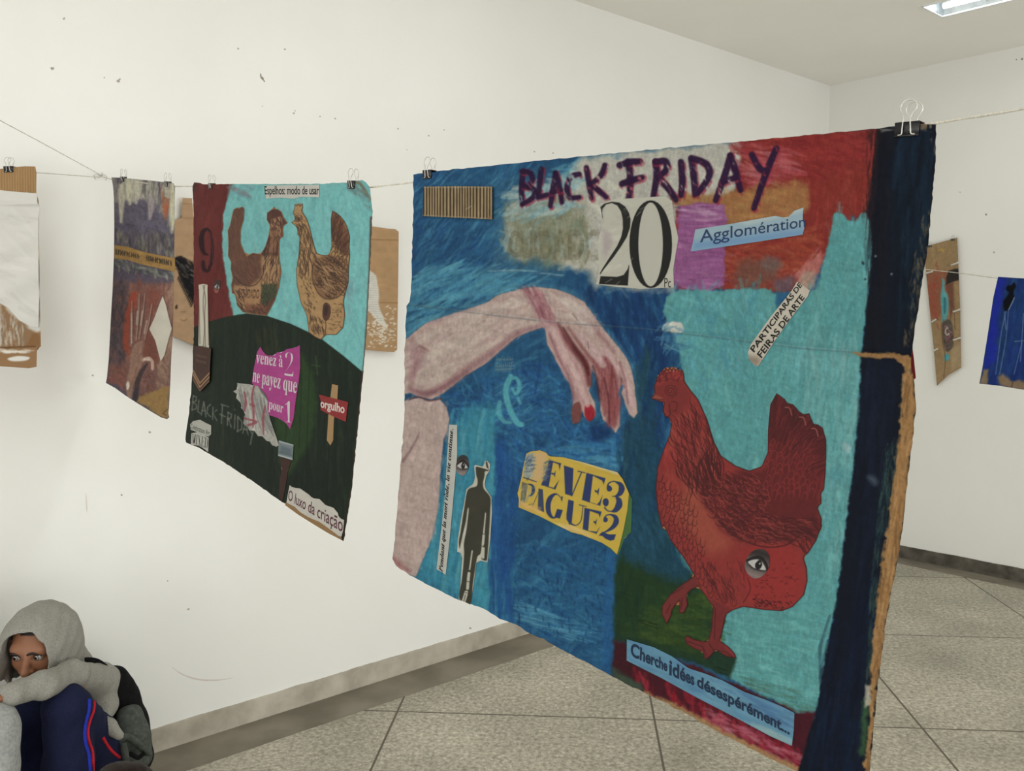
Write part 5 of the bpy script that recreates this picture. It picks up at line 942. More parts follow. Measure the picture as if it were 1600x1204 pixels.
piece('torn_backing', two_b, S2, z8([(606, 930), (660, 950), (760, 1005), (900, 1100), (925, 1128), (928, 1145), (850, 1105), (760, 1050), (680, 1000), (604, 945)]), (150, 116, 72), .0007, .0004, 1.5, label='torn brown paper edge')
def lux(mb): put_text(mb, S2, 'O luxo da criação', z8([(626, 856), (936, 1020), (930, 1120), (618, 928)]), (92, 40, 58), .0013, .006)
piece('word_strip', two_b, S2, LUX, (196, 192, 182), .001, .0005, 1.2, letters=[lux], label='torn white strip reading O luxo da criação')

# ================================================================== NARROW PAINTED BOARD WITH A HAND
GAIN[0] = G_ONE
S1 = Surf((-1.201, 2.72, 1.918), (0.67, -0.728, -0.147), (-0.01, 0.02, -1), lambda u, v: 0.02 * np.sin(v * 5.0) - 0.01 * np.sin(u * 6))
def za(p): return zt(p, 6.0214, 150, 260)
def zb(p): return zt(p, 5.235, 150, 440)
OUT1 = cat([(174, 277), (190, 277.5), (215, 280), (240, 282.5), (262, 285), (271, 286), (273.5, 292), (273, 330), (272.5, 367), (272, 420), (271, 480), (270, 520), (267.5, 560), (266, 600), (264, 637), (263, 645), (264.5, 652), (261, 654.5), (252, 652), (240, 645), (215, 630), (195, 617), (180, 606), (165.5, 598), (167, 590), (170, 560), (173, 500), (176, 450), (178, 400), (178.5, 350), (178, 310), (176.5, 290)])
c1 = Canvas(160, 270, 280, 660, (84, 76, 92), 2.5)
c1.dabs([(174, 277), (273, 286), (272, 350), (178, 345)], [(164, 162, 144), (146, 142, 132), (176, 174, 152), (124, 118, 118)], 220, 34, 5, 92, 6, .7)
c1.poly(za([(150, 330), (260, 330), (320, 360), (420, 320), (460, 310), (560, 370), (640, 480), (690, 590), (720, 640), (560, 670), (400, 690), (290, 620), (175, 600)]), (84, 78, 96), .9, 4, 4, 8)
c1.dabs(za([(180, 360), (440, 330), (600, 450), (690, 640), (400, 680), (180, 600)]), [(92, 86, 108), (74, 68, 82), (104, 98, 114)], 120, 18, 5, 60, 50, .5)
for p, c_ in [([(235, 180), (240, 300), (235, 520)], (168, 164, 146)), ([(300, 130), (310, 220), (320, 350)], (172, 170, 146)), ([(380, 130), (385, 220), (380, 340)], (160, 158, 140)), ([(510, 280), (520, 380), (505, 490)], (140, 130, 130)), ([(720, 180), (722, 400), (715, 620)], (170, 168, 142)), ([(650, 180), (680, 260), (700, 300)], (150, 142, 124)), ([(460, 140), (440, 250)], (96, 90, 88)), ([(170, 160), (185, 330)], (110, 104, 106))]: c1.stroke(za(p), [6, 11, 4], tuple(min(255, v * 1.12) for v in c_), .9, 1.8, .25, 90, 20, 2)
c1.poly(za([(610, 170), (640, 280), (690, 310), (680, 440), (650, 520), (630, 440), (620, 300)]), (148, 96, 68), .85, 1.5, 1.5); c1.poly(za([(630, 370), (690, 340), (670, 450), (640, 480)]), (168, 88, 60), .7, 1.5)
c1.dabs(za([(175, 610), (735, 640), (735, 860), (600, 840), (175, 740)]), [(112, 110, 98), (78, 74, 72), (134, 134, 120), (60, 58, 60), (98, 90, 88)], 170, 14, 4, 88, 12, .6)
c1.dabs(za([(175, 870), (740, 990), (735, 1060), (400, 1000), (175, 940)]), [(120, 124, 112), (70, 76, 78), (96, 98, 92), (52, 58, 62), (140, 142, 130)], 110, 12, 4, 60, 60, .6)
c1.poly(zb([(140, 0), (640, 20), (640, 400), (600, 900), (100, 820), (120, 400)]), (124, 84, 74), .9, 4)
c1.dabs(zb([(290, -10), (640, 20), (620, 300), (540, 700), (230, 640), (260, 100)]), [(134, 74, 58), (120, 78, 70), (148, 100, 86), (112, 66, 58)], 160, 20, 6, 90, 25, .5)
c1.dabs(zb([(145, 0), (270, 20), (215, 680), (100, 680), (130, 300)]), [(72, 66, 76), (84, 74, 84), (64, 58, 66), (104, 84, 86)], 170, 16, 6, 90, 35, .6)
c1.poly(zb([(285, 90), (350, 70), (330, 200), (290, 250), (275, 420), (265, 600), (225, 560), (220, 430), (240, 250)]), (148, 66, 46), .9, 2, 2); c1.poly(zb([(430, 60), (525, 80), (500, 200), (440, 330), (420, 260)]), (126, 72, 60), .9, 2.5, 2)
c1.poly(zb([(395, 420), (440, 415), (490, 480), (515, 640), (500, 760), (480, 900), (360, 930), (360, 780), (470, 720), (440, 630), (390, 600)]), (116, 68, 56), .9, 2.5, 2)
c1.dabs(zb([(100, 680), (250, 700), (240, 880), (110, 820)]), [(122, 72, 64), (140, 90, 80), (104, 66, 62)], 60, 14, 5, 30, 40, .6)
c1.dabs(zb([(500, 660), (610, 640), (600, 880), (480, 880)]), [(150, 124, 100), (134, 104, 88), (110, 84, 76)], 60, 14, 5, 60, 40, .6); c1.dabs(zb([(370, 720), (490, 720), (480, 900), (370, 920)]), [(120, 92, 86), (134, 100, 94), (100, 72, 68)], 60, 14, 5, 80, 30, .5)
c1.dabs(zb([(560, 20), (640, 30), (625, 380), (600, 650), (540, 640), (600, 400)]), [(158, 130, 106), (140, 108, 92), (150, 118, 96)], 60, 18, 5, 95, 12, .6)
c1.poly(zb([(360, 930), (500, 880), (600, 850), (590, 1040), (600, 1120), (520, 1095), (340, 975)]), (146, 114, 64), 1, 2, 2); c1.stroke(zb([(585, 1040), (545, 1080), (575, 1090)]), 2, (96, 72, 42), .9, 1)
# the painted hand: brushes for fingers
SK = (146, 112, 96)
c1.poly(cr(zb([(275, 690), (275, 610), (300, 540), (335, 500), (375, 480), (388, 490), (378, 580), (388, 640), (345, 740), (305, 840), (290, 950), (250, 920), (250, 840), (262, 760)])), SK, 1, 1.2, 1)
for p in [[(285, 520), (290, 330), (290, 160)], [(325, 480), (345, 280), (350, 100)], [(350, 470), (375, 300), (400, 90)], [(395, 470), (430, 330), (455, 180)]]:
    c1.stroke(zb(p), [4.5, 3.2, 1.4], (132, 92, 80), 1, .8); c1.stroke(zb(np.array(p) + (3, 0)), [.8, 1.2, .5], (180, 160, 144), .7, .6); c1.stroke(zb(np.array(p) + (13, 0)), [1.5, 1.5, .8], (84, 58, 54), .8, .6)
for p in [[(290, 260), (292, 500)], [(340, 240), (330, 350)], [(380, 240), (365, 350)], [(415, 320), (395, 420)]]: c1.stroke(zb(p), 2.2, (176, 166, 152), .75, .8)
c1.stroke(cr(zb([(385, 640), (430, 625), (460, 655), (462, 710)]), 5, False), 5, (186, 156, 138), 1, .8); c1.stroke(cr(zb([(390, 632), (430, 640)]), 4, False), 3, (206, 190, 174), .9, .8)
c1.stroke(cr(zb([(420, 670), (370, 740), (335, 840), (320, 960)]), 5, False), [3, 7, 8, 8], (58, 48, 52), .9, 1); c1.poly(cr(zb([(250, 830), (265, 815), (275, 840), (265, 880), (250, 875)])), (216, 206, 190), .9, 1)
feathers(c1, zb([(275, 520), (400, 480), (380, 640), (300, 900), (260, 880)]), 40, 16, 1.3, 100, (128, 92, 78), .6)
for s_ in (0, 8, 14): c1.dabs(zb([(390, 760), (480, 740), (470, 830), (400, 830)]), [(96, 60, 56)], 6, 8, 2, 30, 60, .6)
c1.grain(.1, 5, 3, 90, 4); c1.grain(.08, 2, seed=7)
one_b = empty('painted_board', S1.p0, 'narrow board with violet top and a painted hand, hanging left of the hen boards', 'painted board')
mb = MB(); put_sheet(mb, S1, OUT1, c1, 0, 0.004, 0.65); mb.build('board', [M_PAINT, M_CARD], one_b)
cbn = Canvas(175, 380, 278, 428, (150, 114, 50), 3); cbn.dabs(za([(175, 740), (740, 860), (740, 985), (175, 865)]), [(160, 122, 56), (136, 100, 44)], 40, 20, 5, 10, 15, .5)
r_ = random.Random(9)
for k in range(26):     # a row of hand-scrawled marks, not readable in the photo
    x = 190 + k * 20.5; y = 800 + (x - 190) * .21; big = k > 14 or k < 2
    if 11 <= k <= 13: continue
    for q in range(2): cbn.stroke(za([(x + r_.uniform(-4, 4), y - 20), (x + r_.uniform(-8, 10), y + r_.uniform(-4, 4)), (x + r_.uniform(-4, 6), y + 22)]), 1.5 if big else 1, (48, 36, 24), .9, .5)
    if k % 3: cbn.stroke(za([(x - 6, y + r_.uniform(-10, 10)), (x + 12, y + r_.uniform(-10, 10))]), 1.2, (48, 36, 24), .8, .5)
cbn.grain(.1, 5)
piece('paper_band', one_b, S1, za([(172, 738), (300, 755), (420, 795), (560, 828), (742, 862), (744, 992), (600, 960), (420, 918), (300, 880), (174, 868)]), cbn, .0012, .0008, .7, edge=(150, 116, 60), label='ochre band with scrawled writing')
piece('paper_diamond', one_b, S1, zb([(545, 118), (572, 190), (590, 270), (620, 385), (590, 480), (560, 600), (530, 650), (505, 560), (485, 480), (436, 388), (480, 290), (520, 180)]), (196, 190, 176), .0012, .0008, 1, label='white diamond')

# ================================================================== WHITE BOARD AT THE LEFT EDGE
GAIN[0] = G_LEFT
p00 = P(60, 262, 2.32)
S0 = Surf(p00, (1, -0.15, 0), (0, 0, -1), lambda u, v: 0.006 * np.sin(v * 8))
def zc(p): return zt(p, 2.409, 0, 180)
OUT0 = cat([(-100, 263), (-40, 264), (0, 264), (22, 261), (40, 259.5), (55, 260), (57, 270), (56.5, 300), (60, 312), (61, 320), (60.5, 360), (62, 430), (62.5, 480), (64, 541), (58, 543), (57, 573), (45, 575), (22, 573.5), (0, 572), (-100, 570)])
c0 = Canvas(-105, 255, 68, 580, (164, 130, 86), 2)
for i in range(40):
    x = -100 + i * 4.1; c0.stroke([(x, 258), (x + .5, 300)], 1.6, (124, 92, 56), .7, .8)
c0.dabs([(-100, 260), (57, 260), (57, 298), (-100, 298)], [(176, 142, 96), (154, 120, 76)], 60, 16, 4, 90, 10, .4)
c0.poly([(-110, 515), (64, 515), (64, 580), (-110, 580)], (144, 110, 74), 1, 2)
c0.poly([(-110, 300), (20, 300), (40, 302), (57, 301), (61, 330), (62, 430), (64, 515), (50, 522), (40, 540), (-110, 540)], (198, 196, 190), 1, 2, 2.5)
c0.poly([(0, 470), (20, 490), (45, 512), (62, 520), (64, 542), (44, 542), (10, 545), (0, 540)], (128, 92, 56), .85, 3, 3)
c0.dabs([(-40, 480), (20, 495), (44, 520), (40, 540), (-40, 540)], [(186, 184, 176), (120, 104, 88), (196, 194, 188)], 160, 16, 2.5, 88, 8, .7)
c0.dabs([(-60, 330), (50, 320), (58, 500), (-60, 460)], [(204, 202, 198), (186, 184, 178)], 100, 50, 9, 25, 25, .3)
for p in [[(-20, 320), (60, 318)], [(-40, 400), (10, 395), (50, 410)], [(0, 440), (40, 450), (60, 470)]]: c0.stroke(cr(p, 5, False), 2, (150, 148, 142), .5, 2)
c0.poly(cr([(12, 560), (28, 556), (46, 558), (40, 563), (20, 564)]), (212, 210, 204), 1, 1); c0.dabs([(0, 546), (48, 546), (48, 552), (0, 552)], [(206, 202, 194)], 14, 18, 4, 3, 5, .7)
c0.stroke([(55, 541), (0, 543)], 1.5, (70, 48, 28), .8, 1)
left_b = empty('painted_board', S0.p0, 'white cloth-covered board with bare corrugated top strip, at the left edge', 'painted board')
mb = MB(); put_sheet(mb, S0, OUT0, c0, 0, .006, 1.2); mb.build('board', [M_PAINT, M_CARD], left_b)
cl0 = Canvas(-105, 296, 68, 545, (206, 204, 198), 1.5); cl0.dabs([(-100, 300), (60, 300), (60, 500), (-100, 500)], [(212, 210, 206), (194, 192, 186)], 120, 50, 10, 30, 25, .35)
piece('cloth', left_b, S0, [(-100, 296), (0, 297), (30, 300), (58, 302), (58, 316), (62, 322), (60, 340), (60, 420), (61, 470), (60, 512), (48, 510), (30, 500), (12, 480), (-10, 468), (-100, 450)], cl0, lambda x, y: .004 + .004 * np.sin((x + 2 * y) * .05) + .005 * np.exp(-((y - 318) / 3) ** 2), .002, 1.5, label='white cloth glued over the cardboard')

# ================================================================== BROWN SHEETS ON THE WALL BEHIND
GAIN[0] = G_WALL
cb = Canvas(262, 300, 400, 556, (176, 144, 110), 1.5); cb.dabs([(270, 300), (390, 310), (390, 550), (270, 540)], [(182, 150, 116), (168, 136, 102)], 60, 40, 10, 5, 15, .3)
for y in (318, 340): cb.stroke([(280, y), (305, y + 1)], 1, (130, 98, 66), .7)
cb.dabs(cr([(272, 402), (290, 404), (305, 415), (305, 470), (294, 455), (284, 435)]), [(26, 26, 30), (40, 40, 44), (20, 20, 22)], 60, 18, 4, 40, 25, .9); cb.poly(cr([(272, 403), (292, 404), (320, 425), (320, 480), (300, 468), (288, 445), (280, 425)]), (28, 28, 32), .9, 1.5, 3, 5, .25, 50); cb.dabs([(275, 408), (305, 420), (305, 445), (285, 430)], [(150, 146, 140)], 22, 9, 1.2, 35, 25, .7)
for i in range(14): a_ = i / 14; cb.stroke([(282 + a_ * 24, 426 + a_ * 44), (278 + a_ * 22, 436 + a_ * 46)], 2, (30, 30, 32), .9, .7)
cb.poly(cr([(274, 478), (277, 476), (277, 482), (274, 482)]), (40, 30, 26), .9); cb.stroke([(282, 487), (290, 487)], 1, (110, 84, 60), .8); cb.stroke(cr([(282, 499), (287, 501), (292, 498)], 4, False), 1.1, (110, 84, 60), .8); cb.grain(.05, 8)
bl = empty('cardboard_sheet', SW1.at(330, 430, .03), 'plain brown cardboard sheet with a black painted wing, behind the two-hen board on its left', 'cardboard sheet')
mb = MB(); put_sheet(mb, SW1, [(285, 309), (300, 309.5), (303, 345), (390, 350), (388, 552), (340, 549), (305, 540), (285, 531), (270, 525), (270, 345), (284, 340)], cb, .025, .005, 1.3); mb.build('sheet', [M_PAINT, M_CARD], bl)
cb = Canvas(470, 345, 635, 560, (172, 138, 98), 2); cb.dabs([(575, 355), (622, 355), (622, 548), (575, 548)], [(178, 144, 104), (166, 130, 90)], 50, 34, 9, 5, 12, .3)
for y in (374, 472): cb.stroke([(575, y), (622, y + 1)], 1.4, (134, 98, 58), .8, .8)
cb.poly(cr([(574, 425), (580, 424), (588, 432), (591, 455), (593, 480), (599, 496), (606, 512), (596, 508), (586, 498), (576, 486), (560, 480)]), (206, 204, 196), 1, 1, 1)
for i in range(22): y = 428 + i * 3.6; cb.stroke([(574, y), (588 + i * .5, y + 1)], .7, (160, 150, 134), .7, .4)
for i in range(170):
    x = cb.r.gauss(596, 13); y = cb.r.gauss(515, 18)
    if 572 < x < 617 and 474 < y < 543: cb.stroke([(x, y), (x + cb.r.uniform(1, 3.5), y + cb.r.uniform(-2, 2))], cb.r.uniform(.8, 2), (212, 206, 192), .9, .4)
cb.grain(.05, 8)
br_ = empty('cardboard_sheet', SW1.at(560, 450, .03), 'brown cardboard sheet with a white painted feather, behind the two-hen board on its right', 'cardboard sheet')
mb = MB(); put_sheet(mb, SW1, [(500, 352), (560, 353), (578, 353), (605, 357), (618, 358), (623, 362), (622, 450), (620.5, 546), (615, 550), (577, 547), (500, 543)], cb, .025, .005, 1.1); mb.build('sheet', [M_PAINT, M_CARD], br_)

# ================================================================== BOARDS ON THE RIGHT
GAIN[0] = G_WALL
def zd(p): return zt(p, 4.013, 1400, 340)
SN = Surf(SW2.at(1470, 480, .02), E2, (0, 0, -1))
cn = Canvas(1438, 364, 1510, 612, (150, 124, 88), 3)
NAR = zd([(178, 185), (240, 165), (330, 140), (384, 124), (390, 280), (402, 560), (408, 940), (330, 985), (256, 1054), (238, 830), (218, 640), (196, 420), (184, 300)])
cn.dabs(NAR, [(156, 130, 94), (140, 114, 80)], 80, 24, 6, 88, 10, .4); cn.poly(zd([(186, 350), (250, 330), (320, 330), (340, 560), (260, 640), (215, 630), (196, 440)]), (140, 84, 62), .85, 3, 2); cn.poly(zd([(190, 420), (240, 400), (260, 620), (218, 630)]), (150, 76, 58), .6, 3)
cn.poly(zd([(330, 330), (395, 320), (400, 390), (340, 410), (310, 425), (315, 370)]), (52, 46, 44), 1, 1.2, 1); cn.poly(zd([(310, 420), (360, 405), (365, 560), (340, 640), (330, 500)]), (110, 70, 56), .9, 2)
cn.poly(cr(zd([(290, 380), (305, 400), (305, 450), (325, 490), (330, 560), (315, 640), (300, 645), (285, 570), (280, 490), (288, 440)])), (86, 154, 158), 1, 1.2); cn.poly(cr(zd([(300, 500), (315, 520), (310, 600), (298, 590)])), (46, 110, 120), .9, 1); cn.stroke(zd([(290, 430), (290, 640), (300, 660)]), 2.4, (76, 146, 152), .9)
cn.poly(cr(zd([(290, 660), (340, 640), (360, 720), (355, 810), (320, 840), (300, 800), (288, 720)])), (84, 76, 70), .95, 1.5); cn.dabs(zd([(295, 680), (350, 670), (355, 820), (300, 820)]), [(150, 120, 120), (60, 40, 44), (110, 96, 88), (140, 60, 70)], 50, 6, 2, 40, 60, .8); cn.stroke(cr(zd([(322, 690), (310, 705), (318, 735), (332, 725)]), 5, False), 1.8, (190, 180, 172), .9)
cn.poly(cr(zd([(305, 860), (325, 850), (335, 880), (315, 900), (303, 885)])), (70, 150, 160), 1, 1); cn.poly(zd([(345, 830), (400, 780), (405, 930), (345, 960)]), (166, 144, 108), .8, 2)
for p in [[(255, 280), (250, 300), (262, 310), (250, 330)], [(240, 360), (262, 375), (245, 390)], [(235, 420), (262, 410), (265, 435), (240, 440), (238, 425)], [(230, 500), (255, 500)], [(240, 540), (260, 545)], [(245, 600), (262, 640)], [(255, 660), (268, 700)]]: cn.stroke(cr(zd(p), 4, False), 1.2, (168, 60, 56), .85, .5)
for p in [[(265, 205), (310, 200)], [(280, 190), (300, 215)]]: cn.stroke(zd(p), 1.6, (186, 150, 60), .9)
for p in [[(300, 640), (290, 760), (310, 880), (300, 1000)], [(365, 560), (370, 700)]]: cn.stroke(cr(zd(p), 4, False), 1.2, (96, 72, 50), .8)
cn.grain(.08, 4)
nar = empty('painted_board', SN.p0, 'tall narrow cardboard strip wrapped with white cord, hanging on the far wall', 'painted board')
mb = MB(); put_sheet(mb, SN, NAR, cn, 0, .006, .6); mb.build('board', [M_PAINT, M_CARD], nar)
for a, b in [((182, 350), (232, 336)), ((345, 298), (392, 280)), ((222, 655), (252, 636)), ((358, 590), (404, 574)), ((232, 836), (262, 820)), ((358, 768), (404, 752))]:
    mb = MB(); p = zd([a, b]); q = SN.at(np.linspace(p[0, 0], p[1, 0], 6), np.linspace(p[0, 1], p[1, 1], 6), .006); mb.tube(q, .0055, 8); mb.build('cord', M_STRING, nar, attr=False)
SB = Surf(P(1560, 432, 3.0), E2, (-.05, 0, -1), lambda u, v: .008 * np.sin(v * 7))
cbl = Canvas(1525, 425, 1720, 640, (24, 46, 110), 2)
BLU = cat(zd([(640, 370), (700, 374), (800, 380), (1150, 402), (1150, 1120), (1000, 1100), (800, 1078), (640, 1052), (522, 1040), (540, 950), (580, 700), (610, 500)]))
cbl.dabs(BLU, [(22, 40, 96), (28, 58, 118), (20, 48, 92), (30, 66, 110)], 240, 40, 8, 100, 8, .6); cbl.poly(zd([(610, 480), (640, 380), (690, 380), (650, 560), (620, 900), (550, 950), (580, 700)]), (22, 38, 150), .9, 4, 3)
cbl.poly(cr(zd([(740, 405), (752, 430), (738, 460), (740, 500), (720, 540), (702, 580), (680, 580), (672, 530), (690, 500), (708, 470), (690, 450), (700, 425), (720, 425)])), (14, 16, 22), 1, 1); cbl.stroke(cr(zd([(742, 500), (725, 540), (705, 578)]), 5, False), 1.2, (150, 170, 180), .8, .5)
for p in [[(690, 585), (660, 720), (625, 980)], [(705, 585), (690, 760), (650, 980)], [(745, 775), (800, 770)], [(800, 600), (780, 900)], [(790, 780), (740, 980)], [(680, 590), (690, 700)]]: cbl.stroke(zd(p), 1.1, (110, 140, 160), .7, .5, .2)
cbl.poly(zd([(522, 1040), (545, 950), (575, 950), (570, 1048)]), (132, 112, 82), .95, 2, 2); cbl.poly(zd([(640, 1000), (680, 980), (720, 1020), (800, 1020), (1000, 1050), (1000, 1110), (800, 1080), (720, 1065), (650, 1050)]), (136, 110, 78), .9, 2.5, 3); cbl.stroke(zd([(725, 1068), (732, 1030)]), 1.2, (50, 40, 30), .8); cbl.grain(.08, 5)
blu = empty('painted_board', SB.p0, 'deep blue board with a small black figure at the right edge of the picture', 'painted board')
mb = MB(); put_sheet(mb, SB, BLU, cbl, 0, .005, .9); mb.build('board', [M_PAINT, M_CARD], blu)

# ================================================================== STRINGS AND CLIPS
def string(name, pts, r, label, fuzz=.0004):
    p = np.array(pts); seg = []
    for a, b in zip(p[:-1], p[1:]):
        n = max(2, int(np.linalg.norm(b - a) / .02)); seg += [a + (b - a) * k / n for k in range(n)]
    seg = np.array(seg + [p[-1]]); mb = MB(); i = np.arange(len(seg))
    mb.tube(seg, r * (1 + .25 * np.sin(i * 2.1)), 8); o = mb.build(name, M_STRING, None, p[0], attr=False); return tag(o, label, 'string')
KNOT = SW1.at(157, 275, .012)
back = lambda S, x, y, o=-.0085: S.at(x, y, o)
string('string', [KNOT, back(S1, 174, 280), back(S1, 272, 291), back(S2, 301, 291), back(S2, 440, 294), back(S2, 576, 293), back(SM, 650, 284), back(SM, 1000, 246), back(SM, 1400, 206, -.0075), back(SM, 1448, 194.5, -.0072), P(1600, 170, .76), P(1900, 110, .55)], .0013, 'long white string carrying the hen boards from the wall to the right')
string('string', [KNOT + np.array([0, 0, .004]), P(60, 220, 2.3), P(0, 188, 2.05), P(-200, 80, 1.5)], .0009, 'thin string slanting up from the hook to the top left')
string('string', [KNOT - np.array([0, 0, .004]), P(64, 270, 2.33), back(S0, 50, 269, -.012), back(S0, 0, 268, -.012), back(S0, -100, 268, -.012), P(-260, 262, 2.2)], .0009, 'thin string carrying the white board at the left edge')
string('string', [SW1.at(1150, 392, .003), P(1446, 420.5, 3.5), P(1500, 426.5, 3.25), back(SB, 1561, 435, -.009), back(SB, 1700, 444, -.009), P(1900, 452, 2.6)], .0014, 'thin string running behind the red hen to the blue board')
mb = MB(); h0 = SW1.at(157, 275, 0); n_ = E2
mb.tube([h0, h0 + n_ * .012, h0 + n_ * .018 + (0, 0, .004), h0 + n_ * .018 + (0, 0, .010)], .002, 8)
for s_ in (-1, 1): mb.tube([KNOT, KNOT + E1 * s_ * .012 + (0, 0, .006), KNOT + E1 * s_ * .02 + (0, 0, 0), KNOT + E1 * s_ * .016 - np.array([0, 0, .012])], .0012, 6)
o = mb.build('wall_hook', M_WIRE, None, h0, attr=False); tag(o, 'small wire hook on the wall where the thin strings meet', 'hook')

def clip_parts(t):
    k = .0245 / 2
    mb = MB(); y0, y1 = t / 2 + .0006, .0052; H = .0135; w_ = .0008
    for s_ in (-1, 1):
        V = []
        for x in (-k, k):
            V += [(x, s_ * y0, 0), (x, s_ * (y0 + w_), 0), (x, s_ * (y1 + w_), H), (x, s_ * y1, H)]
        f = [(0, 1, 2, 3), (7, 6, 5, 4)] + [(i, i + 4, (i + 1) % 4 + 4, (i + 1) % 4) for i in range(4)]
        mb.add(V, f); mb.tube([(-k, s_ * (y0 + .0008), .0004), (k, s_ * (y0 + .0008), .0004)], .0012, 8)
    mb.box((-k, -y1 - w_, H - w_), (k, y1 + w_, H)); hs = []
    for s_ in (-1, 1):
        pts = cr([(-.0085, 0), (-.0048, .0008), (-.0042, .006), (-.0036, .0135), (-.0040, .018), (-.0078, .024), (-.0080, .0285), (-.0045, .0325), (0, .0335), (.0045, .0325), (.0080, .0285), (.0078, .024), (.0040, .018), (.0036, .0135), (.0042, .006), (.0048, .0008), (.0085, 0)], 4, False)
        z = pts[:, 1]; yy = s_ * (y0 + .0016 + (y1 - y0 + .0006) * np.clip(z / H, 0, 1) - .0022 * np.clip((z - H) / .02, 0, 1)); m2 = MB(); m2.tube(np.stack([pts[:, 0], yy, z + .0012], 1), .00065, 7); hs.append(m2)
    return mb, hs
_b, _h = clip_parts(.005)
def clip(S, px, py, label, scale=1.0, spread=0.0, tilt=0.0):
    "sits astride the top edge of a board"
    e = S.at(px, py, -.0025); t = empty('binder_clip', e + S.v * .0105 * scale, label, 'binder clip', None)
    M = Matrix((S.w, -S.n, -S.v)).transposed()
    if M.determinant() < 0: M = Matrix((-S.w, -S.n, -S.v)).transposed()
    t.rotation_euler = (M @ Matrix.Rotation(tilt, 3, 'Y')).to_euler(); t.scale = (scale,) * 3
    if not hasattr(clip, 'src'):
        clip.src = []
        for nm, mm, mt in (('body', _b, M_BLACK), ('handle', _h[0], M_WIRE), ('handle', _h[1], M_WIRE)):
            o = mm.build(nm, mt, None, (0, 0, 0), attr=False); o.parent = t; clip.src.append(o)
    else:
        for s_ in clip.src: c = s_.copy(); COL.objects.link(c); c.parent = t
    return t
clip(SM, 1421, 196.5, 'black binder clip at the top right corner of the red hen board', 1.0)
clip(SM, 671, 269, 'black binder clip at the top left corner of the blue hand and hen board', 1.0)
clip(S2, 552, 285, 'black binder clip on the right of the two-hen board top', 1.0)
clip(S2, 331, 288, 'black binder clip on the maroon corner of the two-hen board', .9)
clip(S1, 193, 277.5, 'left binder clip on the narrow violet board with the hand', 1.0)
clip(S1, 262, 285, 'right binder clip on the narrow violet board with the hand', 1.0)
clip(S0, 15, 262, 'black binder clip on the white board at the left edge', 1.1)
clip(SN, 1453.5, 383.5, 'lower left binder clip on the cord-wrapped strip', .9)
clip(SN, 1489, 373.5, 'upper right binder clip on the cord-wrapped strip', .9)
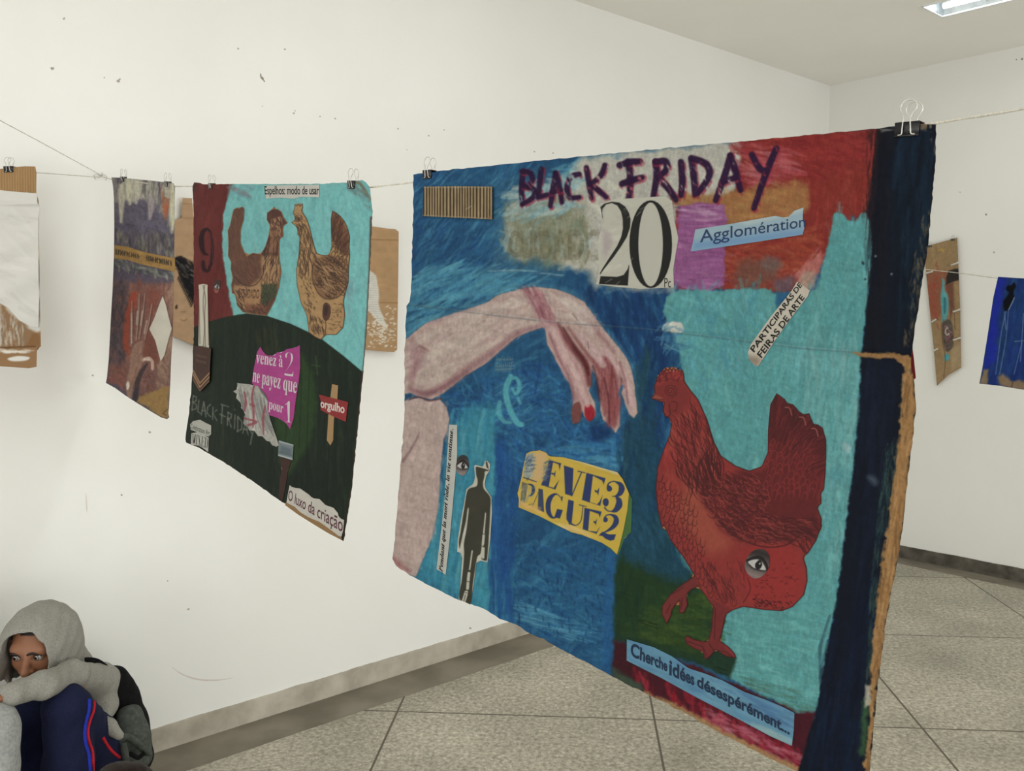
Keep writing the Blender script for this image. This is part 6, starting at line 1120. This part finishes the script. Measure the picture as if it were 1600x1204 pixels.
# ================================================================== PEOPLE
def sm_min(a, b, k):
    h = np.clip(0.5 + 0.5 * (b - a) / k, 0, 1); return b + (a - b) * h - k * h * (1 - h)
class SDF:
    "shapes melted together on a grid, then skinned"
    def __init__(s, lo, hi, h):
        s.lo = np.array(lo, float); s.h = h; s.n = np.ceil((np.array(hi) - s.lo) / h).astype(int) + 1; s.g = np.full(s.n, 0.06, np.float32)
    def sub(s, lo, hi):
        a = np.clip(np.floor((np.array(lo) - s.lo) / s.h).astype(int), 0, s.n - 1); b = np.clip(np.ceil((np.array(hi) - s.lo) / s.h).astype(int) + 1, 1, s.n)
        sl = tuple(slice(p, q) for p, q in zip(a, b)); ax = [s.lo[i] + s.h * np.arange(a[i], b[i]) for i in range(3)]
        return sl, np.stack(np.meshgrid(*ax, indexing='ij'), -1)
    def put(s, sl, d, k, cut=False):
        g = s.g[sl]; d = np.minimum(d, 0.06) if not cut else d
        s.g[sl] = (-sm_min(-g, d, k) if cut else sm_min(g, d, k)).astype(np.float32)
    def cap(s, a, b, r0, r1, k=.012, cut=False):
        a = np.array(a, float); b = np.array(b, float); m = max(r0, r1) + .05
        sl, X = s.sub(np.minimum(a, b) - m, np.maximum(a, b) + m)
        if 0 in X.shape: return
        ab = b - a; t = np.clip(((X - a) @ ab) / (ab @ ab + 1e-9), 0, 1); d = np.linalg.norm(X - a - t[..., None] * ab, axis=-1) - (r0 + (r1 - r0) * t); s.put(sl, d, k, cut)
    def chain(s, pts, rs, k=.012):
        for i in range(len(pts) - 1): s.cap(pts[i], pts[i + 1], rs[i], rs[i + 1], k)
    def ell(s, c, r, R=None, k=.012, cut=False):
        c = np.array(c, float); r = np.array(r, float); m = r.max() + .05; sl, X = s.sub(c - m, c + m)
        if 0 in X.shape: return
        q = X - c
        if R is not None: q = q @ R
        l = np.linalg.norm(q / r, axis=-1); d = (l - 1) * r.min() if r.max() / r.min() > 3 else l * (l - 1) / np.maximum(np.linalg.norm(q / r ** 2, axis=-1), 1e-6)
        s.put(sl, d, k, cut)
    def noise(s, amp, sc, seed):
        i = np.indices(s.n); X = [s.lo[j] + s.h * i[j] for j in range(3)]
        s.g += (amp * (np.sin(X[0] * sc + 1.3 * np.sin(X[2] * sc * .8 + seed)) * np.sin(X[2] * sc * 1.1 + 1.7 * np.sin(X[1] * sc * .7 + seed * 2)) + .5 * np.sin((X[0] + X[1] - X[2]) * sc * 2.1 + seed))).astype(np.float32)
    def val(s, p):
        q = (np.asarray(p) - s.lo) / s.h; q = np.clip(q, 0, s.n - 1.001); i = q.astype(int); f = q - i; r = 0
        for c in range(8):
            o = [(c >> k) & 1 for k in range(3)]; w_ = np.prod([f[..., k] if o[k] else 1 - f[..., k] for k in range(3)], axis=0); r = r + w_ * s.g[i[..., 0] + o[0], i[..., 1] + o[1], i[..., 2] + o[2]]
        return r
    def hit(s, px, py, t0, t1, off=0.0):
        "first point of the surface met by the sight line through a pixel"
        d = rays(px, py); t = np.arange(t0, t1, .001); v = s.val(CAM + d * t[:, None]); k = np.nonzero(v < off)[0]
        return CAM + d * (t[k[0]] if len(k) else t1)
    def skin(s, iters=1):
        g = s.g; n = s.n; m = g < 0
        g[0], g[-1], g[:, 0], g[:, -1], g[:, :, 0], g[:, :, -1] = [np.maximum(q, .004) for q in (g[0], g[-1], g[:, 0], g[:, -1], g[:, :, 0], g[:, :, -1])]; m = g < 0
        cs = np.zeros(n - 1, int)
        for c in range(8): o = [(c >> k) & 1 for k in range(3)]; cs += m[o[0]:n[0] - 1 + o[0], o[1]:n[1] - 1 + o[1], o[2]:n[2] - 1 + o[2]]
        act = (cs > 0) & (cs < 8); idx = np.full(act.shape, -1); I = np.argwhere(act); idx[act] = np.arange(len(I))
        P_ = np.zeros((len(I), 3)); W_ = np.zeros(len(I))
        for ax in range(3):
            for c in range(4):
                o = [0, 0, 0]; oth = [k for k in range(3) if k != ax]; o[oth[0]] = c & 1; o[oth[1]] = c >> 1; A = I + o; B = A.copy(); B[:, ax] += 1
                ga = g[tuple(A.T)]; gb = g[tuple(B.T)]; cr_ = (ga < 0) != (gb < 0); t = np.where(cr_, ga / (ga - gb + 1e-12), 0); q = A.astype(float); q[:, ax] += t
                P_ += q * cr_[:, None]; W_ += cr_
        V = s.lo + s.h * P_ / np.maximum(W_, 1)[:, None]; fs = []
        for ax in range(3):
            u, v = [(1, 2), (2, 0), (0, 1)][ax]; sa = [slice(1, k - 1) for k in n]; sa[ax] = slice(0, n[ax] - 1); sb = list(sa); sb[ax] = slice(1, n[ax])
            a = m[tuple(sa)]; b = m[tuple(sb)]; E_ = np.argwhere(a != b); fl = a[tuple(E_.T)]
            base = E_.copy(); 
            for k in range(3):
                if k != ax: base[:, k] += 1
            def cell(du, dv): q = base.copy(); q[:, u] -= du; q[:, v] -= dv; return idx[tuple(q.T)]
            q = np.stack([cell(1, 1), cell(0, 1), cell(0, 0), cell(1, 0)], 1); q[~fl] = q[~fl][:, ::-1]; fs.append(q)
        Fq = np.concatenate(fs)
        for _ in range(iters):      # gentle smoothing
            S_ = np.zeros_like(V); C_ = np.zeros(len(V))
            for k in range(4):
                a, b = Fq[:, k], Fq[:, (k + 1) % 4]; np.add.at(S_, a, V[b]); np.add.at(C_, a, 1)
            V = V * .5 + S_ / np.maximum(C_, 1)[:, None] * .5
        return V, Fq
def skin_obj(sdf, name, mat, parent, col=None, iters=1, origin=None):
    V, Fq = sdf.skin(iters); mb = MB(); c = None
    if col is not None: c = col(V) if callable(col) else lin(rgb(col))
    mb.add(V, Fq, c); return mb.build(name, mat, parent, origin)
def cloth_mat(name, c1, c2, sc=220, bs=0.35): return mat_noise(name, c1, c2, sc, 0.9, 0.1, bs, 350, 0.001, 3, .3, .7)
M_SKIN = mat_pigment('skin', 0.5, 0.35, 200, 0.08)
M_GREY = cloth_mat('grey_marl_fleece', (134, 132, 125), (154, 152, 144))
M_NAVY = cloth_mat('navy_tracksuit', (26, 30, 54), (32, 36, 62)); M_BLK = cloth_mat('black_nylon', (16, 16, 17), (26, 26, 27), 90)
M_DGREY = cloth_mat('grey_nylon', (66, 70, 66), (88, 92, 86), 90); M_RED = cloth_mat('red_piping', (176, 34, 48), (192, 44, 56)); M_BLUE = cloth_mat('blue_piping', (36, 48, 150), (44, 58, 166))
M_PALE = cloth_mat('pale_grey_denim', (150, 153, 152), (178, 180, 178), 120); M_HAIR = mat_noise('dark_brown_hair', (20, 14, 12), (44, 30, 24), 60, 0.6, 0.15, 0.6, 200, .002, 4, .3, .7, (6, 6, 1))
M_EYE = mat_pigment('eye', 0.15, 0.5, 10, 0.0); M_SHOE = cloth_mat('white_trainer', (190, 190, 188), (210, 210, 208), 60)
SKIN = (142, 96, 70)
def hand_on(s, wrist, fwd, side, up, L=.15):
    "palm with five curled fingers; fwd along the palm, side towards the thumb, up = back of the hand"
    f, d, u = unit(fwd), unit(side), unit(up); w_ = np.array(wrist); pc = w_ + f * L * .25
    s.ell(pc, (L * .28, L * .23, L * .11), np.stack([f, d, u], 1), .01)
    for i, (o, l) in enumerate(((.17, .40), (.06, .45), (-.06, .42), (-.16, .33))):
        a = w_ + f * L * .45 + d * L * o; p = [a]; ang = -.25
        for q in (.45, .32, .26): ang -= .45; p.append(p[-1] + (f * math.cos(ang) + u * math.sin(ang)) * l * L * q)
        s.chain(p, [L * .058, L * .054, L * .048, L * .04], .004)
    a = w_ + f * L * .1 + d * L * .2; s.chain([a, a + d * L * .16 + f * L * .12 - u * L * .04, a + d * L * .18 + f * L * .3 - u * L * .1, a + d * L * .12 + f * L * .42 - u * L * .14], [L * .07, L * .065, L * .055, L * .042], .006)

# ---------------------------------------------------------------- the child sitting against the wall
def dep(px, py, d): return P(px, py, d)
floor_z = 0.0
HC = dep(60, 1003, 2.47)                             # middle of the head
fdir = unit((0.06, -0.95, -0.20)); fside = unit(np.cross((0, 0, 1), fdir)); fup = np.cross(fdir, fside)   # face forward, wearer's left, up
HR = np.stack([fside, fdir, fup], 1)
def H(x, y, z): return HC + fside * x + fdir * y + fup * z
SHR = dep(152, 1064, 2.60); SHL = dep(70, 1072, 2.74)    # shoulders: near one to the right of the picture
HIPR = np.array([dep(150, 1235, 2.62)[0], 2.62, 0.12]); HIPL = HIPR + np.array([-.10, .14, .0])
KNR = dep(104, 1104, 2.36); KNL = dep(46, 1120, 2.47)
ANR = np.array([KNR[0] - .01, KNR[1] - .02, .085]); ANL = np.array([KNL[0] - .05, KNL[1] - .02, .085])
ELR = dep(70, 1069, 2.30); WRR = dep(16, 1083, 2.24)
ELL = dep(60, 1125, 2.70); WRL = dep(14, 1170, 2.62)
CH = (SHR + SHL) / 2; HP = (HIPR + HIPL) / 2; NK = dep(98, 1050, 2.60)
lo, hi = np.array([-1.66, 2.02, -.0]), np.array([-.96, 2.86, .74])
body = SDF(lo, hi, .0042)
# skull, face
body.ell(H(0, -.018, .012), (.066, .082, .074), HR, .01); body.ell(H(0, .012, -.03), (.056, .066, .074), HR, .02)
body.cap(H(-.03, .052, .012), H(.03, .052, .012), .020, .020, .012)            # brow
body.ell(H(.032, .042, -.030), (.022, .022, .020), HR, .012); body.ell(H(-.032, .042, -.030), (.022, .022, .020), HR, .012)
for q in (-1, 1): body.ell(H(q * .029, .076, -.004), (.014, .012, .009), HR, .006, True)
body.chain([H(0, .070, .004), H(0, .082, -.020), H(0, .092, -.036)], [.008, .0095, .0125], .008)
for q in (-1, 1): body.ell(H(q * .012, .082, -.037), (.0095, .010, .0085), HR, .004)
body.ell(H(0, .074, -.058), (.020, .012, .0075), HR, .005); body.ell(H(0, .072, -.068), (.017, .012, .0075), HR, .005); body.ell(H(0, .054, -.092), (.022, .018, .016), HR, .012)
for q in (-1, 1): body.ell(H(q * .072, -.012, -.008), (.007, .018, .028), HR, .004)
body.cap(H(0, -.03, -.07), NK, .042, .044, .015)
# trunk and limbs under the clothes
body.chain([NK, CH + (0, 0, -.02), (CH + HP) / 2, HP], [.045, .075, .078, .085], .03); body.cap(SHR, SHL, .045, .045, .03)
body.chain([SHR, (SHR + ELR) / 2, ELR, WRR], [.036, .03, .026, .02], .015); body.chain([SHL, ELL, WRL], [.036, .026, .02], .015)
hand_on(body, WRR + (-.004, 0, 0), (-.85, -.25, -.35), (-.1, -.9, .35), (-.3, .2, .9), .145); hand_on(body, WRL, (-.5, -.5, -.7), (.7, -.6, 0), (-.5, -.3, .7), .145)
for hp_, kn, an in ((HIPR, KNR, ANR), (HIPL, KNL, ANL)):
    body.chain([hp_, kn], [.066, .042], .02); body.chain([kn, kn * .6 + an * .4 + (0, .02, 0), an], [.042, .044, .03], .015); body.chain([an, an + (-.03, -.05, -.03), an + (-.07, -.13, -.052)], [.03, .03, .022], .012)
def skincol(V):
    q = (V - HC) @ HR; c = np.tile(lin(rgb(SKIN)), (len(V), 1)); cap_ = (q[:, 2] > .052) | ((q[:, 1] < .0) & (q[:, 2] > -.06) & (np.linalg.norm(q, axis=1) < .13))
    c[cap_] = lin(rgb((30, 22, 20)))
    lips = (np.abs(q[:, 0]) < .024) & (q[:, 1] > .05) & (q[:, 2] < -.05) & (q[:, 2] > -.076); c[lips] = lin(rgb((132, 78, 66)))
    dk = (np.hypot(np.abs(q[:, 0]) - .029, (q[:, 2] + .004) * 1.4) < .017) & (q[:, 1] > .03); c[dk] *= .72
    return c
child = skin_obj(body, 'person', M_SKIN, None, skincol, 1, (HP[0], HP[1], 0))
tag(child, 'child in a grey hood sitting against the wall, chin on folded arm, navy track pants', 'person')
# eyes, brows
for q in (-1, 1):
    c = H(q * .0275, .0628, -.004); mb = MB(); n1, n2 = 20, 12; V = []; C_ = []
    gz = unit(fdir + np.array([-.30, .0, .06]))
    for i in range(n2 + 1):
        for j in range(n1):
            a, b = math.pi * i / n2, 2 * math.pi * j / n1; v = np.array([math.sin(a) * math.cos(b), math.sin(a) * math.sin(b), math.cos(a)]); V.append(c + v * .0115)
    V = np.array(V); f = [(i * n1 + j, i * n1 + (j + 1) % n1, (i + 1) * n1 + (j + 1) % n1, (i + 1) * n1 + j) for i in range(n2) for j in range(n1)]; mb.add(V, f, lin(rgb((158, 150, 144))))
    t_ = np.cross(gz, (0, 0, 1)); t_ = unit(t_); t2 = np.cross(gz, t_); k = np.arange(20) / 20 * 2 * math.pi
    for r_, z_, cc in ((.0080, .0092, (40, 25, 18)), (.0040, .0114, (10, 8, 8))):
        ring = c + gz * z_ + (np.cos(k)[:, None] * t_ + np.sin(k)[:, None] * t2) * r_; mb.add(np.concatenate([ring, [c + gz * (z_ + .0012)]]), np.array([(i, (i + 1) % 20, 20) for i in range(20)]), lin(rgb(cc)))
    mb.build('eye', M_EYE, child)
    def bar(pts, r, name, col):
        p = np.array([body.hit(*proj(v), 2.1, 2.8) for v in cr(pts, 6, False)]); m2 = MB(); m2.tube(p, r, 6, lin(rgb(col))); m2.build(name, M_SKIN, child)
    o_ = [H(q * x, .09, z) for x, z in ((.010, .0165), (.026, .0225), (.046, .0165))]
    n_ = 13; bar(o_, .0037 * np.sin(np.linspace(.35, 2.75, n_)) + .0006, 'eyebrow', (34, 24, 20))
    o_ = [H(q * x, .09, z) for x, z in ((.0155, -.006), (.022, .0035), (.031, .0062), (.042, .0005))]; mb = MB()
    p = cr(o_, 5, False); p = np.array([c + unit(v - c - fdir * ((v - c) @ fdir)) * min(.0108, np.linalg.norm(v - c - fdir * ((v - c) @ fdir))) + fdir * (.0122 ** 2 - min(.0108, np.linalg.norm(v - c - fdir * ((v - c) @ fdir))) ** 2) ** .5 for v in p])
    mb.tube(p, .0013, 6, lin(rgb((26, 18, 16)))); mb.build('eyelid', M_SKIN, child)
# hooded top
top = SDF(lo, hi, .005)
top.chain([NK + (.0, .0, -.01), CH + (0, .0, -.02), (CH + HP) / 2, HP + (0, 0, .03)], [.06, .094, .096, .104], .03); top.cap(SHR + (-.012, 0, 0), SHL, .056, .056, .03)
top.chain([SHR, dep(112, 1054, 2.44), ELR, WRR + (.006, 0, 0)], [.050, .038, .033, .031], .02); top.chain([SHL, ELL, WRL], [.05, .036, .03], .02)
top.cap(WRR + (.012, 0, 0), WRR + (-.008, -.002, -.004), .030, .029, .006)
top.chain([dep(166, 1060, 2.62), dep(164, 1100, 2.60), dep(160, 1122, 2.56)], [.034, .03, .026], .02); top.chain([dep(150, 1118, 2.52), dep(168, 1132, 2.50), dep(186, 1148, 2.50)], [.022, .020, .014], .01)
top.noise(.0022, 46, 1.0); skin_obj(top, 'hooded_top', M_GREY, child, None, 1)
# hood: a thick shell open towards the face
hood = SDF(lo, hi, .004)
hood.ell(H(.0, -.028, .006), (.092, .108, .090), HR, .01); hood.ell(H(-.004, .03, .0), (.084, .085, .084), HR, .03); hood.ell(H(.0, .02, -.06), (.082, .085, .06), HR, .03); hood.ell(dep(90, 1003, 2.52), (.062, .07, .076), None, .03)
hood.chain([H(0, -.05, -.05), NK + (.01, .01, .0)], [.080, .072], .03)
hood.ell(H(0, .0, -.002), (.074, .092, .084), HR, .008, True)
hood.chain([H(-.004, .03, -.012), H(-.008, .072, -.022)], [.070, .070], .01)
def opening(sd):
    for z_, r_ in ((.014, .056), (-.01, .060), (-.04, .058), (-.075, .052), (-.11, .050)): sd.cap(H(-.002, .03, z_), H(-.002, .26, z_), r_, r_ + .01, .006, True)
opening(hood); hood.ell(H(0, .0, -.002), (.073, .094, .083), HR, .006, True); hood.ell(H(0, .02, -.07), (.068, .074, .06), HR, .006, True)
hood.noise(.0018, 52, 3.0); skin_obj(hood, 'hood', M_GREY, child, None, 1)
# trousers
tr = SDF(lo, hi, .005)
for hp_, kn, an in ((HIPR, KNR, ANR), (HIPL, KNL, ANL)):
    tr.chain([hp_, (hp_ + kn) / 2, kn], [.090, .076, .057], .02); tr.chain([kn, kn * .6 + an * .4 + (0, .015, 0), an + (0, 0, .03)], [.057, .062, .05], .015)
tr.cap(HIPR, HIPL, .1, .1, .03); tr.noise(.002, 40, 2.0); skin_obj(tr, 'trousers', M_NAVY, child, None, 1)
def stripe(pts, r, mat, name='piping'):
    p = np.array([tr.hit(x, y, 2.0, 2.9, .0012) for x, y in cr(pts, 6, False)])
    for _ in range(2): p[1:-1] = (p[:-2] + p[1:-1] * 2 + p[2:]) / 4
    m2 = MB(); m2.tube(p, r, 6); m2.build(name, mat, child, attr=False)
stripe([(147, 1096), (146, 1110), (140, 1126), (137, 1142), (139, 1158), (144, 1172), (145, 1186), (146, 1210)], .0042, M_RED); stripe([(139, 1092), (139, 1108), (135, 1124), (132, 1144), (134, 1162), (139, 1180), (141, 1210)], .0048, M_BLUE); stripe([(161, 1152), (168, 1164), (176, 1174), (187, 1183)], .0042, M_RED)
for an in (ANR, ANL):
    sh = SDF(lo + (-.25, -.25, -.02), hi, .006); sh.chain([an + (.0, .03, -.035), an + (-.035, -.05, -.04), an + (-.075, -.135, -.052)], [.042, .042, .032], .015); sh.g[:, :, :int((.004 - sh.lo[2]) / sh.h)] = .01; skin_obj(sh, 'shoe', M_SHOE, child, None, 1)
# backpack worn on the far side, against the wall
bp = SDF((-1.32, 2.4, .02), (-.86, 3.0, .66), .005)
bp.chain([dep(176, 1066, 2.70), dep(180, 1096, 2.72), dep(190, 1140, 2.72), dep(196, 1180, 2.72)], [.052, .066, .074, .08], .03); bp.noise(.002, 38, 5.0)
pack = empty('backpack', (dep(190, 1200, 2.7)[0], 2.7, .1), "black and grey backpack on the seated child's back against the wall", 'backpack')
skin_obj(bp, 'body', M_BLK, pack, None, 1)
pk = SDF((-1.32, 2.3, .02), (-.86, 3.0, .6), .005); pk.chain([dep(204, 1122, 2.655), dep(207, 1150, 2.65), dep(210, 1180, 2.65)], [.040, .046, .05], .02); pk.cap(dep(196, 1112, 2.66), dep(214, 1112, 2.67), .008, .008, .01); pk.noise(.002, 44, 7.0); skin_obj(pk, 'pocket', M_DGREY, pack, None, 1)
def strap(pts, wd, mat, name='strap'):
    p = np.array([dep(*q) for q in pts]); t = np.linspace(0, 1, len(p)); tt = np.linspace(0, 1, 30); p = np.stack([np.interp(tt, t, p[:, k]) for k in range(3)], 1)
    for _ in range(4): p[1:-1] = (p[:-2] + p[1:-1] * 2 + p[2:]) / 4
    T_ = np.gradient(p, axis=0); T_ /= np.linalg.norm(T_, axis=1)[:, None]; N_ = np.cross(T_, [0, -1, .2]); N_ /= np.linalg.norm(N_, axis=1)[:, None]; B_ = np.cross(T_, N_); m2 = MB(); n = len(p)
    V = np.concatenate([p + N_ * a + B_ * b for a, b in ((-wd, -.002), (wd, -.002), (wd, .002), (-wd, .002))]); i = np.arange(n - 1)
    m2.add(V, np.concatenate([np.stack([k * n + i, k * n + i + 1, ((k + 1) % 4) * n + i + 1, ((k + 1) % 4) * n + i], 1) for k in range(4)]), None); m2.add(V[[0, n, 2 * n, 3 * n]], [(0, 1, 2, 3)]); m2.add(V[[n - 1, 2 * n - 1, 3 * n - 1, 4 * n - 1]], [(3, 2, 1, 0)]); m2.build(name, mat, pack, attr=False)
strap([(112, 1052, 2.60), (118, 1042, 2.575), (132, 1035, 2.57), (150, 1036, 2.58), (168, 1048, 2.62), (178, 1060, 2.66)], .016, M_BLK); strap([(186, 1154, 2.55), (198, 1150, 2.555), (212, 1158, 2.575), (226, 1172, 2.60), (232, 1180, 2.63)], .011, M_DGREY); strap([(192, 1160, 2.545), (196, 1180, 2.55), (200, 1210, 2.56)], .010, M_DGREY); strap([(202, 1176, 2.56), (216, 1184, 2.575), (226, 1176, 2.60)], .006, M_BLK)

# ---------------------------------------------------------------- neighbours, almost wholly outside the frame
def sitter(name, hp, yaw, skin_c, top_m, leg_m, hair_m, label, knees, sc=1.0, h=.008, hair_c=None):
    "person seated on the floor with the knees drawn up"
    hp = np.array(hp, float); c, s_ = math.cos(yaw), math.sin(yaw)
    L = lambda x, y, z: hp + np.array([x * c - y * s_, x * s_ + y * c, z]) * sc
    lo_, hi_ = hp + np.array([-.75, -.75, -.14]), hp + np.array([.75, .75, .85]); lo_[2] = 0
    S_ = SDF(lo_, hi_, h); hc = L(0, -.02, .62)
    S_.ell(hc + (0, 0, .01), np.array((.07, .09, .085)) * sc, np.array([[c, -s_, 0], [s_, c, 0], [0, 0, 1.0]]), .01); S_.ell(L(0, -.06, .585), np.array((.055, .05, .07)) * sc, None, .02); S_.chain([L(0, -.10, .615), L(0, -.125, .59)], [.012, .014], .008)
    for q in (-1, 1): S_.ell(L(q * .03, -.11, .63), (.014, .01, .008), None, .004, True); S_.ell(L(q * .077, -.01, .61), (.01, .02, .03), None, .006)
    S_.chain([L(0, 0, .54), L(0, .02, .44), L(0, .03, .2), L(0, 0, .02)], [.05, .09, .09, .1], .03)
    arms = []; legs = []
    for q, kn in zip((-1, 1), knees):
        k_ = np.array(kn) if len(kn) == 3 and kn[2] > 0 else L(q * .12, -.33, .36); an = np.array([k_[0], k_[1], 0]) + np.array([-s_ * -.05, c * -.05, .07])
        sh = L(q * .15, .02, .44); el = L(q * .2, -.18, .33); wr = L(q * .05, -.32, .36)
        S_.chain([sh, el, wr], [.045, .036, .026], .015); hand_on(S_, wr, wr - el, np.array([q * c, q * s_, 0]) * -1, (0, 0, 1), .16 * sc); S_.chain([L(q * .08, 0, .01), k_], [.08, .055], .02); S_.chain([k_, an], [.052, .036], .015); S_.chain([an, an + np.array([s_ * .14, -c * .14, -.035])], [.036, .028], .01); arms.append((sh, el, wr)); legs.append((L(q * .08, 0, .01), k_, an))
    o = skin_obj(S_, name, M_SKIN, None, skin_c, 1, (hp[0], hp[1], 0)); tag(o, label, 'person')
    t_ = SDF(lo_, hi_, h); t_.chain([L(0, 0, .52), L(0, .02, .44), L(0, .03, .2), L(0, 0, .06)], [.055, .105, .105, .115], .03)
    for sh, el, wr in arms: t_.chain([sh, el, wr], [.055, .045, .034], .015)
    skin_obj(t_, 'jumper', top_m, o, None, 1)
    t_ = SDF(lo_, hi_, h)
    for a, k_, an in legs: t_.chain([a, k_], [.095, .064], .02); t_.chain([k_, an + (0, 0, .03)], [.064, .05], .015)
    t_.noise(.002, 40, 4.0); skin_obj(t_, 'trousers', leg_m, o, None, 1)
    t_ = SDF(lo_, hi_, h * .7); t_.ell(hc + np.array([-s_ * .012, c * .012, .018]), np.array((.083, .104, .096)) * sc, np.array([[c, -s_, 0], [s_, c, 0], [0, 0, 1.0]]), .01); t_.ell(L(0, -.12, .56), (.075, .075, .085), None, .01, True); t_.noise(.0015, 90, 2.0); skin_obj(t_, 'hair', hair_m, o, None, 1)
    for q in (-1, 1):
        mb = MB(); e = L(q * .03, -.098, .63); th = np.linspace(0, math.pi, 9)
        mb.tube(np.stack([np.full(9, e[0]), np.full(9, e[1]), e[2] - .011 * np.cos(th)], 1), .011 * np.sin(th) + 1e-4, 12, lin(rgb((170, 164, 158))))
        v = L(q * .03, -.112, .63); mb.tube(np.stack([np.full(5, v[0]), np.full(5, v[1]), v[2] + np.linspace(-.005, .005, 5)], 1), np.array([1e-4, .003, .004, .003, 1e-4]), 10, lin(rgb((34, 22, 18)))); mb.build('eye', M_EYE, o)
    mb = MB(); mb.tube([L(x, -.112 + abs(x) * .35, .562) for x in (-.024, -.012, 0, .012, .024)], np.array([.001, .004, .005, .004, .001]), 8, lin(rgb((140, 84, 72)))); mb.build('mouth', M_SKIN, o)
    for a, k_, an in legs:
        sh = SDF(an - .2, an + .2, h); f_ = np.array([s_, -c, 0]); sh.chain([an - f_ * .03 + (0, 0, -.03), an + f_ * .09 + (0, 0, -.035), an + f_ * .16 + (0, 0, -.04)], [.042, .042, .034], .015); sh.g[:, :, :max(1, int((.004 - sh.lo[2]) / h))] = .01; skin_obj(sh, 'shoe', M_SHOE, o, None, 1)
    return o
kx = dep(-14, 1140, 2.20)
sitter('person', (-1.70, 2.12, .12), -.35 + .9, (150, 108, 84), M_PALE, M_PALE, M_HAIR, 'person in pale grey clothes at the lower left edge, only a knee showing', ((-1.60, 1.80, .42), tuple(kx)), 1.0)
sitter('person', (dep(158, 1204, 1.5)[0], 1.52, .082), .6, (150, 108, 84), M_BLK, M_NAVY, M_HAIR, 'person at the bottom edge showing only dark brown hair, in front of the child', ((0, 0, 0), (0, 0, 0)), 0.855)
